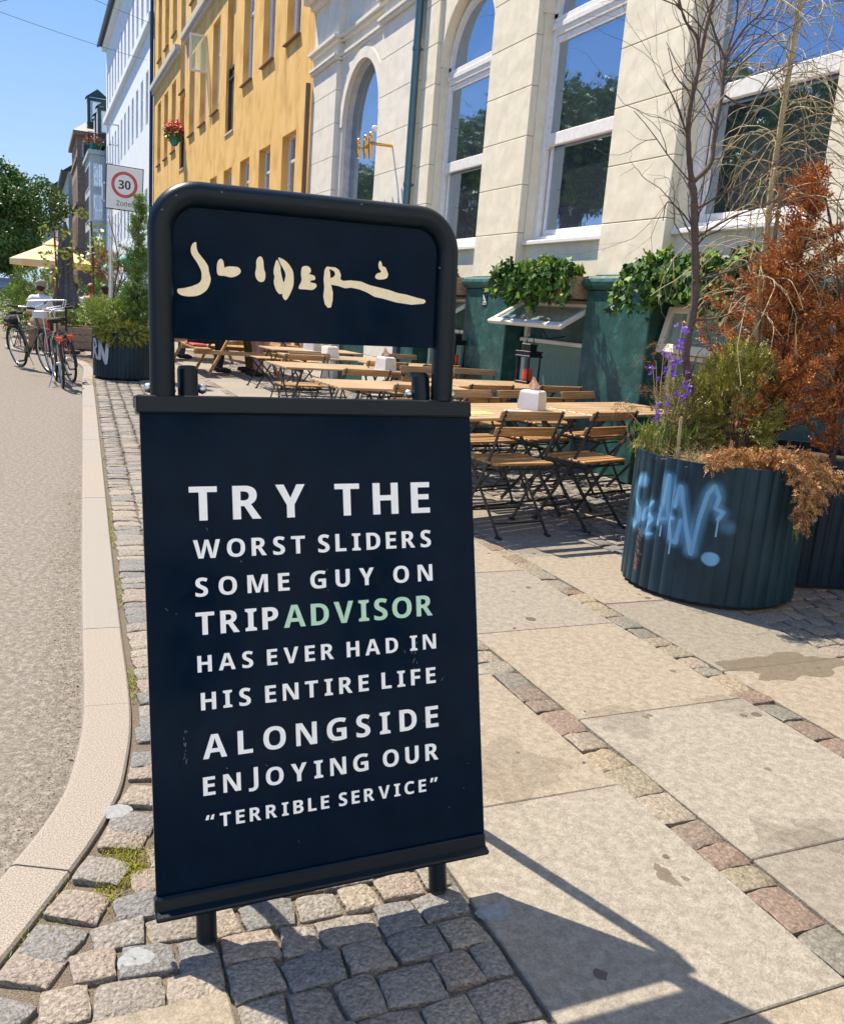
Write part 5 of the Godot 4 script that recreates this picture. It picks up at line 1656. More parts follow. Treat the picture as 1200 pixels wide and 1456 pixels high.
func napkin_box(at: Vector3, turn: float, label: String) -> void:
	var t := thing("napkin_dispenser", label, "napkin holder", at, turn, "white napkin boxes on the tables")
	var g := Geo.new()
	# tapered body with rounded shoulders
	var prof := [[0.082, 0.0], [0.08, 0.004], [0.072, 0.115], [0.068, 0.127], [0.056, 0.134], [0.022, 0.136]]
	for i in prof.size() - 1:
		var a: Array = prof[i]; var b: Array = prof[i + 1]
		for k in 4:
			var u := Vector3(cos(PI / 2 * k + PI / 4), 0, sin(PI / 2 * k + PI / 4)) * 1.414
			var v := Vector3(cos(PI / 2 * (k + 1) + PI / 4), 0, sin(PI / 2 * (k + 1) + PI / 4)) * 1.414
			g.facing(u * a[0] + Vector3.UP * a[1], v * a[0] + Vector3.UP * a[1], v * b[0] + Vector3.UP * b[1], u * b[0] + Vector3.UP * b[1], u + v)
	part("body", g, mats.white_plastic, t)
	g = Geo.new()
	for k in 10:
		var a := TAU * k / 10
		var q := Vector3(cos(a) * 0.024, 0.13, sin(a) * 0.024); var q2 := Vector3(cos(a + 0.63) * 0.024, 0.13, sin(a + 0.63) * 0.024)
		var m := Vector3(cos(a) * rf(0.02, 0.045), 0.175, sin(a) * 0.035); var top := Vector3(-0.02, rf(0.2, 0.24), rf(-0.012, 0.012))
		g.tri(q, q2, m); g.tri(q2, top, m)
	part("napkin", g, mats.paper, t)

func lantern(at: Vector3, label: String) -> void:
	var t := thing("lantern", label, "lantern", at, 0.3, "black lanterns on the tables")
	t.scale = Vector3(1.15, 1.3, 1.15)
	var g := Geo.new()
	g.block(Vector3(-0.075, 0, -0.075), Vector3(0.075, 0.02, 0.075), 0.003)
	part("base", g, mats.black_steel, t)
	for x in [-1, 1]:
		for z in [-1, 1]:
			g = Geo.new()
			g.block(Vector3(x * 0.068 - 0.006, 0.02, z * 0.068 - 0.006), Vector3(x * 0.068 + 0.006, 0.2, z * 0.068 + 0.006))
			part("post", g, mats.black_steel, t)
	g = Geo.new()
	g.block(Vector3(-0.085, 0.2, -0.085), Vector3(0.085, 0.212, 0.085), 0.002); g.block(Vector3(-0.078, 0.212, -0.078), Vector3(0.078, 0.237, 0.078), 0.002)
	g.block(Vector3(-0.085, 0.237, -0.085), Vector3(0.085, 0.245, 0.085), 0.002); g.block(Vector3(-0.045, 0.245, -0.045), Vector3(0.045, 0.29, 0.045), 0.002)
	g.block(Vector3(-0.05, 0.29, -0.05), Vector3(0.05, 0.298, 0.05), 0.002)
	part("roof", g, mats.black_steel, t)
	g = Geo.new()
	var ring := []
	for k in 15: ring.append(Vector3(cos(PI * k / 14) * 0.045, 0.296 + sin(PI * k / 14) * 0.075, 0))
	g.tube(ring, 0.004, 6)
	part("handle", g, mats.black_steel, t)
	g = Geo.new()
	g.lathe(Transform3D.IDENTITY, [Vector2(0.036, 0.02), Vector2(0.04, 0.03), Vector2(0.04, 0.1), Vector2(0.034, 0.11), Vector2(0.032, 0.1), Vector2(0, 0.09)], 14)
	part("candle_glass", g, mats.candle_red, t)

func build_terrace() -> void:
	var T := deg_to_rad(17.0)
	var ta := make_table("slatted wooden table with white napkin box, between the front chairs", 1.25, 0.72)
	var along := Vector3(cos(T), 0, -sin(T)); var away := Vector3(-sin(T), 0, -cos(T))
	var near_left := Vector3(2.36, 0, -4.8)
	ta.position = near_left + along * 0.625 + away * 0.36; ta.rotation.y = T
	var tb := copy_of(ta, near_left + along * 1.9 + away * 0.36, T, "slatted wooden table whose end is hidden by the planter's dry stems")
	var c := make_chair("wooden folding chair with its back to the sign, at the napkin box table")
	c.position = Vector3(2.77, 0, -4.87); c.rotation.y = 0.1
	copy_of(c, Vector3(3.42, 0, -4.98), T + 0.02, "wooden folding chair beside the graffiti planter, tucked under the table")
	var g2 := "folding cafe chairs"
	var far_side := "folding chair across the front napkin box table"
	copy_of(c, Vector3(2.98, 0, -5.78), PI + T - 0.1, far_side + ", at its end by the sign", g2)
	copy_of(c, Vector3(3.53, 0, -5.92), PI + T, far_side + ", the middle one", g2)
	copy_of(c, Vector3(4.17, 0, -6.05), PI + T + 0.1, far_side + ", at its house end", g2)
	napkin_box(Vector3(3.22, 0.722, -5.45), T + 0.35, "white napkin box on the table by the front chairs")
	# menus lying on the first table
	for q in [[2.62, -5.12, 0.3], [3.02, -5.25, -0.2]]:
		var g := Geo.new()
		g.block(Vector3(-0.1, 0, -0.07), Vector3(0.1, 0.003, 0.07))
		var mn := part("menu_card", g, mats.menu_paper if q[0] < 2.8 else mats.sign_white, self)
		mn.position = Vector3(q[0], 0.7225, q[1]); mn.rotation.y = q[2]
		tag(mn, "yellow menu card lying on the front table" if q[0] < 2.8 else "white menu card lying on the front table", "menu")
	# second row, by the lantern
	copy_of(ta, Vector3(4.0, 0, -7.5), 0.12, "slatted table with the black lantern in front of the boarded basement window")
	copy_of(c, Vector3(3.4, 0, -6.66), 0.18, "folding chair pushed in at the road end of the lantern table", g2)
	copy_of(c, Vector3(4.2, 0, -6.85), 0.1, "folding chair pushed in at the house end of the lantern table", g2)
	copy_of(c, Vector3(3.6, 0, -8.15), PI + 0.15, "folding chair across the lantern table, at its road end", g2)
	copy_of(c, Vector3(4.2, 0, -8.2), PI - 0.1, "folding chair across the lantern table, at its house end", g2)
	lantern(Vector3(4.47, 0.722, -7.72), "black lantern with red candle on the table by the boarded window")
	# third row
	copy_of(ta, Vector3(4.1, 0, -9.6), 0.1, "slatted table with a lantern under the window with half seen ivy")
	copy_of(c, Vector3(4.0, 0, -8.95), 0.1, "folding chair with its back to the lantern table, nearer the house", g2)
	copy_of(c, Vector3(3.4, 0, -8.98), 0.0, "folding chair with its back to the lantern table, nearer the road", g2)
	copy_of(c, Vector3(4.2, 0, -10.3), PI, "folding chair at the far side of the third table", g2)
	lantern(Vector3(4.62, 0.722, -9.75), "black lantern with red candle beside the drainpipe end of the terrace")
	# tables seen through the gap in the sign
	copy_of(ta, Vector3(2.75, 0, -6.9), 0.05, "slatted table seen close behind the sign's gap")
	copy_of(c, Vector3(2.68, 0, -6.35), 0.0, "folding chair at the table close behind the sign's gap", g2)
	copy_of(ta, Vector3(3.3, 0, -8.0) + Vector3(-0.5, 0, -0.75), 0.05, "slatted table with a napkin box, two rows behind the sign")
	copy_of(c, Vector3(2.72, 0, -7.72), 0.05, "folding chair before the napkin box table seen through the sign's gap", g2)
	copy_of(c, Vector3(2.62, 0, -9.42), 0.05, "folding chair before the mid terrace table seen through the sign's gap", g2)
	copy_of(c, Vector3(2.8, 0, -9.5), PI, "folding chair at the far side of the napkin box table two rows back", g2)
	copy_of(ta, Vector3(3.3, 0, -10.3), 0.0, "slatted table with white napkin box in the middle of the terrace")
	copy_of(ta, Vector3(3.4, 0, -11.7), 0.05, "slatted table with white napkin box by the benches")
	napkin_box(Vector3(3.3, 0.722, -8.6), 0.4, "white napkin box with a brown napkin, two rows behind the sign")
	napkin_box(Vector3(3.2, 0.722, -10.2), 0.2, "white napkin box in the middle of the terrace")
	napkin_box(Vector3(3.4, 0.722, -11.6), 0.5, "white napkin box on the table by the benches")
	copy_of(c, Vector3(3.28, 0, -13.7), PI / 2 + 0.1, "folding chair standing sideways by the benches, facing the road", g2)
	copy_of(c, Vector3(3.7, 0, -13.3), -PI / 2 + 0.3, "folding chair standing sideways by the benches, facing the house", g2)
	# picnic benches with people
	for q in [[3.3, -16.0, 0.0, "wooden picnic bench with red cushions behind the folding chairs"], [3.1, -19.4, 0.1, "wooden picnic bench farther along the pavement"]]:
		var b := thing("picnic_bench", q[3], "bench", Vector3(q[0], 0, q[1]), q[2], "picnic benches on the pavement")
		for k in 6:
			var g := Geo.new()
			g.block(Vector3(-0.36 + 0.122 * k, 0.72, -0.9), Vector3(-0.36 + 0.122 * k + 0.112, 0.755, 0.9), 0.004)
			part("table_board", g, mats.slat2, b)
		for s in [-1, 1]:
			for k in 2:
				var g := Geo.new()
				g.block(Vector3(s * 0.74 - 0.13 + 0.13 * k, 0.43, -0.9), Vector3(s * 0.74 - 0.01 + 0.13 * k, 0.465, 0.9), 0.004)
				part("seat_board", g, mats.slat1, b)
			var g := Geo.new()
			g.block(Vector3(s * 0.74 - 0.12, 0.466, -0.5), Vector3(s * 0.74 + 0.12, 0.51, 0.5), 0.02)
			part("cushion", g, mats.cushion_red, b)
			for z in [-0.65, 0.65]:
				g = Geo.new()
				g.bar(Vector3(s * 0.25, 0.72, z), Vector3(s * 0.62, 0.0, z), 0.04, 0.09, Vector3.BACK, 0.003)
				part("leg", g, mats.slat2, b)
		for z in [-0.7, 0.7]:
			var g := Geo.new()
			g.block(Vector3(-0.88, 0.36, z - 0.02), Vector3(0.88, 0.43, z + 0.02), 0.003)
			part("cross_beam", g, mats.slat0, b)

# ---------------------------------------------------------------- planters
func stroke(im: Image, pts: Array, r: float, col: Color, soft: float, s: Vector2) -> void:
	for i in pts.size() - 1:
		var a: Vector2 = pts[i] * s; var b: Vector2 = pts[i + 1] * s
		var n := int(a.distance_to(b) / 2.0) + 1
		for k in n:
			var p := a.lerp(b, float(k) / n)
			var R := int(r * soft) + 1
			for y in range(maxi(0, int(p.y) - R), mini(im.get_height(), int(p.y) + R + 1)):
				for x in range(maxi(0, int(p.x) - R), mini(im.get_width(), int(p.x) + R + 1)):
					var d := Vector2(x - p.x, y - p.y).length() / r
					var w := clampf(1.0 - smoothstep(1.0 if soft < 1.6 else 0.5, soft, d), 0, 1) * col.a
					if w > 0.0:
						var o := im.get_pixel(x, y)
						im.set_pixel(x, y, o.lerp(Color(col.r, col.g, col.b), w if soft < 1.6 else w * 0.16))

func planter_paint(kind: int) -> ImageTexture:
	var W := 1536 if kind == 0 else 768; var H := 480 if kind == 0 else 240
	var im := Image.create(W, H, false, Image.FORMAT_RGB8)
	var nz := FastNoiseLite.new(); nz.seed = 5 + kind; nz.frequency = 0.012; nz.fractal_octaves = 5; nz.fractal_type = FastNoiseLite.FRACTAL_FBM
	var base := Color(0.0105, 0.032, 0.05) if kind != 1 else Color(0.005, 0.015, 0.03)
	for y in H:
		for x in W:
			var n := nz.get_noise_2d(x * 0.7, y * 0.35)
			im.set_pixel(x, y, (base * (1.0 + n * 0.45)).linear_to_srgb())
	if kind == 0:   # spray can tag: SEAN'
		var blue := Color(0.42, 0.62, 0.78)
		var S := Vector2(W, H)
		var letters := [
			[Vector2(0.335, 0.2), Vector2(0.318, 0.27), Vector2(0.318, 0.36), Vector2(0.34, 0.42), Vector2(0.345, 0.52), Vector2(0.33, 0.58), Vector2(0.312, 0.54)],
			[Vector2(0.405, 0.34), Vector2(0.378, 0.42), Vector2(0.372, 0.5), Vector2(0.395, 0.44), Vector2(0.41, 0.47), Vector2(0.392, 0.53), Vector2(0.385, 0.6), Vector2(0.415, 0.58)],
			[Vector2(0.428, 0.5), Vector2(0.442, 0.3), Vector2(0.447, 0.12), Vector2(0.452, 0.34), Vector2(0.475, 0.58), Vector2(0.49, 0.6), Vector2(0.497, 0.42)], [Vector2(0.428, 0.46), Vector2(0.478, 0.42)],
			[Vector2(0.476, 0.34), Vector2(0.484, 0.18), Vector2(0.502, 0.36), Vector2(0.535, 0.66), Vector2(0.543, 0.4), Vector2(0.556, 0.2)],
			[Vector2(0.556, 0.2), Vector2(0.57, 0.14), Vector2(0.584, 0.22), Vector2(0.578, 0.3), Vector2(0.6, 0.32), Vector2(0.588, 0.38)]]
		var fit := func(p: Vector2) -> Vector2: return Vector2(0.45 + 0.677 * (p.x - 0.312), p.y)
		for i in letters.size(): letters[i] = letters[i].map(fit)
		for l in letters: stroke(im, l, 15.0, Color(blue.r, blue.g, blue.b, 0.32), 2.2, S)
		for l in letters: stroke(im, l, 5.2, Color(blue.r, blue.g, blue.b, 0.5), 1.4, S)
		stroke(im, [Vector2(0.469, 0.22), Vector2(0.482, 0.2)], 17.0, blue, 2.2, S)
		stroke(im, [Vector2(0.635, 0.665), Vector2(0.636, 0.67)], 18.0, blue, 1.55, S)
		stroke(im, [Vector2(0.655, 0.4), Vector2(0.656, 0.45)], 17.0, Color(blue.r, blue.g, blue.b, 0.35), 2.0, S)
		for d in [[0.562, 0.6, 0.69], [0.638, 0.38, 0.5], [0.539, 0.5, 0.58]]: stroke(im, [Vector2(d[0], d[1]), Vector2(d[0], d[2])], 2.4, blue, 1.3, S)
		# rust flakes
		var r := RandomNumberGenerator.new(); r.seed = 8
		for k in 60:
			var p := Vector2(0.486 + r.randfn(0, 0.004), r.randf_range(0.55, 0.95))
			stroke(im, [p, p + Vector2(0.001, r.randf_range(0.0, 0.02))], r.randf_range(0.8, 2.2), Color(0.55, 0.33, 0.24), 1.3, S)
		for k in 8: stroke(im, [Vector2(0.78 + r.randf() * 0.05, 0.3 + r.randf() * 0.2), Vector2(0.79 + r.randf() * 0.04, 0.45 + r.randf() * 0.1)], 1.4, Color(0.42, 0.5, 0.08), 1.5, S)
	elif kind == 2:   # RN in white on the far planter
		var S := Vector2(W, H); var wh := Color(0.75, 0.8, 0.84)
		for l in [[Vector2(0.37, 0.6), Vector2(0.375, 0.22), Vector2(0.4, 0.24), Vector2(0.41, 0.36), Vector2(0.385, 0.42), Vector2(0.42, 0.62)], [Vector2(0.44, 0.62), Vector2(0.445, 0.25), Vector2(0.485, 0.7), Vector2(0.5, 0.22)]]:
			stroke(im, l, 6.0, wh, 1.5, S)
	return ImageTexture.create_from_image(im)

func planter(label: String, at: Vector3, r: float, h: float, kind: int, turn: float) -> Node3D:
	var t := thing("round_planter", label, "planter", at, turn, "")
	var m := plain("planter_paint%d" % kind, Color.WHITE, 0.42, 0.0, {"tex": planter_paint(kind), "bump": mats.sign_tube.heightmap_texture, "depth": 0.02, "spec": 0.36})
	var g := Geo.new()
	# ribs: alternate wide flat lobes and narrow creases, 40 lobes round
	var N := 40 * 8
	var rad := func(i: int) -> float:
		var f := fposmod(float(i) / 8.0, 1.0)
		return r * (1.0 - 0.026 * pow(absf(2.0 * f - 1.0), 3.0))
	for i in N:
		var a0 := TAU * i / N; var a1 := TAU * (i + 1) / N
		var r0: float = rad.call(i); var r1: float = rad.call(i + 1)
		var e := 0.001
		var nr := []
		for q in [[i, a0], [i + 1, a1]]:
			var ra: float = rad.call(q[0] - 1); var rb: float = rad.call(q[0] + 1)
			var dr := (rb - ra) / (2.0 * TAU / N) / r
			var d := Vector3(cos(q[1]), 0, -sin(q[1])); var tg := Vector3(-sin(q[1]), 0, -cos(q[1]))
			nr.append((d - tg * dr).normalized())
		var p := []
		for q in [[a0, r0], [a1, r1]]:
			for y in [0.025, h]: p.append(Vector3(cos(q[0]) * q[1], y, -sin(q[0]) * q[1]))
		var u0 := float(i) / N; var u1 := float(i + 1) / N
		for q in [[0, nr[0], u0, 1.0], [3, nr[1], u1, 0.0], [2, nr[1], u1, 1.0], [0, nr[0], u0, 1.0], [1, nr[0], u0, 0.0], [3, nr[1], u1, 0.0]]:
			g.vert(p[q[0]], q[1], Vector2(q[2], q[3]))
		# rim and inner wall
		g.quad(p[1], p[3], Vector3(p[3].x * 0.955, h, p[3].z * 0.955), Vector3(p[1].x * 0.955, h, p[1].z * 0.955))
		g.quad(Vector3(p[1].x * 0.955, h, p[1].z * 0.955), Vector3(p[3].x * 0.955, h, p[3].z * 0.955), Vector3(p[3].x * 0.955, h - 0.12, p[3].z * 0.955), Vector3(p[1].x * 0.955, h - 0.12, p[1].z * 0.955))
	part("shell", g, m, t)
	g = Geo.new()
	g.lathe(Transform3D.IDENTITY, [Vector2(0, 0.002), Vector2(r * 0.93, 0.002), Vector2(r * 0.93, 0.06)], 40)
	part("base", g, mats.rubber, t)
	g = Geo.new()
	for k in 40:
		var a := TAU * k / 40; var b := TAU * (k + 1) / 40
		g.tri(Vector3(0, h - 0.03, 0), Vector3(cos(a) * r * 0.94, h - 0.055, -sin(a) * r * 0.94), Vector3(cos(b) * r * 0.94, h - 0.055, -sin(b) * r * 0.94))
	part("soil", g, mats.soil, t)
	return t

# ---------------------------------------------------------------- plants
# recursive bare twigs growing from a branch
func twigs(g: Geo, p: Vector3, d: Vector3, l: float, r: float, depth: int, droop: float, fork: float) -> void:
	var pts := [p]; var rs := [r]
	var n := 5
	for k in n:
		d = (d + rv() * 0.42 + Vector3(0, -droop, 0)).normalized()
		p += d * l / n
		pts.append(p); rs.append(r * (1.0 - 0.55 * (k + 1) / n))
		if depth > 0 and rng.randf() < fork:
			var s := (d + rv() * 0.85).normalized()
			twigs(g, p, s, l * rf(0.4, 0.7), r * 0.55, depth - 1, droop, fork)
	g.tube(pts, rs, 5 if r < 0.006 else 7, false)

func catmull(pts: Array, n := 6) -> Array:
	var o := []
	for i in pts.size() - 1:
		var a: Vector3 = pts[maxi(i - 1, 0)]; var b: Vector3 = pts[i]; var c: Vector3 = pts[i + 1]; var d: Vector3 = pts[mini(i + 2, pts.size() - 1)]
		for k in n: o.append(b.cubic_interpolate(c, a, d, float(k) / n))
	o.append(pts[-1])
	return o

func limb(g: Geo, pts: Array, r0: float, r1: float, twig_n: int, tl: float, sides := 8) -> void:
	var c := catmull(pts)
	var rs := []
	for i in c.size(): rs.append(lerpf(r0, r1, float(i) / (c.size() - 1)) * (1.0 + 0.12 * sin(i * 2.1)))
	g.tube(c, rs, sides)
	for k in twig_n:
		var i := rng.randi_range(int(c.size() * 0.15), c.size() - 2)
		var d: Vector3 = (c[i + 1] - c[i]).normalized()
		var o := (d * 0.8 + rv() * 0.9 + Vector3(0, 0.15, 0)).normalized()
		twigs(g, c[i], o, tl * rf(0.4, 1.5), minf(0.0042, rs[i] * 0.5), 2, 0.0, 0.3)

# feathery spray: a stem with short needles either side
func spray(g: Geo, p: Vector3, d: Vector3, l: float, w: float, n: int, c0: Color, c1: Color) -> void:
	var up := rv().normalized()
	var s := d.cross(up).normalized()
	var k0 := rng.randf()
	for k in n:
		var f := float(k) / n
		var q := p + d * l * f + Vector3(0, -0.1 * l * f * f, 0)
		var sg := 1.0 if k % 2 == 0 else -1.0
		var nd := (d * 0.75 + s * sg * 0.8 + rv() * 0.35).normalized()
		g.tint = c0.lerp(c1, clampf(k0 + rf(-0.35, 0.35), 0, 1))
		g.leaf(q, nd, up, w * (1.1 - 0.6 * f), w * 0.34)

func bush(called: String, label: String, cat: String, at: Vector3, rad: Vector3, n: int, l: float, w: float, needles: int, c0: Color, c1: Color, m: Material, group := "", up := 0.45) -> Node3D:
	var t := thing(called, label, cat, at, 0.0, group)
	var g := Geo.new(); g.colored = true
	var st := Geo.new()
	var nz := FastNoiseLite.new(); nz.seed = rng.randi() % 999; nz.frequency = 2.6
	var made := 0
	var tries := 0
	while made < n and tries < n * 6:
		tries += 1
		var u := rv()
		var p := u * rad + Vector3(0, rad.y, 0)
		if nz.get_noise_3dv(p) < -0.12 or rng.randf() > 0.25 + u.length(): continue
		var d := (u * 0.9 + Vector3(0, up, 0) + rv() * 0.5).normalized()
		spray(g, p, d, l * rf(0.6, 1.2), w * rf(0.7, 1.2), needles, c0, c1)
		if made % 40 == 0: st.tube([Vector3(u.x * 0.12, 0, u.z * 0.12), p * 0.5 + Vector3(rf(-0.03, 0.03), 0.02, rf(-0.03, 0.03)), p], [0.008, 0.005, 0.002], 5, false)
		made += 1
	part("foliage", g, m, t)
	part("stems", st, mats.bark, t)
	return t

func spire(called: String, label: String, at: Vector3, h: float, r: float, n: int, l: float, w: float, c0: Color, c1: Color, m: Material, lean := Vector3.ZERO) -> Node3D:
	var t := thing(called, label, "shrub", at)
	var g := Geo.new(); g.colored = true
	var tr := Geo.new()
	tr.tube([Vector3.ZERO, Vector3(lean.x * 0.5, h * 0.5, lean.z * 0.5), Vector3(lean.x, h * 0.97, lean.z)], [0.022, 0.014, 0.004], 7)
	var br := Geo.new()
	for b in n:
		var f := pow(rng.randf(), 0.85)
		var y := h * (0.03 + 0.95 * f)
		var a := rng.randf() * TAU
		var o := Vector3(lean.x * f, y, lean.z * f)
		var len_ := r * (1.0 - pow(f, 1.6) * 0.93) * rf(0.4, 1.15) * (0.72 + 0.4 * sin(a * 3.0 + f * 9.0))
		var d := Vector3(cos(a), rf(0.35, 0.95), sin(a)).normalized()
		var e := o + d * len_
		br.tube([o, (o + e) / 2 + Vector3(0, -0.01, 0), e], [0.004, 0.003, 0.0015], 4, false)
		var k := int(len_ / 0.022) + 3
		for q in k:
			var p := o.lerp(e, pow(float(q + 1) / k, 0.7)) + rv() * 0.02
			spray(g, p, (d + rv() * 0.8 + Vector3(0, 0.35, 0)).normalized(), l * rf(0.6, 1.1), w, 7, c0, c1)
	part("foliage", g, m, t)
	part("branches", br, mats.bark, t)
	part("trunk", tr, mats.bark, t)
	return t

func build_planters() -> void:
	var H := 0.72
	var P := Vector3(3.33, 0, -3.606)
	planter("dark blue ribbed round planter with pale blue spray graffiti", P, 0.452, H, 0, 0.0)
	planter("dark blue ribbed planter without graffiti, holding the rust brown conifer", Vector3(4.17, 0, -3.8), 0.452, H, 1, 0.6)
	# bare tree: forked purple brown trunk
	var z := -3.82
	var t := thing("bare_tree", "leafless purple brown forked sapling growing from the graffiti planter", "tree", Vector3(3.3, 0.69, z))
	var o := t.position
	var g := Geo.new()
	var W := func(x: float, y: float, dz: float) -> Vector3: return Vector3(x, y, z + dz) - o
	var tr := [[3.31, 0.66], [3.217, 1.015], [3.163, 1.237], [3.18, 1.53], [3.111, 1.807], [3.062, 2.024], [3.047, 2.08]]
	var tp := []
	for i in tr.size(): tp.append(W.call(tr[i][0], tr[i][1], 0.012 * sin(i * 1.7)))
	limb(g, tp, 0.025, 0.017, 16, 0.32, 10)
	part("trunk", g, mats.bark, t)
	var limbs := [
		[[[3.047, 2.08, 0.0], [2.987, 2.216, 0.02], [2.946, 2.373, 0.04], [2.956, 2.583, 0.05], [2.964, 2.773, 0.06], [2.981, 2.961, 0.08], [3.0, 3.2, 0.1]], 0.016, 0.005, 16],
		[[[2.956, 2.6, 0.05], [2.901, 2.699, 0.08], [2.787, 2.747, 0.12], [2.708, 2.847, 0.14], [2.6, 3.0, 0.16]], 0.009, 0.003, 10],
		[[[3.05, 2.075, 0.0], [3.172, 2.184, -0.03], [3.19, 2.327, -0.05], [3.218, 2.529, -0.07], [3.222, 2.692, -0.09], [3.28, 2.895, -0.12], [3.277, 3.12, -0.14]], 0.015, 0.004, 16],
		[[[3.222, 2.692, -0.09], [3.27, 2.827, -0.05], [3.34, 2.93, 0.0], [3.36, 3.1, 0.02]], 0.008, 0.003, 8],
		[[[3.22, 2.7, -0.09], [3.15, 2.83, -0.12], [3.1, 2.982, -0.16]], 0.007, 0.003, 6],
		[[[3.077, 1.941, 0.0], [3.222, 2.044, 0.06], [3.388, 2.15, 0.1], [3.553, 2.276, 0.14]], 0.008, 0.002, 10],
		[[[3.111, 1.807, 0.0], [3.29, 1.93, 0.05], [3.509, 2.025, 0.08], [3.62, 2.1, 0.08]], 0.007, 0.002, 8],
		[[[3.085, 1.873, 0.0], [2.95, 1.927, 0.06], [2.838, 1.948, 0.1], [2.827, 1.86, 0.1]], 0.005, 0.002, 4],
		[[[2.979, 2.264, 0.02], [2.825, 2.403, 0.08], [2.708, 2.479, 0.12]], 0.006, 0.002, 7],
		[[[3.053, 2.06, 0.0], [2.921, 2.223, 0.1], [2.826, 2.275, 0.14]], 0.005, 0.002, 6],
		[[[3.144, 1.599, 0.0], [3.385, 1.691, 0.06], [3.53, 1.813, 0.1]], 0.007, 0.002, 8],
		[[[3.218, 2.529, -0.07], [3.343, 2.483, 0.0], [3.429, 2.629, 0.04], [3.552, 2.716, 0.06]], 0.006, 0.002, 9],
		[[[3.17, 1.4, 0.0], [3.3, 1.43, 0.08], [3.42, 1.5, 0.12], [3.55, 1.48, 0.14]], 0.006, 0.002, 7],
		[[[3.25, 0.92, 0.0], [3.13, 0.86, 0.1], [3.0, 0.87, 0.16], [2.92, 0.82, 0.2]], 0.004, 0.002, 5]]
	for l in limbs:
		g = Geo.new()
		var pts := []
		for q in l[0]: pts.append(W.call(q[0], q[1], q[2]))
		limb(g, pts, l[1] * 0.95, l[2], int(l[3] * 1.05), 0.36)
		part("branch", g, mats.bark, t)
	# weeping sapling on a stake
	t = thing("weeping_sapling", "leafless weeping sapling with pale arching twigs tied to a stake", "tree", Vector3(3.75, 0.69, -3.95))
	g = Geo.new()
	g.tube([Vector3(0, 0, 0), Vector3(-0.03, 0.7, 0.02), Vector3(-0.09, 1.5, 0.03), Vector3(-0.11, 2.6, 0.05)], [0.02, 0.019, 0.016, 0.012], 9)
	part("trunk", g, mats.pale_bark, t)
	g = Geo.new()
	g.tube([Vector3(0.02, 0, 0.035), Vector3(-0.045, 1.45, 0.06)], 0.011, 8)
	part("stake", g, mats.slat1, t)
	g = Geo.new()
	for k in 170:
		var y := rf(0.7, 2.5)
		var a := rng.randf() * TAU
		var d := Vector3(cos(a), rf(-0.1, 1.3), sin(a) * 0.75).normalized()
		var p := Vector3(-0.09 * y / 1.5, y, 0.03)
		var l := rf(0.25, 0.75)
		var pts := [p]
		var n := 9
		for q in n:
			p += d * l / n
			d = (d + Vector3(rf(-0.3, 0.3), rf(-0.42, -0.02), rf(-0.3, 0.3))).normalized()
			pts.append(p)
			if q > 2 and rng.randf() < 0.3: twigs(g, p, (d + rv() * 0.6).normalized(), l * 0.35, 0.0017, 1, 0.14, 0.2)
		g.tube(pts, 0.0026, 4, false)
	part("twigs", g, mats.pale_bark, t)
	# dark bare shrub behind, reaching in from the right
	t = thing("bare_shrub", "dark leafless shrub with long crossing twigs behind the rust brown conifer", "shrub", Vector3(4.35, 0.69, -3.85))
	g = Geo.new()
	for q in [[-0.35, 2.2, 0.1], [-0.6, 2.45, 0.2], [0.1, 2.4, -0.1], [-0.2, 2.6, 0.05], [-0.75, 1.75, 0.1]]:
		limb(g, [Vector3.ZERO, Vector3(q[0] * 0.15, q[1] * 0.4, q[2] * 0.3), Vector3(q[0] * 0.5, q[1] * 0.75, q[2] * 0.7), Vector3(q[0], q[1], q[2])], 0.011, 0.003, 22, 0.4)
	part("branches", g, mats.bark, t)
	# rust brown dead conifer
	spire("dead_conifer", "dead rust brown conifer standing in the dark planter", Vector3(3.86, 0.66, -3.84), 1.6, 0.56, 270, 0.09, 0.03, Color(0.24, 0.065, 0.018), Color(0.7, 0.29, 0.085), mats.dry_leaf, Vector3(0.02, 0, 0))
	spire("dead_conifer", "second dead brown conifer crowding behind the tall rust brown one", Vector3(4.28, 0.66, -3.75), 1.25, 0.5, 160, 0.085, 0.03, Color(0.22, 0.06, 0.016), Color(0.6, 0.23, 0.07), mats.dry_leaf)
	# olive juniper
	bush("juniper", "olive green juniper bush half browned, in the graffiti planter", "shrub", Vector3(3.56, 0.62, -3.82), Vector3(0.27, 0.34, 0.2), 1700, 0.075, 0.024, 9, Color(0.13, 0.13, 0.025), Color(0.42, 0.38, 0.09), mats.leaf)
	bush("juniper", "brownish juniper low behind the bare trunk in the graffiti planter", "shrub", Vector3(3.24, 0.62, -3.85), Vector3(0.26, 0.23, 0.16), 1100, 0.075, 0.022, 9, Color(0.14, 0.12, 0.03), Color(0.38, 0.33, 0.1), mats.leaf)
	# dried brown spray hanging over the rim
	t = thing("dried_juniper", "dried light brown juniper sprays hanging over the planter rim", "shrub", Vector3(3.25, 0.71, -3.23))
	g = Geo.new(); g.colored = true
	var st := Geo.new()
	for q in [[[0, 0.03, -0.06], [0.02, 0.07, 0.06], [0.06, 0.0, 0.18], [0.09, -0.12, 0.2], [0.11, -0.23, 0.18]], [[0.02, 0.03, -0.1], [0.16, 0.07, 0.0], [0.3, 0.02, 0.06], [0.42, -0.08, 0.08]], [[-0.02, 0.02, -0.08], [-0.16, 0.06, -0.04], [-0.33, 0.04, -0.02]], [[0.02, 0.03, -0.06], [0.12, 0.05, 0.1], [0.18, -0.06, 0.16], [0.2, -0.14, 0.16]], [[0.05, 0.03, -0.08], [0.2, 0.06, 0.04], [0.28, -0.02, 0.1]]]:
		var pts := []
		for w in q: pts.append(Vector3(w[0], w[1], w[2]))
		var c := catmull(pts, 10)
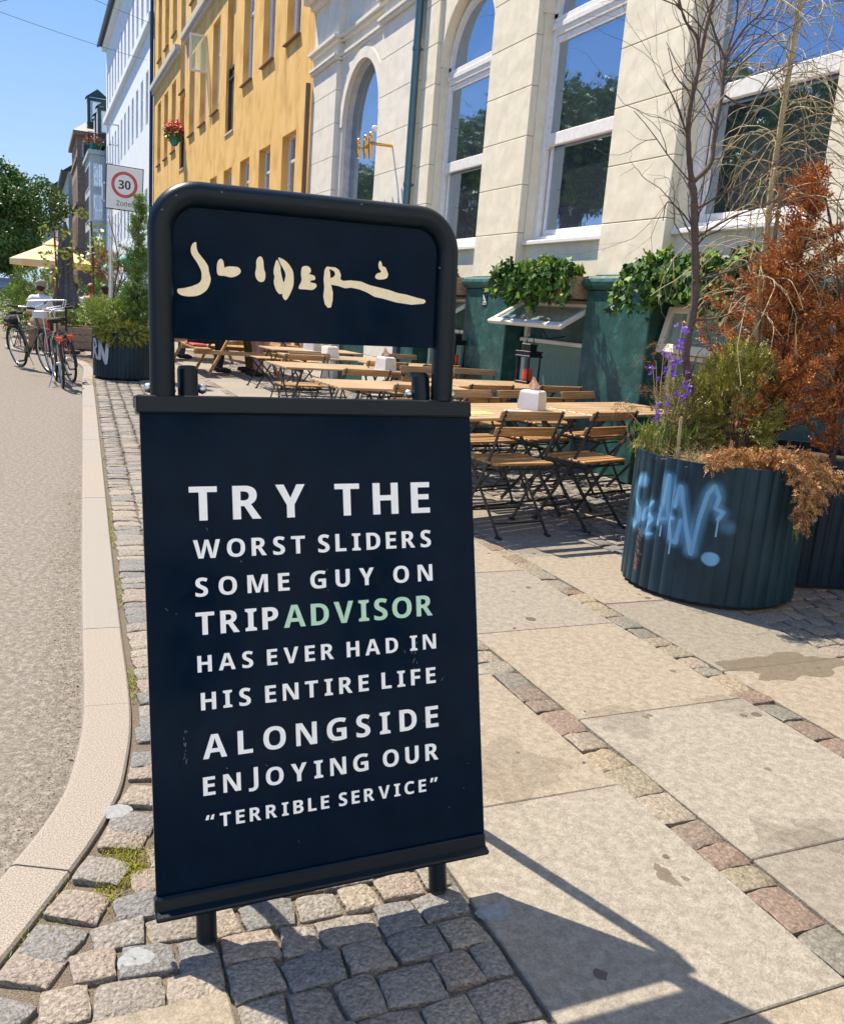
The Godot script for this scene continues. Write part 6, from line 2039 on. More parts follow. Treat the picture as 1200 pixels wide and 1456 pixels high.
		st.tube(c, 0.005, 5, false)
		for k in 380:
			var i := rng.randi() % (c.size() - 1)
			var d: Vector3 = (c[i + 1] - c[i]).normalized()
			var p: Vector3 = c[i] + rv() * 0.05
			spray(g, p, (d * 0.5 + rv()).normalized(), rf(0.03, 0.05), 0.017, 8, Color(0.2, 0.085, 0.025), Color(0.62, 0.36, 0.15))
	part("foliage", g, mats.dry_leaf, t)
	part("stems", st, mats.bark, t)
	# dry grass
	t = thing("dry_grass", "tuft of straw coloured dry grass at the planter rim", "grass", Vector3(3.12, 0.67, -3.5))
	g = Geo.new()
	for k in 420:
		var p := Vector3(rf(-0.16, 0.2), 0, rf(-0.2, 0.16))
		var d := Vector3(rf(-0.8, 0.8), rf(0.3, 1.2), rf(-0.5, 0.9)).normalized()
		var l := rf(0.06, 0.15)
		var e := p + d * l
		g.tube([p, p + d * l * 0.6 + Vector3(0, 0.01, 0), e + Vector3(d.x * 0.02, -0.015, d.z * 0.02)], [0.0014, 0.0011, 0.0004], 3, false)
	part("blades", g, mats.straw, t)
	# bellflowers
	t = thing("bellflower", "violet bellflowers on thin stems in the graffiti planter", "flowers", Vector3(3.03, 0.66, -3.76))
	g = Geo.new(); g.colored = true
	st = Geo.new()
	var lf := Geo.new(); lf.colored = true
	for q in [[0.02, 0.72, 0.02, 15], [-0.05, 0.52, 0.05, 6], [0.05, 0.45, 0.06, 8], [-0.11, 0.3, 0.06, 7], [0.12, 0.42, 0.02, 7], [-0.01, 0.57, -0.02, 5], [-0.02, 0.36, 0.04, 4], [-0.12, 0.5, 0.0, 4]]:
		var top := Vector3(q[0], q[1], q[2])
		st.tube([Vector3(q[0] * 0.3, 0, 0), top * 0.6 + Vector3(0.01, 0, 0), top], 0.0022, 5, false)
		for k in q[3]:
			var p: Vector3 = top - Vector3(q[0] * 0.1, 0.018 * k * rf(0.6, 1.1), 0) + rv() * 0.026
			var d := (rv() + Vector3(0, -0.1, 0.3)).normalized()
			for b in 5:
				var a := TAU * b / 5
				var s := d.cross(Vector3.UP).normalized(); var u := s.cross(d)
				var pd := (d + (s * cos(a) + u * sin(a)) * 0.8).normalized()
				g.tint = Color(rf(0.2, 0.34), rf(0.08, 0.16), rf(0.55, 0.8))
				g.leaf(p, pd, s * cos(a + 1.57) + u * sin(a + 1.57), 0.022, 0.013)
	for k in 200:
		lf.tint = Color(rf(0.1, 0.2), rf(0.18, 0.3), 0.04)
		lf.leaf(Vector3(rf(-0.15, 0.15), rf(0, 0.16), rf(-0.12, 0.12)), Vector3(rf(-0.6, 0.6), 1, rf(-0.6, 0.6)).normalized(), rv().normalized(), rf(0.04, 0.09), 0.012)
	part("petals", g, mats.petal, t).set_meta("kind", "stuff")
	part("stems", st, mats.pale_bark, t)
	part("leaves", lf, mats.leaf, t)
	# brown seed heads leaning out on the left
	t = thing("seed_heads", "brown drooping seed heads on thin stalks beside the bellflowers", "plant", Vector3(2.98, 0.66, -3.8))
	g = Geo.new(); g.colored = true
	st = Geo.new()
	for q in [[-0.02, 0.52, 0.0, 0.16], [-0.03, 0.38, 0.05, 0.12], [0.06, 0.6, -0.05, 0.12], [-0.2, 0.28, 0.02, 0.1], [-0.12, 0.12, 0.1, 0.12]]:
		var top := Vector3(q[0], q[1], q[2])
		st.tube([Vector3(0.05, 0, 0), Vector3(q[0] * 0.4 + 0.03, q[1] * 0.6, q[2] * 0.5), top], [0.003, 0.0024, 0.0016], 5, false)
		for k in 60:
			var p := top + rv() * Vector3(q[3], 0.05, q[3] * 0.6)
			spray(g, p, Vector3(rf(-0.7, 0.7), rf(-0.9, 0.1), rf(-0.5, 0.5)).normalized(), 0.035, 0.011, 6, Color(0.09, 0.045, 0.02), Color(0.3, 0.17, 0.08))
	part("heads", g, mats.dry_leaf, t)
	part("stalks", st, mats.pale_bark, t)
	t = thing("cane", "short weathered cane stuck upright in the graffiti planter", "cane", Vector3(2.99, 0.68, -3.56))
	g = Geo.new()
	g.tube([Vector3(0, -0.05, 0), Vector3(-0.015, 0.24, 0)], [0.009, 0.008], 7)
	part("stick", g, mats.pale_bark, t)
	# something red wrapped behind the juniper
	t = thing("red_cloth", "dark red cloth bundle between the two round planters", "cloth", Vector3(3.86, 0.7, -4.0))
	g = Geo.new()
	g.ball(Vector3(0, 0.09, 0), Vector3(0.16, 0.1, 0.1), 16); g.ball(Vector3(0.02, 0.22, -0.02), Vector3(0.1, 0.07, 0.08), 14)
	part("bundle", g, mats.cushion_red, t)

	# far planter with its plants
	var F := Vector3(1.21, 0, -14.35)
	planter("dark ribbed round planter with white spray letters by the kerb", F, 0.43, H, 2, 0.97)
	spire("feathery_conifer", "tall feathery green conifer in the planter with white spray letters", Vector3(1.42, 0.66, -14.4), 2.05, 0.4, 230, 0.13, 0.04, Color(0.05, 0.12, 0.03), Color(0.26, 0.4, 0.08), mats.leaf, Vector3(0.02, 0, 0))
	bush("leafy_shrub", "bright yellow green leafy shrub spilling from the kerbside planter", "shrub", Vector3(0.98, 0.64, -14.3), Vector3(0.34, 0.26, 0.3), 800, 0.12, 0.05, 7, Color(0.12, 0.2, 0.03), Color(0.42, 0.48, 0.12), mats.leaf)
	bush("leafy_shrub", "trailing green shrub hanging over the front of the kerbside planter", "shrub", Vector3(1.2, 0.52, -14.02), Vector3(0.4, 0.16, 0.18), 600, 0.1, 0.04, 8, Color(0.14, 0.18, 0.02), Color(0.44, 0.42, 0.06), mats.leaf, "", -0.1)
	bush("leafy_shrub", "dark green bush under the feathery conifer", "shrub", Vector3(1.4, 0.66, -14.3), Vector3(0.24, 0.28, 0.24), 600, 0.1, 0.05, 7, Color(0.05, 0.11, 0.02), Color(0.2, 0.3, 0.06), mats.leaf)
	t = thing("bare_sapling", "thin reddish bare sapling in the kerbside planter", "tree", Vector3(1.12, 0.66, -14.35))
	g = Geo.new()
	limb(g, [Vector3.ZERO, Vector3(-0.05, 0.5, 0), Vector3(0.02, 1.1, 0), Vector3(-0.12, 1.7, 0)], 0.018, 0.004, 18, 0.4)
	limb(g, [Vector3(0, 0.6, 0), Vector3(0.15, 1.1, 0), Vector3(0.3, 1.6, 0)], 0.01, 0.003, 12, 0.35)
	part("branches", g, mats.bark, t)

# ---------------------------------------------------------------- trees
func leaf_cluster(n: int, r: float, l: float, c0: Color, c1: Color) -> ArrayMesh:
	var g := Geo.new(); g.colored = true
	for k in n:
		g.tint = c0.lerp(c1, rng.randf())
		g.leaf(rv() * r, (rv() + Vector3(0, -0.3, 0)).normalized(), rv().normalized(), l * rf(0.7, 1.3), l * 0.62)
	return g.mesh()

func crown(parent: Node3D, meshes: Array, spots: Array, size: float) -> void:
	var st := SurfaceTool.new()
	for p in spots:
		st.append_from(meshes[rng.randi() % meshes.size()], 0, Transform3D(Basis.from_euler(Vector3(rf(0, TAU), rf(0, TAU), rf(0, TAU))).scaled(Vector3.ONE * size * rf(0.75, 1.3)), p))
	part("crown", st.commit(), mats.leaf, parent)

func tree(label: String, at: Vector3, h: float, r: float, n: int, mesh: Array, size: float, group: String, called := "street_tree", low := 0.42) -> void:
	var t := thing(called, label, "tree", at, rf(0, TAU), group)
	var g := Geo.new()
	var fork := h * 0.34
	g.tube(catmull([Vector3.ZERO, Vector3(0.05, fork * 0.5, 0.03), Vector3(0.1, fork, 0)], 4), [0.3, 0.27, 0.25, 0.24, 0.23, 0.22, 0.21, 0.2, 0.19], 10)
	var spots := []
	for b in 13:
		var a := TAU * b / 13.0 + rf(-0.3, 0.3)
		var f := rf(0.25, 1.0)
		var e := Vector3(cos(a) * r * rf(0.4, 0.8), h * lerpf(low, 0.9, f), sin(a) * r * rf(0.4, 0.8))
		if f > 0.8: e.x *= 0.5; e.z *= 0.5
		var mid := Vector3(0.1, fork, 0).lerp(e, 0.5) + Vector3(0, h * 0.04, 0)
		g.tube(catmull([Vector3(0.1, fork * 0.95, 0), mid, e], 4), [0.15, 0.13, 0.11, 0.1, 0.08, 0.06, 0.05, 0.03, 0.02], 7)
		var cr := r * rf(0.3, 0.48)
		for k in n / 13:
			var u := rv()
			u = u.normalized() * pow(u.length(), 0.4)
			spots.append(e + u * Vector3(cr, cr * 0.72, cr))
	part("trunk", g, mats.bark, t)
	crown(t, mesh, spots, size)

func build_trees() -> void:
	var mesh := []
	for k in 5: mesh.append(leaf_cluster(14, 0.42, 0.21, Color(0.05, 0.1, 0.018), Color(0.22, 0.32, 0.06).lerp(Color(0.11, 0.2, 0.035), k / 4.0)))
	var lab := "green street tree across the road, mirrored in the cafe windows"
	var gr := "trees across the road"
	for q in [[-9.0, -17.0, 8.4, 3.0], [-8.3, -22.5, 9.0, 2.6], [-8.6, -30.5, 11.0, 3.4], [-8.2, -39.5, 10.6, 3.2], [-8.8, -47.0, 10.0, 3.2], [-8.4, -55.5, 10.6, 3.4], [-9.5, -64.0, 11.0, 3.4]]:
		tree(lab, Vector3(q[0], -0.1, q[1]), q[2], q[3], 1600, mesh, 0.95, gr)
	tree("big dense green tree overhanging the far end of the street", Vector3(-4.7, -0.05, -84.0), 10.6, 6.2, 4200, mesh, 1.25, "", "large_tree", 0.16)
	tree("dark green tree behind the big one at the street's end", Vector3(-4.6, -0.05, -108.0), 9.0, 5.6, 2800, mesh, 1.5, "", "large_tree", 0.14)
	# saplings with pale leaves by the parasols
	for q in [[0.97, -18.2, 2.5, "thin sapling with yellow green leaves beside the closed umbrella"], [0.35, -19.0, 2.3, "second pale leaved sapling behind the bicycles"]]:
		var t := thing("leafy_sapling", q[3], "tree", Vector3(q[0], 0.0, q[1]))
		var g := Geo.new()
		var lf := Geo.new(); lf.colored = true
		g.tube(catmull([Vector3.ZERO, Vector3(0.04, q[2] * 0.5, 0), Vector3(0, q[2], 0)], 4), 0.018, 7)
		for b in 9:
			var y: float = q[2] * rf(0.55, 1.0)
			var d := Vector3(rf(-1, 1), rf(0.2, 0.8), rf(-1, 1)).normalized()
			var e := Vector3(0.02, y, 0) + d * rf(0.2, 0.42)
			g.tube([Vector3(0.02, y, 0), e], [0.008, 0.004], 5, false)
			for k in 15:
				lf.tint = Color(rf(0.2, 0.45), rf(0.3, 0.46), rf(0.03, 0.08))
				lf.leaf(e + rv() * 0.14, Vector3(rf(-1, 1), rf(-0.9, 0.3), rf(-1, 1)).normalized(), rv().normalized(), rf(0.07, 0.13), 0.06)
		part("trunk", g, mats.bark, t)
		part("crown", lf, mats.leaf, t)

# ---------------------------------------------------------------- bicycles
func torus(g: Geo, c: Vector3, R: float, r: float, seg := 32, sides := 7) -> void:   # in the y, z plane
	var pts := []
	for k in seg + 1: pts.append(c + Vector3(0, sin(TAU * k / seg), cos(TAU * k / seg)) * R)
	g.tube(pts, r, sides, false)

func bicycle(label: String, at: Vector3, turn: float, lean: float, frame: Material, carrier: bool, crate: bool) -> void:
	# rolls towards -z; wheels on the ground at z = +0.5 (rear) and -0.55 (front)
	var b := thing("bicycle", label, "bicycle", at, turn, "bicycles parked at the kerb")
	b.rotation.z = lean
	var g := Geo.new()
	var R := 0.335
	for z in [0.5, -0.55]:
		g = Geo.new()
		torus(g, Vector3(0, R, z), R - 0.018, 0.018)
		var w := part("wheel", g, mats.rubber, b)
		g = Geo.new()
		torus(g, Vector3(0, R, z), R - 0.043, 0.009, 32, 5)
		part("rim", g, mats.silver, w)
		g = Geo.new()
		for k in 18:
			var a := TAU * k / 18
			g.tube([Vector3(0.02 if k % 2 else -0.02, R, z), Vector3(0, R + sin(a) * (R - 0.045), z + cos(a) * (R - 0.045))], 0.0018, 3, false)
		part("spokes", g, mats.silver, w)
		g = Geo.new()
		g.tube([Vector3(-0.05, R, z), Vector3(0.05, R, z)], 0.02, 8)
		part("hub", g, mats.silver, w)
		g = Geo.new()
		var arc := []
		for k in 15: arc.append(Vector3(0, R, z) + Vector3(0, sin(lerpf(-0.2, 2.9, k / 14.0)), cos(lerpf(-0.2, 2.9, k / 14.0)) * (1 if z > 0 else 1)) * (R + 0.025))
		g.tube(arc, 0.02, 5, false)
		part("mudguard", g, mats.black_steel, b)
	var bb := Vector3(0, 0.29, 0.06); var seat := Vector3(0, 0.74, 0.25); var head := Vector3(0, 0.84, -0.38); var head_lo := Vector3(0, 0.66, -0.43)
	g = Geo.new()
	g.tube([bb, seat], 0.016, 8); g.tube([bb, head_lo], 0.019, 8); g.tube([seat + Vector3(0, -0.12, -0.04), head_lo + Vector3(0, 0.06, 0.01)], 0.015, 8); g.tube([head, head_lo], 0.021, 8)
	for s in [-1, 1]:
		g.tube([bb + Vector3(s * 0.03, 0, 0), Vector3(s * 0.055, R, 0.5)], 0.01, 6); g.tube([seat + Vector3(0, -0.05, 0), Vector3(s * 0.055, R, 0.5)], 0.009, 6)
	part("frame", g, frame, b)
	g = Geo.new()
	for s in [-1, 1]: g.tube([head_lo, Vector3(s * 0.05, 0.6, -0.45), Vector3(s * 0.055, R, -0.55)], 0.012, 7)
	part("fork", g, frame, b)
	g = Geo.new()
	g.tube([head, Vector3(0, 0.98, -0.34)], 0.014, 7)
	var hb := []
	for k in 13:
		var f := (k - 6) / 6.0
		hb.append(Vector3(f * 0.3, 1.0 + 0.05 * absf(f), -0.36 + 0.2 * pow(absf(f), 2.0) - 0.04 * (1 - absf(f))))
	g.tube(hb, 0.011, 7)
	var h := part("handlebar", g, mats.silver, b)
	for s in [0, 10]:
		g = Geo.new()
		g.tube([hb[s], hb[s + 1], hb[s + 2]], 0.017, 8)
		part("grip", g, mats.rubber, h)
	g = Geo.new()
	g.tube([seat, Vector3(0, 0.86, 0.29)], 0.013, 7)
	part("seat_post", g, mats.silver, b)
	g = Geo.new()
	g.ball(Vector3(0, 0.89, 0.33), Vector3(0.1, 0.035, 0.1), 14); g.ball(Vector3(0, 0.89, 0.19), Vector3(0.035, 0.025, 0.12), 12)
	part("saddle", g, mats.rubber, b)
	g = Geo.new()
	for s in [-1, 1]:
		g.tube([Vector3(s * 0.06, 0.7, 0.28), Vector3(s * 0.06, 0.7, 0.75)], 0.007, 6); g.tube([Vector3(s * 0.06, 0.7, 0.6), Vector3(s * 0.06, R, 0.5)], 0.006, 6)
	for k in 4: g.tube([Vector3(-0.06, 0.7, 0.35 + 0.12 * k), Vector3(0.06, 0.7, 0.35 + 0.12 * k)], 0.006, 6)
	part("rear_rack", g, mats.black_steel, b)
	g = Geo.new()
	g.block(Vector3(-0.045, 0.64, 0.75), Vector3(0.045, 0.7, 0.78), 0.01)
	part("rear_light", g, mats.candle_red, b)
	g = Geo.new()
	g.lathe(Transform3D(Basis(Vector3.BACK, PI / 2), Vector3(0.05, 0.29, 0.06)), [Vector2(0.0, 0.0), Vector2(0.09, 0.0), Vector2(0.09, 0.008), Vector2(0, 0.008)], 18)
	g.tube([Vector3(0.06, 0.29, 0.06), Vector3(0.07, 0.15, 0.16)], 0.009, 6); g.tube([Vector3(-0.06, 0.29, 0.06), Vector3(-0.07, 0.43, -0.04)], 0.009, 6)
	g.block(Vector3(0.07, 0.14, 0.13), Vector3(0.16, 0.16, 0.19), 0.004); g.block(Vector3(-0.16, 0.42, -0.07), Vector3(-0.07, 0.44, -0.01), 0.004)
	part("crank", g, mats.black_steel, b)
	g = Geo.new()
	g.tube([Vector3(-0.06, 0.27, 0.3), Vector3(-0.17, 0.012, 0.42)], 0.008, 6)
	part("kickstand", g, mats.silver, b)
	if carrier:
		g = Geo.new()
		for y in [0.98, 1.13]:
			var w: float = 0.2 + (y - 0.98) * 0.3
			g.tube([Vector3(-w, y, -0.85), Vector3(w, y, -0.85), Vector3(w, y, -0.5), Vector3(-w, y, -0.5), Vector3(-w, y, -0.85)], 0.009, 7)
		for k in 5: g.tube([Vector3(-0.2 + 0.1 * k, 0.98, -0.85), Vector3(-0.2 + 0.1 * k, 0.98, -0.5)], 0.006, 5)
		for s in [-1, 1]:
			for z in [-0.85, -0.5]: g.tube([Vector3(s * 0.2, 0.98, z), Vector3(s * 0.245, 1.13, z)], 0.008, 6)
			g.tube([Vector3(s * 0.08, 0.98, -0.7), Vector3(s * 0.055, R, -0.55)], 0.007, 6)
		part("front_carrier", g, mats.silver, b)
	if crate:
		g = Geo.new()
		g.block(Vector3(-0.11, 0.715, 0.36), Vector3(0.11, 0.83, 0.62), 0.045)
		part("pannier_bag", g, mats.cloth_dark, b)

# ---------------------------------------------------------------- people
# surface nets over smooth-joined tapered bones [a, b, ra, rb]
func body_mesh(bones: Array, cell: float, k: float) -> ArrayMesh:
	var lo := Vector3(INF, INF, INF); var hi := -lo
	for b in bones:
		for q in [[b[0], b[2]], [b[1], b[3]]]:
			lo = lo.min(q[0] - Vector3.ONE * (q[1] + cell * 3)); hi = hi.max(q[0] + Vector3.ONE * (q[1] + cell * 3))
	var n := Vector3i(((hi - lo) / cell).ceil()) + Vector3i.ONE
	var f := PackedFloat32Array()
	f.resize(n.x * n.y * n.z)
	f.fill(1.0)
	var far := PackedFloat32Array()
	for b in bones:
		var blo: Vector3 = b[0].min(b[1]) - Vector3.ONE * (maxf(b[2], b[3]) + k + cell * 2)
		var bhi: Vector3 = b[0].max(b[1]) + Vector3.ONE * (maxf(b[2], b[3]) + k + cell * 2)
		var i0 := Vector3i(((blo - lo) / cell).floor()).max(Vector3i.ZERO); var i1 := Vector3i(((bhi - lo) / cell).ceil()).min(n - Vector3i.ONE)
		var ab: Vector3 = b[1] - b[0]
		var l2 := maxf(ab.length_squared(), 1e-9)
		for z in range(i0.z, i1.z + 1):
			for y in range(i0.y, i1.y + 1):
				for x in range(i0.x, i1.x + 1):
					var p := lo + Vector3(x, y, z) * cell
					var t := clampf((p - b[0]).dot(ab) / l2, 0, 1)
					var d: float = p.distance_to(b[0] + ab * t) - lerpf(b[2], b[3], t)
					var id := (z * n.y + y) * n.x + x
					var o := f[id]
					var h := clampf(0.5 + 0.5 * (o - d) / k, 0, 1)
					f[id] = lerpf(o, d, h) - k * h * (1 - h)
	var at := {}
	var g := Geo.new()
	var sx := 1; var sy := n.x; var sz := n.x * n.y
	var pos := func(x: int, y: int, z: int) -> Vector3:
		var id := z * sz + y * sy + x
		if at.has(id): return at[id]
		var sum := Vector3.ZERO; var c := 0
		for e in 12:
			var ax := e / 4; var u := e % 2; var w := (e / 2) % 2
			var a := Vector3i.ZERO
			a[(ax + 1) % 3] = u; a[(ax + 2) % 3] = w
			var bq := a; bq[ax] = 1
			var fa := f[id + a.x + a.y * sy + a.z * sz]; var fb := f[id + bq.x + bq.y * sy + bq.z * sz]
			if (fa < 0) != (fb < 0):
				sum += Vector3(a).lerp(Vector3(bq), fa / (fa - fb)); c += 1
		var p := lo + (Vector3(x, y, z) + (sum / maxi(c, 1))) * cell
		at[id] = p
		return p
	var nrm := func(p: Vector3) -> Vector3:
		var q := (p - lo) / cell
		var i := Vector3i(q.round()).clamp(Vector3i.ONE, n - Vector3i(2, 2, 2))
		var id := i.z * sz + i.y * sy + i.x
		return Vector3(f[id + 1] - f[id - 1], f[id + sy] - f[id - sy], f[id + sz] - f[id - sz]).normalized()
	for z in range(1, n.z - 1):
		for y in range(1, n.y - 1):
			for x in range(1, n.x - 1):
				var id := z * sz + y * sy + x
				var a := f[id]
				for ax in 3:
					var b := f[id + [sx, sy, sz][ax]]
					if (a < 0) == (b < 0): continue
					var q: Array
					match ax:
						0: q = [pos.call(x, y - 1, z - 1), pos.call(x, y, z - 1), pos.call(x, y, z), pos.call(x, y - 1, z)]
						1: q = [pos.call(x - 1, y, z - 1), pos.call(x - 1, y, z), pos.call(x, y, z), pos.call(x, y, z - 1)]
						2: q = [pos.call(x - 1, y - 1, z), pos.call(x, y - 1, z), pos.call(x, y, z), pos.call(x - 1, y, z)]
					if a >= 0: q.reverse()
					var nn := [nrm.call(q[0]), nrm.call(q[1]), nrm.call(q[2]), nrm.call(q[3])]
					g.smooth(q[0], q[1], q[2], nn[0], nn[1], nn[2]); g.smooth(q[0], q[2], q[3], nn[0], nn[2], nn[3])
	return g.mesh()

func finger_bones(wrist: Vector3, tip_dir: Vector3, side: Vector3) -> Array:
	var o := []
	var palm := wrist + tip_dir * 0.085
	o.append([wrist, palm, 0.026, 0.032])
	var up := tip_dir.cross(side).normalized()
	for k in 4:
		var r := palm + side * (0.033 - 0.022 * k)
		var l: float = [0.065, 0.075, 0.07, 0.055][k]
		var m := r + tip_dir * l * 0.5
		o.append([r, m, 0.0095, 0.009]); o.append([m, m + (tip_dir - up * 0.5).normalized() * l * 0.5, 0.009, 0.0075])
	var th := wrist + tip_dir * 0.03 + side * 0.03
	o.append([th, th + (tip_dir + side * 0.8).normalized() * 0.035, 0.011, 0.01]); o.append([th + (tip_dir + side * 0.8).normalized() * 0.035, th + (tip_dir * 1.3 + side * 0.6).normalized() * 0.065, 0.01, 0.008])
	return o

# seated figure facing -z in its own space, seat height s
func seated(label: String, at: Vector3, turn: float, s: float, top: Material, legs: Material, hair_m: Material, cap: bool, lean := 0.1, arm := 0.3) -> void:
	var p := thing("person", label, "person", at, turn, "")
	var hip := Vector3(0, s + 0.09, 0)
	var chest := hip + Vector3(0, 0.36, -0.36 * lean)
	var neck := hip + Vector3(0, 0.52, -0.5 * lean)
	var head := neck + Vector3(0, 0.17, -0.03)
	var bones := [[hip, hip + Vector3(0, 0.2, -0.1 * lean), 0.135, 0.13], [hip + Vector3(-0.07, 0.3, -0.3 * lean), hip + Vector3(0.07, 0.3, -0.3 * lean), 0.115, 0.115], [chest + Vector3(-0.12, 0.06, 0), chest + Vector3(0.12, 0.06, 0), 0.085, 0.085], [neck + Vector3(0, -0.05, 0), neck + Vector3(0, 0.06, -0.01), 0.055, 0.05],
		[head + Vector3(0, 0.03, 0.012), head + Vector3(0, 0.03, -0.012), 0.094, 0.09], [head + Vector3(0, -0.05, -0.035), head + Vector3(0, -0.07, -0.06), 0.05, 0.04], [head + Vector3(0, 0.0, -0.09), head + Vector3(0, -0.02, -0.108), 0.012, 0.014]]
	var shirt := [[hip + Vector3(0, -0.02, 0), hip + Vector3(0, 0.2, -0.1 * lean), 0.15, 0.145], [hip + Vector3(-0.07, 0.3, -0.3 * lean), hip + Vector3(0.07, 0.3, -0.3 * lean), 0.13, 0.13], [chest + Vector3(-0.13, 0.06, 0), chest + Vector3(0.13, 0.06, 0), 0.1, 0.1], [neck + Vector3(0, -0.06, 0), neck + Vector3(0, -0.03, 0), 0.075, 0.066]]
	var trous := [[hip + Vector3(0, -0.02, 0.01), hip + Vector3(0, 0.05, 0), 0.152, 0.14]]
	for sx in [-1, 1]:
		var sh := chest + Vector3(sx * 0.19, 0.07, 0)
		var el := sh + Vector3(sx * 0.07, -0.27, -0.05 - arm * 0.15)
		var wr := el + Vector3(-sx * 0.05, 0.02 - 0.06 * arm, -0.24)
		bones.append([sh, el, 0.05, 0.042]); bones.append([el, wr, 0.041, 0.028])
		bones += finger_bones(wr, (wr - el).normalized(), Vector3(-sx, 0, 0))
		shirt.append([sh + Vector3(-sx * 0.03, 0, 0), sh.lerp(el, 0.72), 0.074, 0.066])
		var hp := hip + Vector3(sx * 0.1, -0.01, -0.02); var kn := hip + Vector3(sx * 0.16, 0.0, -0.44); var an := Vector3(sx * 0.15, 0.09, -0.4)
		bones.append([hp, kn, 0.085, 0.06]); bones.append([kn, an, 0.056, 0.038]); bones.append([an + Vector3(0, -0.04, 0.03), an + Vector3(0, -0.055, -0.16), 0.036, 0.03])
		trous.append([hp, kn, 0.1, 0.075]); trous.append([kn, kn.lerp(an, 0.93), 0.074, 0.056])
	part("body", body_mesh(bones, 0.019, 0.03), mats.skin, p)
	part("shirt", body_mesh(shirt, 0.026, 0.04), top, p)
	part("trousers", body_mesh(trous, 0.026, 0.04), legs, p)
	for sx in [-1, 1]:
		var an := Vector3(sx * 0.15, 0.09, -0.4)
		part("shoe", body_mesh([[an + Vector3(0, -0.036, 0.035), an + Vector3(0, -0.045, -0.17), 0.047, 0.04]], 0.02, 0.02), mats.rubber, p)
	if cap:
		var g := Geo.new()
		g.ball(head + Vector3(0, 0.06, 0.0), Vector3(0.108, 0.085, 0.115), 16)
		g.box(Transform3D(Basis(Vector3.RIGHT, 0.15), head + Vector3(0, 0.045, -0.15)), Vector3(0.15, 0.012, 0.12), 0.005)
		part("cap", g, mats.cap_cloth, p)
	part("hair", body_mesh([[head + Vector3(0, 0.0 if cap else 0.045, 0.025), head + Vector3(0, -0.03, 0.05), 0.09 if cap else 0.1, 0.07]] + ([] if cap else [[head + Vector3(0, 0.07, 0.0), head + Vector3(0, 0.06, -0.03), 0.095, 0.085]]), 0.014, 0.02), hair_m, p)

func standing(label: String, at: Vector3, turn: float, top: Material, legs: Material) -> void:
	var p := thing("person", label, "person", at, turn, "")
	var hip := Vector3(0, 0.92, 0)
	var bones := [[hip, hip + Vector3(0, 0.2, 0), 0.13, 0.12], [hip + Vector3(-0.1, 0.42, 0), hip + Vector3(0.1, 0.42, 0), 0.1, 0.1], [hip + Vector3(0, 0.5, 0), hip + Vector3(0, 0.6, 0), 0.05, 0.05], [hip + Vector3(0, 0.7, 0.01), hip + Vector3(0, 0.72, -0.01), 0.092, 0.09], [hip + Vector3(0, 0.63, -0.04), hip + Vector3(0, 0.61, -0.06), 0.045, 0.04]]
	var shirt := [[hip, hip + Vector3(0, 0.2, 0), 0.145, 0.135], [hip + Vector3(-0.1, 0.42, 0), hip + Vector3(0.1, 0.42, 0), 0.115, 0.115]]
	var trous := [[hip + Vector3(0, -0.03, 0), hip, 0.145, 0.14]]
	for sx in [-1, 1]:
		var sh := hip + Vector3(sx * 0.19, 0.44, 0); var el := sh + Vector3(sx * 0.08, -0.28, 0.02); var wr := el + Vector3(-sx * 0.04, -0.1, -0.22)
		bones.append([sh, el, 0.05, 0.042]); bones.append([el, wr, 0.04, 0.028])
		bones += finger_bones(wr, (wr - el).normalized(), Vector3(-sx, 0, 0))
		shirt.append([sh, wr, 0.068, 0.04])
		var hp := hip + Vector3(sx * 0.09, -0.05, 0); var kn := hip + Vector3(sx * 0.1, -0.47, -0.06 * sx); var an := Vector3(sx * 0.1, 0.08, 0.1 * sx)
		bones.append([hp, kn, 0.085, 0.06]); bones.append([kn, an, 0.055, 0.036]); bones.append([an + Vector3(0, -0.04, 0.03), an + Vector3(0, -0.05, -0.16), 0.034, 0.028])
		trous.append([hp, kn, 0.098, 0.074]); trous.append([kn, an, 0.072, 0.055])
	part("body", body_mesh(bones, 0.02, 0.03), mats.skin, p)
	part("jacket", body_mesh(shirt, 0.025, 0.04), top, p)
	part("trousers", body_mesh(trous, 0.025, 0.04), legs, p)
	part("hair", body_mesh([[hip + Vector3(0, 0.75, 0.02), hip + Vector3(0, 0.7, 0.05), 0.09, 0.07]], 0.016, 0.02), mats.hair, p)

# ---------------------------------------------------------------- street furniture
func plate_text(parent: Node3D, text: String, cap: float, at: Vector3, m: Material, weight := 700) -> void:
	var font := SystemFont.new()
	font.font_names = PackedStringArray(["Droid Sans"]); font.font_weight = weight
	var tm := TextMesh.new()
	tm.font = font; tm.font_size = 64; tm.pixel_size = 0.01; tm.depth = 0.03; tm.text = text
	var bb := tm.get_aabb()
	var s := cap / bb.size.y
	var o := MeshInstance3D.new()
	o.name = "lettering" if not parent.has_node("lettering") else "lettering_001"
	o.mesh = tm; o.material_override = m
	parent.add_child(o)
	o.scale = Vector3(s, s, s * 0.3)
	o.position = at - (bb.position + bb.size / 2) * s * Vector3(1, 1, 0)

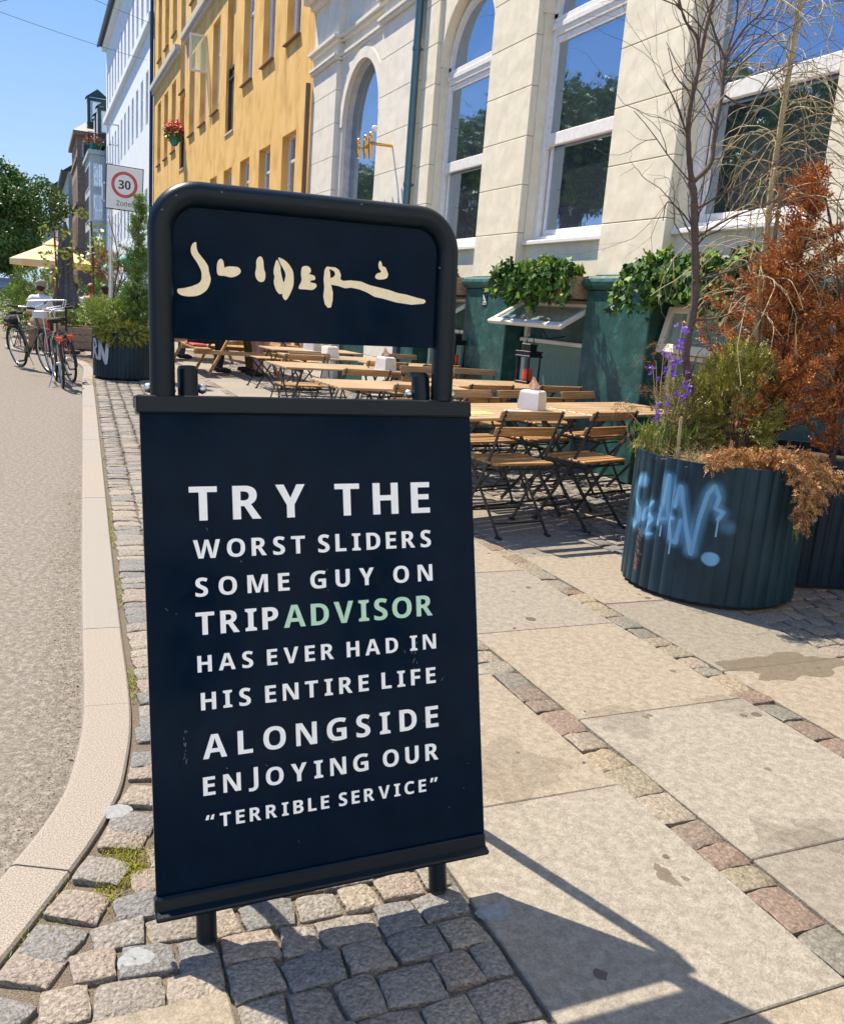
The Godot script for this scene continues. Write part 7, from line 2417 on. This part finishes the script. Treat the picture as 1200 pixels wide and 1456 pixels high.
func build_street() -> void:
	# speed limit sign on its post
	var t := thing("speed_limit_sign", "white square road sign with red ring, 30 and Zone, on a grey post", "road sign", Vector3(1.3, 0, -15.2))
	var g := Geo.new()
	g.tube([Vector3(-0.2, 0, -0.045), Vector3(-0.2, 3.2, -0.045)], 0.03, 12)
	part("post", g, mats.silver, t)
	g = Geo.new()
	g.box(Transform3D(Basis(Vector3.BACK, -0.03), Vector3(0, 2.845, 0)), Vector3(0.53, 0.63, 0.012), 0.004)
	part("plate", g, mats.sign_white, t)
	g = Geo.new()
	g.box(Transform3D(Basis(Vector3.BACK, -0.03), Vector3(0, 2.845, -0.008)), Vector3(0.56, 0.66, 0.006), 0.002)
	part("plate_border", g, mats.frame_dark, t)
	g = Geo.new()
	var o := []; var n_ := []
	for k in 41:
		var a := TAU * k / 40
		o.append(Vector3(cos(a) * 0.195, 2.9 + sin(a) * 0.195, 0.0075)); n_.append(Vector3(cos(a) * 0.148, 2.9 + sin(a) * 0.148, 0.0075))
	for k in 40: g.quad(n_[k], o[k], o[k + 1], n_[k + 1])
	part("red_ring", g, mats.red_paint, t)
	plate_text(t, "30", 0.13, Vector3(0.0, 2.9, 0.006), mats.black_steel)
	plate_text(t, "Zone", 0.075, Vector3(-0.01, 2.62, 0.006), mats.black_steel, 400)
	# bicycles
	bicycle("dark bicycle with silver front carrier and red rear light at the kerb", Vector3(0.29, -0.045, -13.4), 0.06, 0.09, mats.black_steel, true, false)
	bicycle("red framed bicycle leaning beside the dark one at the kerb", Vector3(0.36, -0.045, -14.2), 0.22, 0.14, mats.red_paint, false, false)
	bicycle("black bicycle with wide handlebar, outermost towards the road", Vector3(-0.03, -0.045, -15.5), PI + 0.42, -0.16, mats.car_black, false, true)
	# raised timber bed and its plants
	t = thing("timber_bed", "low weathered timber planting bed behind the bicycles", "planter", Vector3(0.75, 0, -20.6))
	for k in 3:
		g = Geo.new()
		g.block(Vector3(-0.9, 0.02 + 0.15 * k, -0.5), Vector3(0.9, 0.165 + 0.15 * k, -0.44), 0.004); g.block(Vector3(-0.9, 0.02 + 0.15 * k, 0.44), Vector3(0.9, 0.165 + 0.15 * k, 0.5), 0.004)
		for s in [-1, 1]: g.block(Vector3(s * 0.87 - 0.03, 0.021 + 0.15 * k, -0.439), Vector3(s * 0.87 + 0.03, 0.164 + 0.15 * k, 0.439), 0.004)
		part("timber", g, mats.box_wood, t)
	g = Geo.new()
	g.block(Vector3(-0.84, 0.0, -0.44), Vector3(0.84, 0.4, 0.44))
	part("soil", g, mats.soil, t)
	bush("leafy_shrub", "light green shrub in the timber bed behind the bicycles", "shrub", Vector3(0.5, 0.38, -20.7), Vector3(0.45, 0.35, 0.35), 700, 0.16, 0.06, 7, Color(0.1, 0.2, 0.03), Color(0.36, 0.46, 0.1), mats.leaf)
	bush("leafy_shrub", "green shrub left of the seated man, at the timber bed", "shrub", Vector3(-0.35, 0.1, -24.0), Vector3(0.5, 0.55, 0.5), 700, 0.2, 0.08, 7, Color(0.08, 0.16, 0.03), Color(0.3, 0.42, 0.1), mats.leaf)
	bush("leafy_shrub", "tall bushy plant under the yellow parasol", "shrub", Vector3(0.25, 0.1, -28.0), Vector3(0.9, 0.9, 0.7), 900, 0.25, 0.1, 7, Color(0.07, 0.12, 0.02), Color(0.28, 0.36, 0.1), mats.leaf)
	bush("leafy_shrub", "reddish leafed shrub beside the speed sign post", "shrub", Vector3(1.45, 1.5, -21.5), Vector3(0.32, 0.3, 0.3), 420, 0.16, 0.06, 7, Color(0.16, 0.12, 0.03), Color(0.4, 0.2, 0.12), mats.leaf)
	bush("leafy_shrub", "green hedge ball before the far houses", "shrub", Vector3(2.0, 0.0, -30.0), Vector3(0.6, 0.8, 0.6), 600, 0.25, 0.1, 7, Color(0.06, 0.14, 0.02), Color(0.2, 0.36, 0.08), mats.leaf)
	# closed umbrella
	t = thing("closed_umbrella", "closed dark grey cafe umbrella standing by the seated man", "umbrella", Vector3(0.55, 0, -19.2))
	g = Geo.new()
	g.tube([Vector3(0, 0.02, 0), Vector3(0, 2.5, 0)], 0.024, 9)
	part("pole", g, mats.black_steel, t)
	g = Geo.new()
	var prof := [[0.02, 2.48], [0.07, 2.3], [0.115, 2.0], [0.13, 1.65], [0.11, 1.55], [0.15, 1.3], [0.21, 0.98], [0.2, 0.9]]
	for i in prof.size() - 1:
		for k in 48:
			var q := []
			for w in [[i, k], [i, k + 1], [i + 1, k + 1], [i + 1, k]]:
				var a: float = TAU * w[1] / 48.0
				var rr: float = prof[w[0]][0] * (1.0 + 0.22 * sin(a * 8.0 + prof[w[0]][1]))
				q.append(Vector3(cos(a) * rr, prof[w[0]][1] + 0.05 * sin(a * 4.0) * (1.0 if prof[w[0]][1] < 1.0 else 0.0), sin(a) * rr))
			g.quad(q[0], q[1], q[2], q[3])
	part("canopy", g, mats.umbrella_grey, t)
	g = Geo.new()
	g.lathe(Transform3D.IDENTITY, [Vector2(0.26, 0.0), Vector2(0.26, 0.05), Vector2(0.05, 0.09), Vector2(0.03, 0.3), Vector2(0, 0.3)], 18)
	part("base", g, mats.rubber, t)
	# open yellow parasol
	t = thing("yellow_parasol", "open pale yellow parasol over the tables beyond the closed umbrella", "parasol", Vector3(0.42, 0, -24.3))
	g = Geo.new()
	g.tube([Vector3(0, 0, 0), Vector3(0, 2.34, 0)], 0.025, 8)
	part("pole", g, mats.slat1, t)
	g = Geo.new()
	for k in 8:
		var a := TAU * k / 8; var b := TAU * (k + 1) / 8
		var A := Vector3(cos(a) * 0.98, 1.84, sin(a) * 0.98); var B := Vector3(cos(b) * 0.98, 1.84, sin(b) * 0.98)
		var a2 := Vector3(cos(a) * 0.2, 2.22, sin(a) * 0.2); var b2 := Vector3(cos(b) * 0.2, 2.22, sin(b) * 0.2)
		g.quad(A, a2, b2, B)
		g.quad(A + Vector3(0, -0.14, 0), A, B, B + Vector3(0, -0.14, 0))
		g.tri(Vector3(cos(a) * 0.24, 2.23, sin(a) * 0.24), Vector3(0, 2.4, 0), Vector3(cos(b) * 0.24, 2.23, sin(b) * 0.24))
	part("canopy", g, mats.parasol_yellow, t)
	g = Geo.new()
	for k in 8: g.tube([Vector3(0, 2.2, 0), Vector3(cos(TAU * k / 8) * 0.97, 1.83, sin(TAU * k / 8) * 0.97)], 0.008, 5)
	part("ribs", g, mats.slat1, t)
	# seats for the figures along the kerb
	for q in [[0.07, -20.0, "plain wooden stool under the man with the cap"], [0.85, -21.6, "plain wooden stool behind the closed umbrella"], [1.65, -24.5, "wooden stool of the couple beyond the planters"], [1.3, -24.9, "wooden stool of the fair haired guest beyond the planters"]]:
		var st := thing("stool", q[2], "stool", Vector3(q[0], 0, q[1]))
		g = Geo.new()
		g.block(Vector3(-0.19, 0.42, -0.17), Vector3(0.19, 0.46, 0.19), 0.01)
		part("seat", g, mats.slat1, st)
		for sx in [-1, 1]:
			for sz in [-1, 1]:
				g = Geo.new()
				g.bar(Vector3(sx * 0.15, 0.42, sz * 0.14), Vector3(sx * 0.17, 0.0, sz * 0.16), 0.03, 0.03)
				part("leg", g, mats.slat1, st)
	seated("man in white T-shirt and pale cap sitting with his back turned by the bicycles", Vector3(0.07, 0.0, -20.0), -0.25, 0.46, mats.shirt_white, mats.cloth_tan, mats.hair, true, 0.25)
	seated("guest in a white shirt half hidden by the closed umbrella", Vector3(0.85, 0.0, -21.6), 0.4, 0.46, mats.shirt_white, mats.cloth_dark, mats.hair, false, 0.3)
	seated("dark haired guest with tan top beyond the kerbside planter", Vector3(1.65, 0.0, -24.5), 0.3, 0.46, mats.cloth_tan, mats.cloth_dark, mats.hair, false, 0.1)
	seated("fair haired guest in a pink top beyond the kerbside planter", Vector3(1.3, 0.0, -24.9), -0.3, 0.46, mats.cloth_pink, mats.cloth_dark, mats.fair_hair, false, 0.1)
	# guests at the picnic benches
	seated("guest in pale pink sitting at the near picnic bench", Vector3(4.02, 0.0, -15.7), PI / 2, 0.5, mats.shirt_white, mats.cloth_pink, mats.hair, false, 0.2)
	seated("guest in dark blue sitting at the near picnic bench", Vector3(2.58, 0.0, -16.1), -PI / 2, 0.5, mats.cloth_blue, mats.cloth_dark, mats.hair, false, 0.2)
	seated("guest in olive jacket sitting at the near picnic bench", Vector3(4.02, 0.0, -16.4), PI / 2, 0.5, mats.cloth_olive, mats.cloth_olive, mats.fair_hair, false, 0.2)
	seated("guest in red at the farther picnic bench", Vector3(2.38, 0.0, -19.2), -PI / 2, 0.5, mats.cushion_red, mats.cloth_blue, mats.hair, false, 0.2)
	standing("person in dark clothes walking in the road far down the street", Vector3(-0.75, -0.045, -47.0), 2.6, mats.cloth_dark, mats.cloth_dark)
	# parked car far away, under the trees
	t = thing("parked_car", "dark parked car under the trees at the street's far end", "car", Vector3(-1.9, -0.045, -66.0), 0.05)
	g = Geo.new()
	var side := pts2([-2.1, 0.25, -2.15, 0.7, -1.3, 0.92, -0.75, 1.42, 0.85, 1.45, 1.6, 0.98, 2.1, 0.88, 2.15, 0.3])
	g.extrude(side, 1.7, Transform3D(Basis(Vector3(0, 0, 1), Vector3.UP, Vector3(-1, 0, 0)), Vector3(0.85, 0, 0)), true)
	part("body", g, mats.car_black, t)
	for z in [-1.35, 1.35]:
		for sx in [-1, 1]:
			g = Geo.new()
			g.tube([Vector3(sx * 0.72, 0.31, z), Vector3(sx * 0.88, 0.31, z)], 0.31, 18)
			var w := part("wheel", g, mats.rubber, t)
			g = Geo.new()
			g.tube([Vector3(sx * 0.881, 0.31, z), Vector3(sx * 0.89, 0.31, z)], 0.19, 14)
			part("rim", g, mats.silver, w)
	g = Geo.new()
	g.box(Transform3D(Basis(Vector3.RIGHT, -0.95), Vector3(0, 1.2, 1.235)), Vector3(1.4, 0.75, 0.02))
	part("rear_window", g, mats.car_black, t)
	for sx in [-1, 1]:
		g = Geo.new()
		g.block(Vector3(sx * 0.66 - 0.12, 0.7, 2.13), Vector3(sx * 0.66 + 0.12, 0.82, 2.17))
		part("tail_light", g, mats.red_paint, t)
	# wires over the street, one with a hanging lamp
	var wires := [[Vector3(4.7, 11.9, -41.0), Vector3(-9.0, 12.7, -30.0), "upper thin wire across the street from the yellow house"], [Vector3(4.7, 11.2, -44.0), Vector3(-9.0, 11.0, -32.0), "lower thin wire across the street"], [Vector3(3.3, 10.5, -95.0), Vector3(-12.0, 10.0, -86.0), "thin wire across the far end of the street"], [Vector3(4.7, 9.0, -20.0), Vector3(-9.0, 9.3, -37.2), "wire across the street that carries the lamp"], [Vector3(4.7, 8.3, -17.5), Vector3(-10.0, 9.3, -46.0), "wire high over the terrace towards the trees"]]
	for w in wires:
		var c := thing("overhead_wire", w[2], "wire", w[0])
		g = Geo.new()
		var pts := []
		for k in 13:
			var f := k / 12.0
			pts.append((w[1] - w[0]) * f + Vector3(0, -1.2 * f * (1 - f), 0))
		g.tube(pts, 0.008, 5)
		part("cable", g, mats.black_steel, c)
	t = thing("street_lamp", "dark bell shaped street lamp hung over the road, mirrored in a window", "street lamp", Vector3(-7.4, 8.35, -36.6))
	g = Geo.new()
	g.lathe(Transform3D.IDENTITY, [Vector2(0.0, -0.25), Vector2(0.36, -0.2), Vector2(0.42, -0.1), Vector2(0.34, 0.15), Vector2(0.12, 0.32), Vector2(0.08, 0.55), Vector2(0, 0.56)], 20)
	part("shade", g, mats.black_steel, t)
	g = Geo.new()
	g.tube([Vector3(0, 0.5, 0), Vector3(0, 1.35, 0)], 0.03, 6)
	part("hanger", g, mats.black_steel, t)

# ---------------------------------------------------------------- scene
func _ready() -> void:
	rng.seed = 20240611
	# camera: held at chest height, tilted down and rolled a little
	var cam := Camera3D.new()
	cam.name = "camera"
	cam.position = Vector3(0, 1.335, 0)
	cam.basis = Basis(Vector3.UP, deg_to_rad(-24.065)) * Basis(Vector3.RIGHT, deg_to_rad(-12.76)) * Basis(Vector3.BACK, deg_to_rad(4.52))
	cam.fov = rad_to_deg(2.0 * atan(728.0 / 1252.5))
	cam.near = 0.05; cam.far = 1500.0
	add_child(cam)
	cam.current = true
	# sky and exposure
	var env := Environment.new()
	env.background_mode = Environment.BG_SKY
	var sm := ProceduralSkyMaterial.new()
	sm.sky_top_color = Color(0.16, 0.43, 0.72)
	sm.sky_horizon_color = Color(0.63, 0.72, 0.79)
	sm.sky_curve = 0.2
	sm.ground_bottom_color = Color(0.3, 0.28, 0.25)
	sm.ground_horizon_color = Color(0.55, 0.6, 0.64)
	sm.sky_energy_multiplier = 1.0
	var sky := Sky.new()
	sky.sky_material = sm
	env.sky = sky
	env.tonemap_mode = Environment.TONE_MAPPER_LINEAR
	env.tonemap_exposure = 1.95
	env.sdfgi_enabled = true; env.ssao_enabled = true; env.ssil_enabled = true
	var we := WorldEnvironment.new()
	we.name = "environment"
	we.environment = env
	add_child(we)
	var sun := DirectionalLight3D.new()
	sun.name = "sun"
	sun.light_color = Color(1.0, 0.94, 0.84)
	sun.light_energy = 1.6
	sun.light_angular_distance = 0.5
	sun.shadow_enabled = true
	add_child(sun)
	sun.look_at_from_position(Vector3.ZERO, Vector3(0.295, -1.0, 0.58), Vector3.UP)

	build_materials()
	build_ground()
	build_cafe()
	build_yellow()
	build_far_houses()
	build_behind()
	build_trees()
	build_sign()
	build_planters()
	build_terrace()
	window_box(-8.7, -7.28, "weathered wooden window box under the ivy beside the hopper window", "lush ivy trailing over the wooden box between two green piers", 1.5)
	window_box(-11.3, -9.9, "weathered wooden window box half hidden behind the sign", "ivy showing beside the sign's right edge", 1.3)
	window_box(-6.2, -4.75, "weathered wooden window box behind the bare sapling", "ivy trailing from the box behind the bare sapling", 1.3)
	bike_sticker(Vector3(PLINTH - 0.001, 1.52, -9.3), "small no bicycle plate on the green pier beside the half hidden window box")
	bike_sticker(Vector3(PLINTH - 0.001, 1.52, -6.78), "small no bicycle plate on the green pier beside the bare sapling")
	build_street()
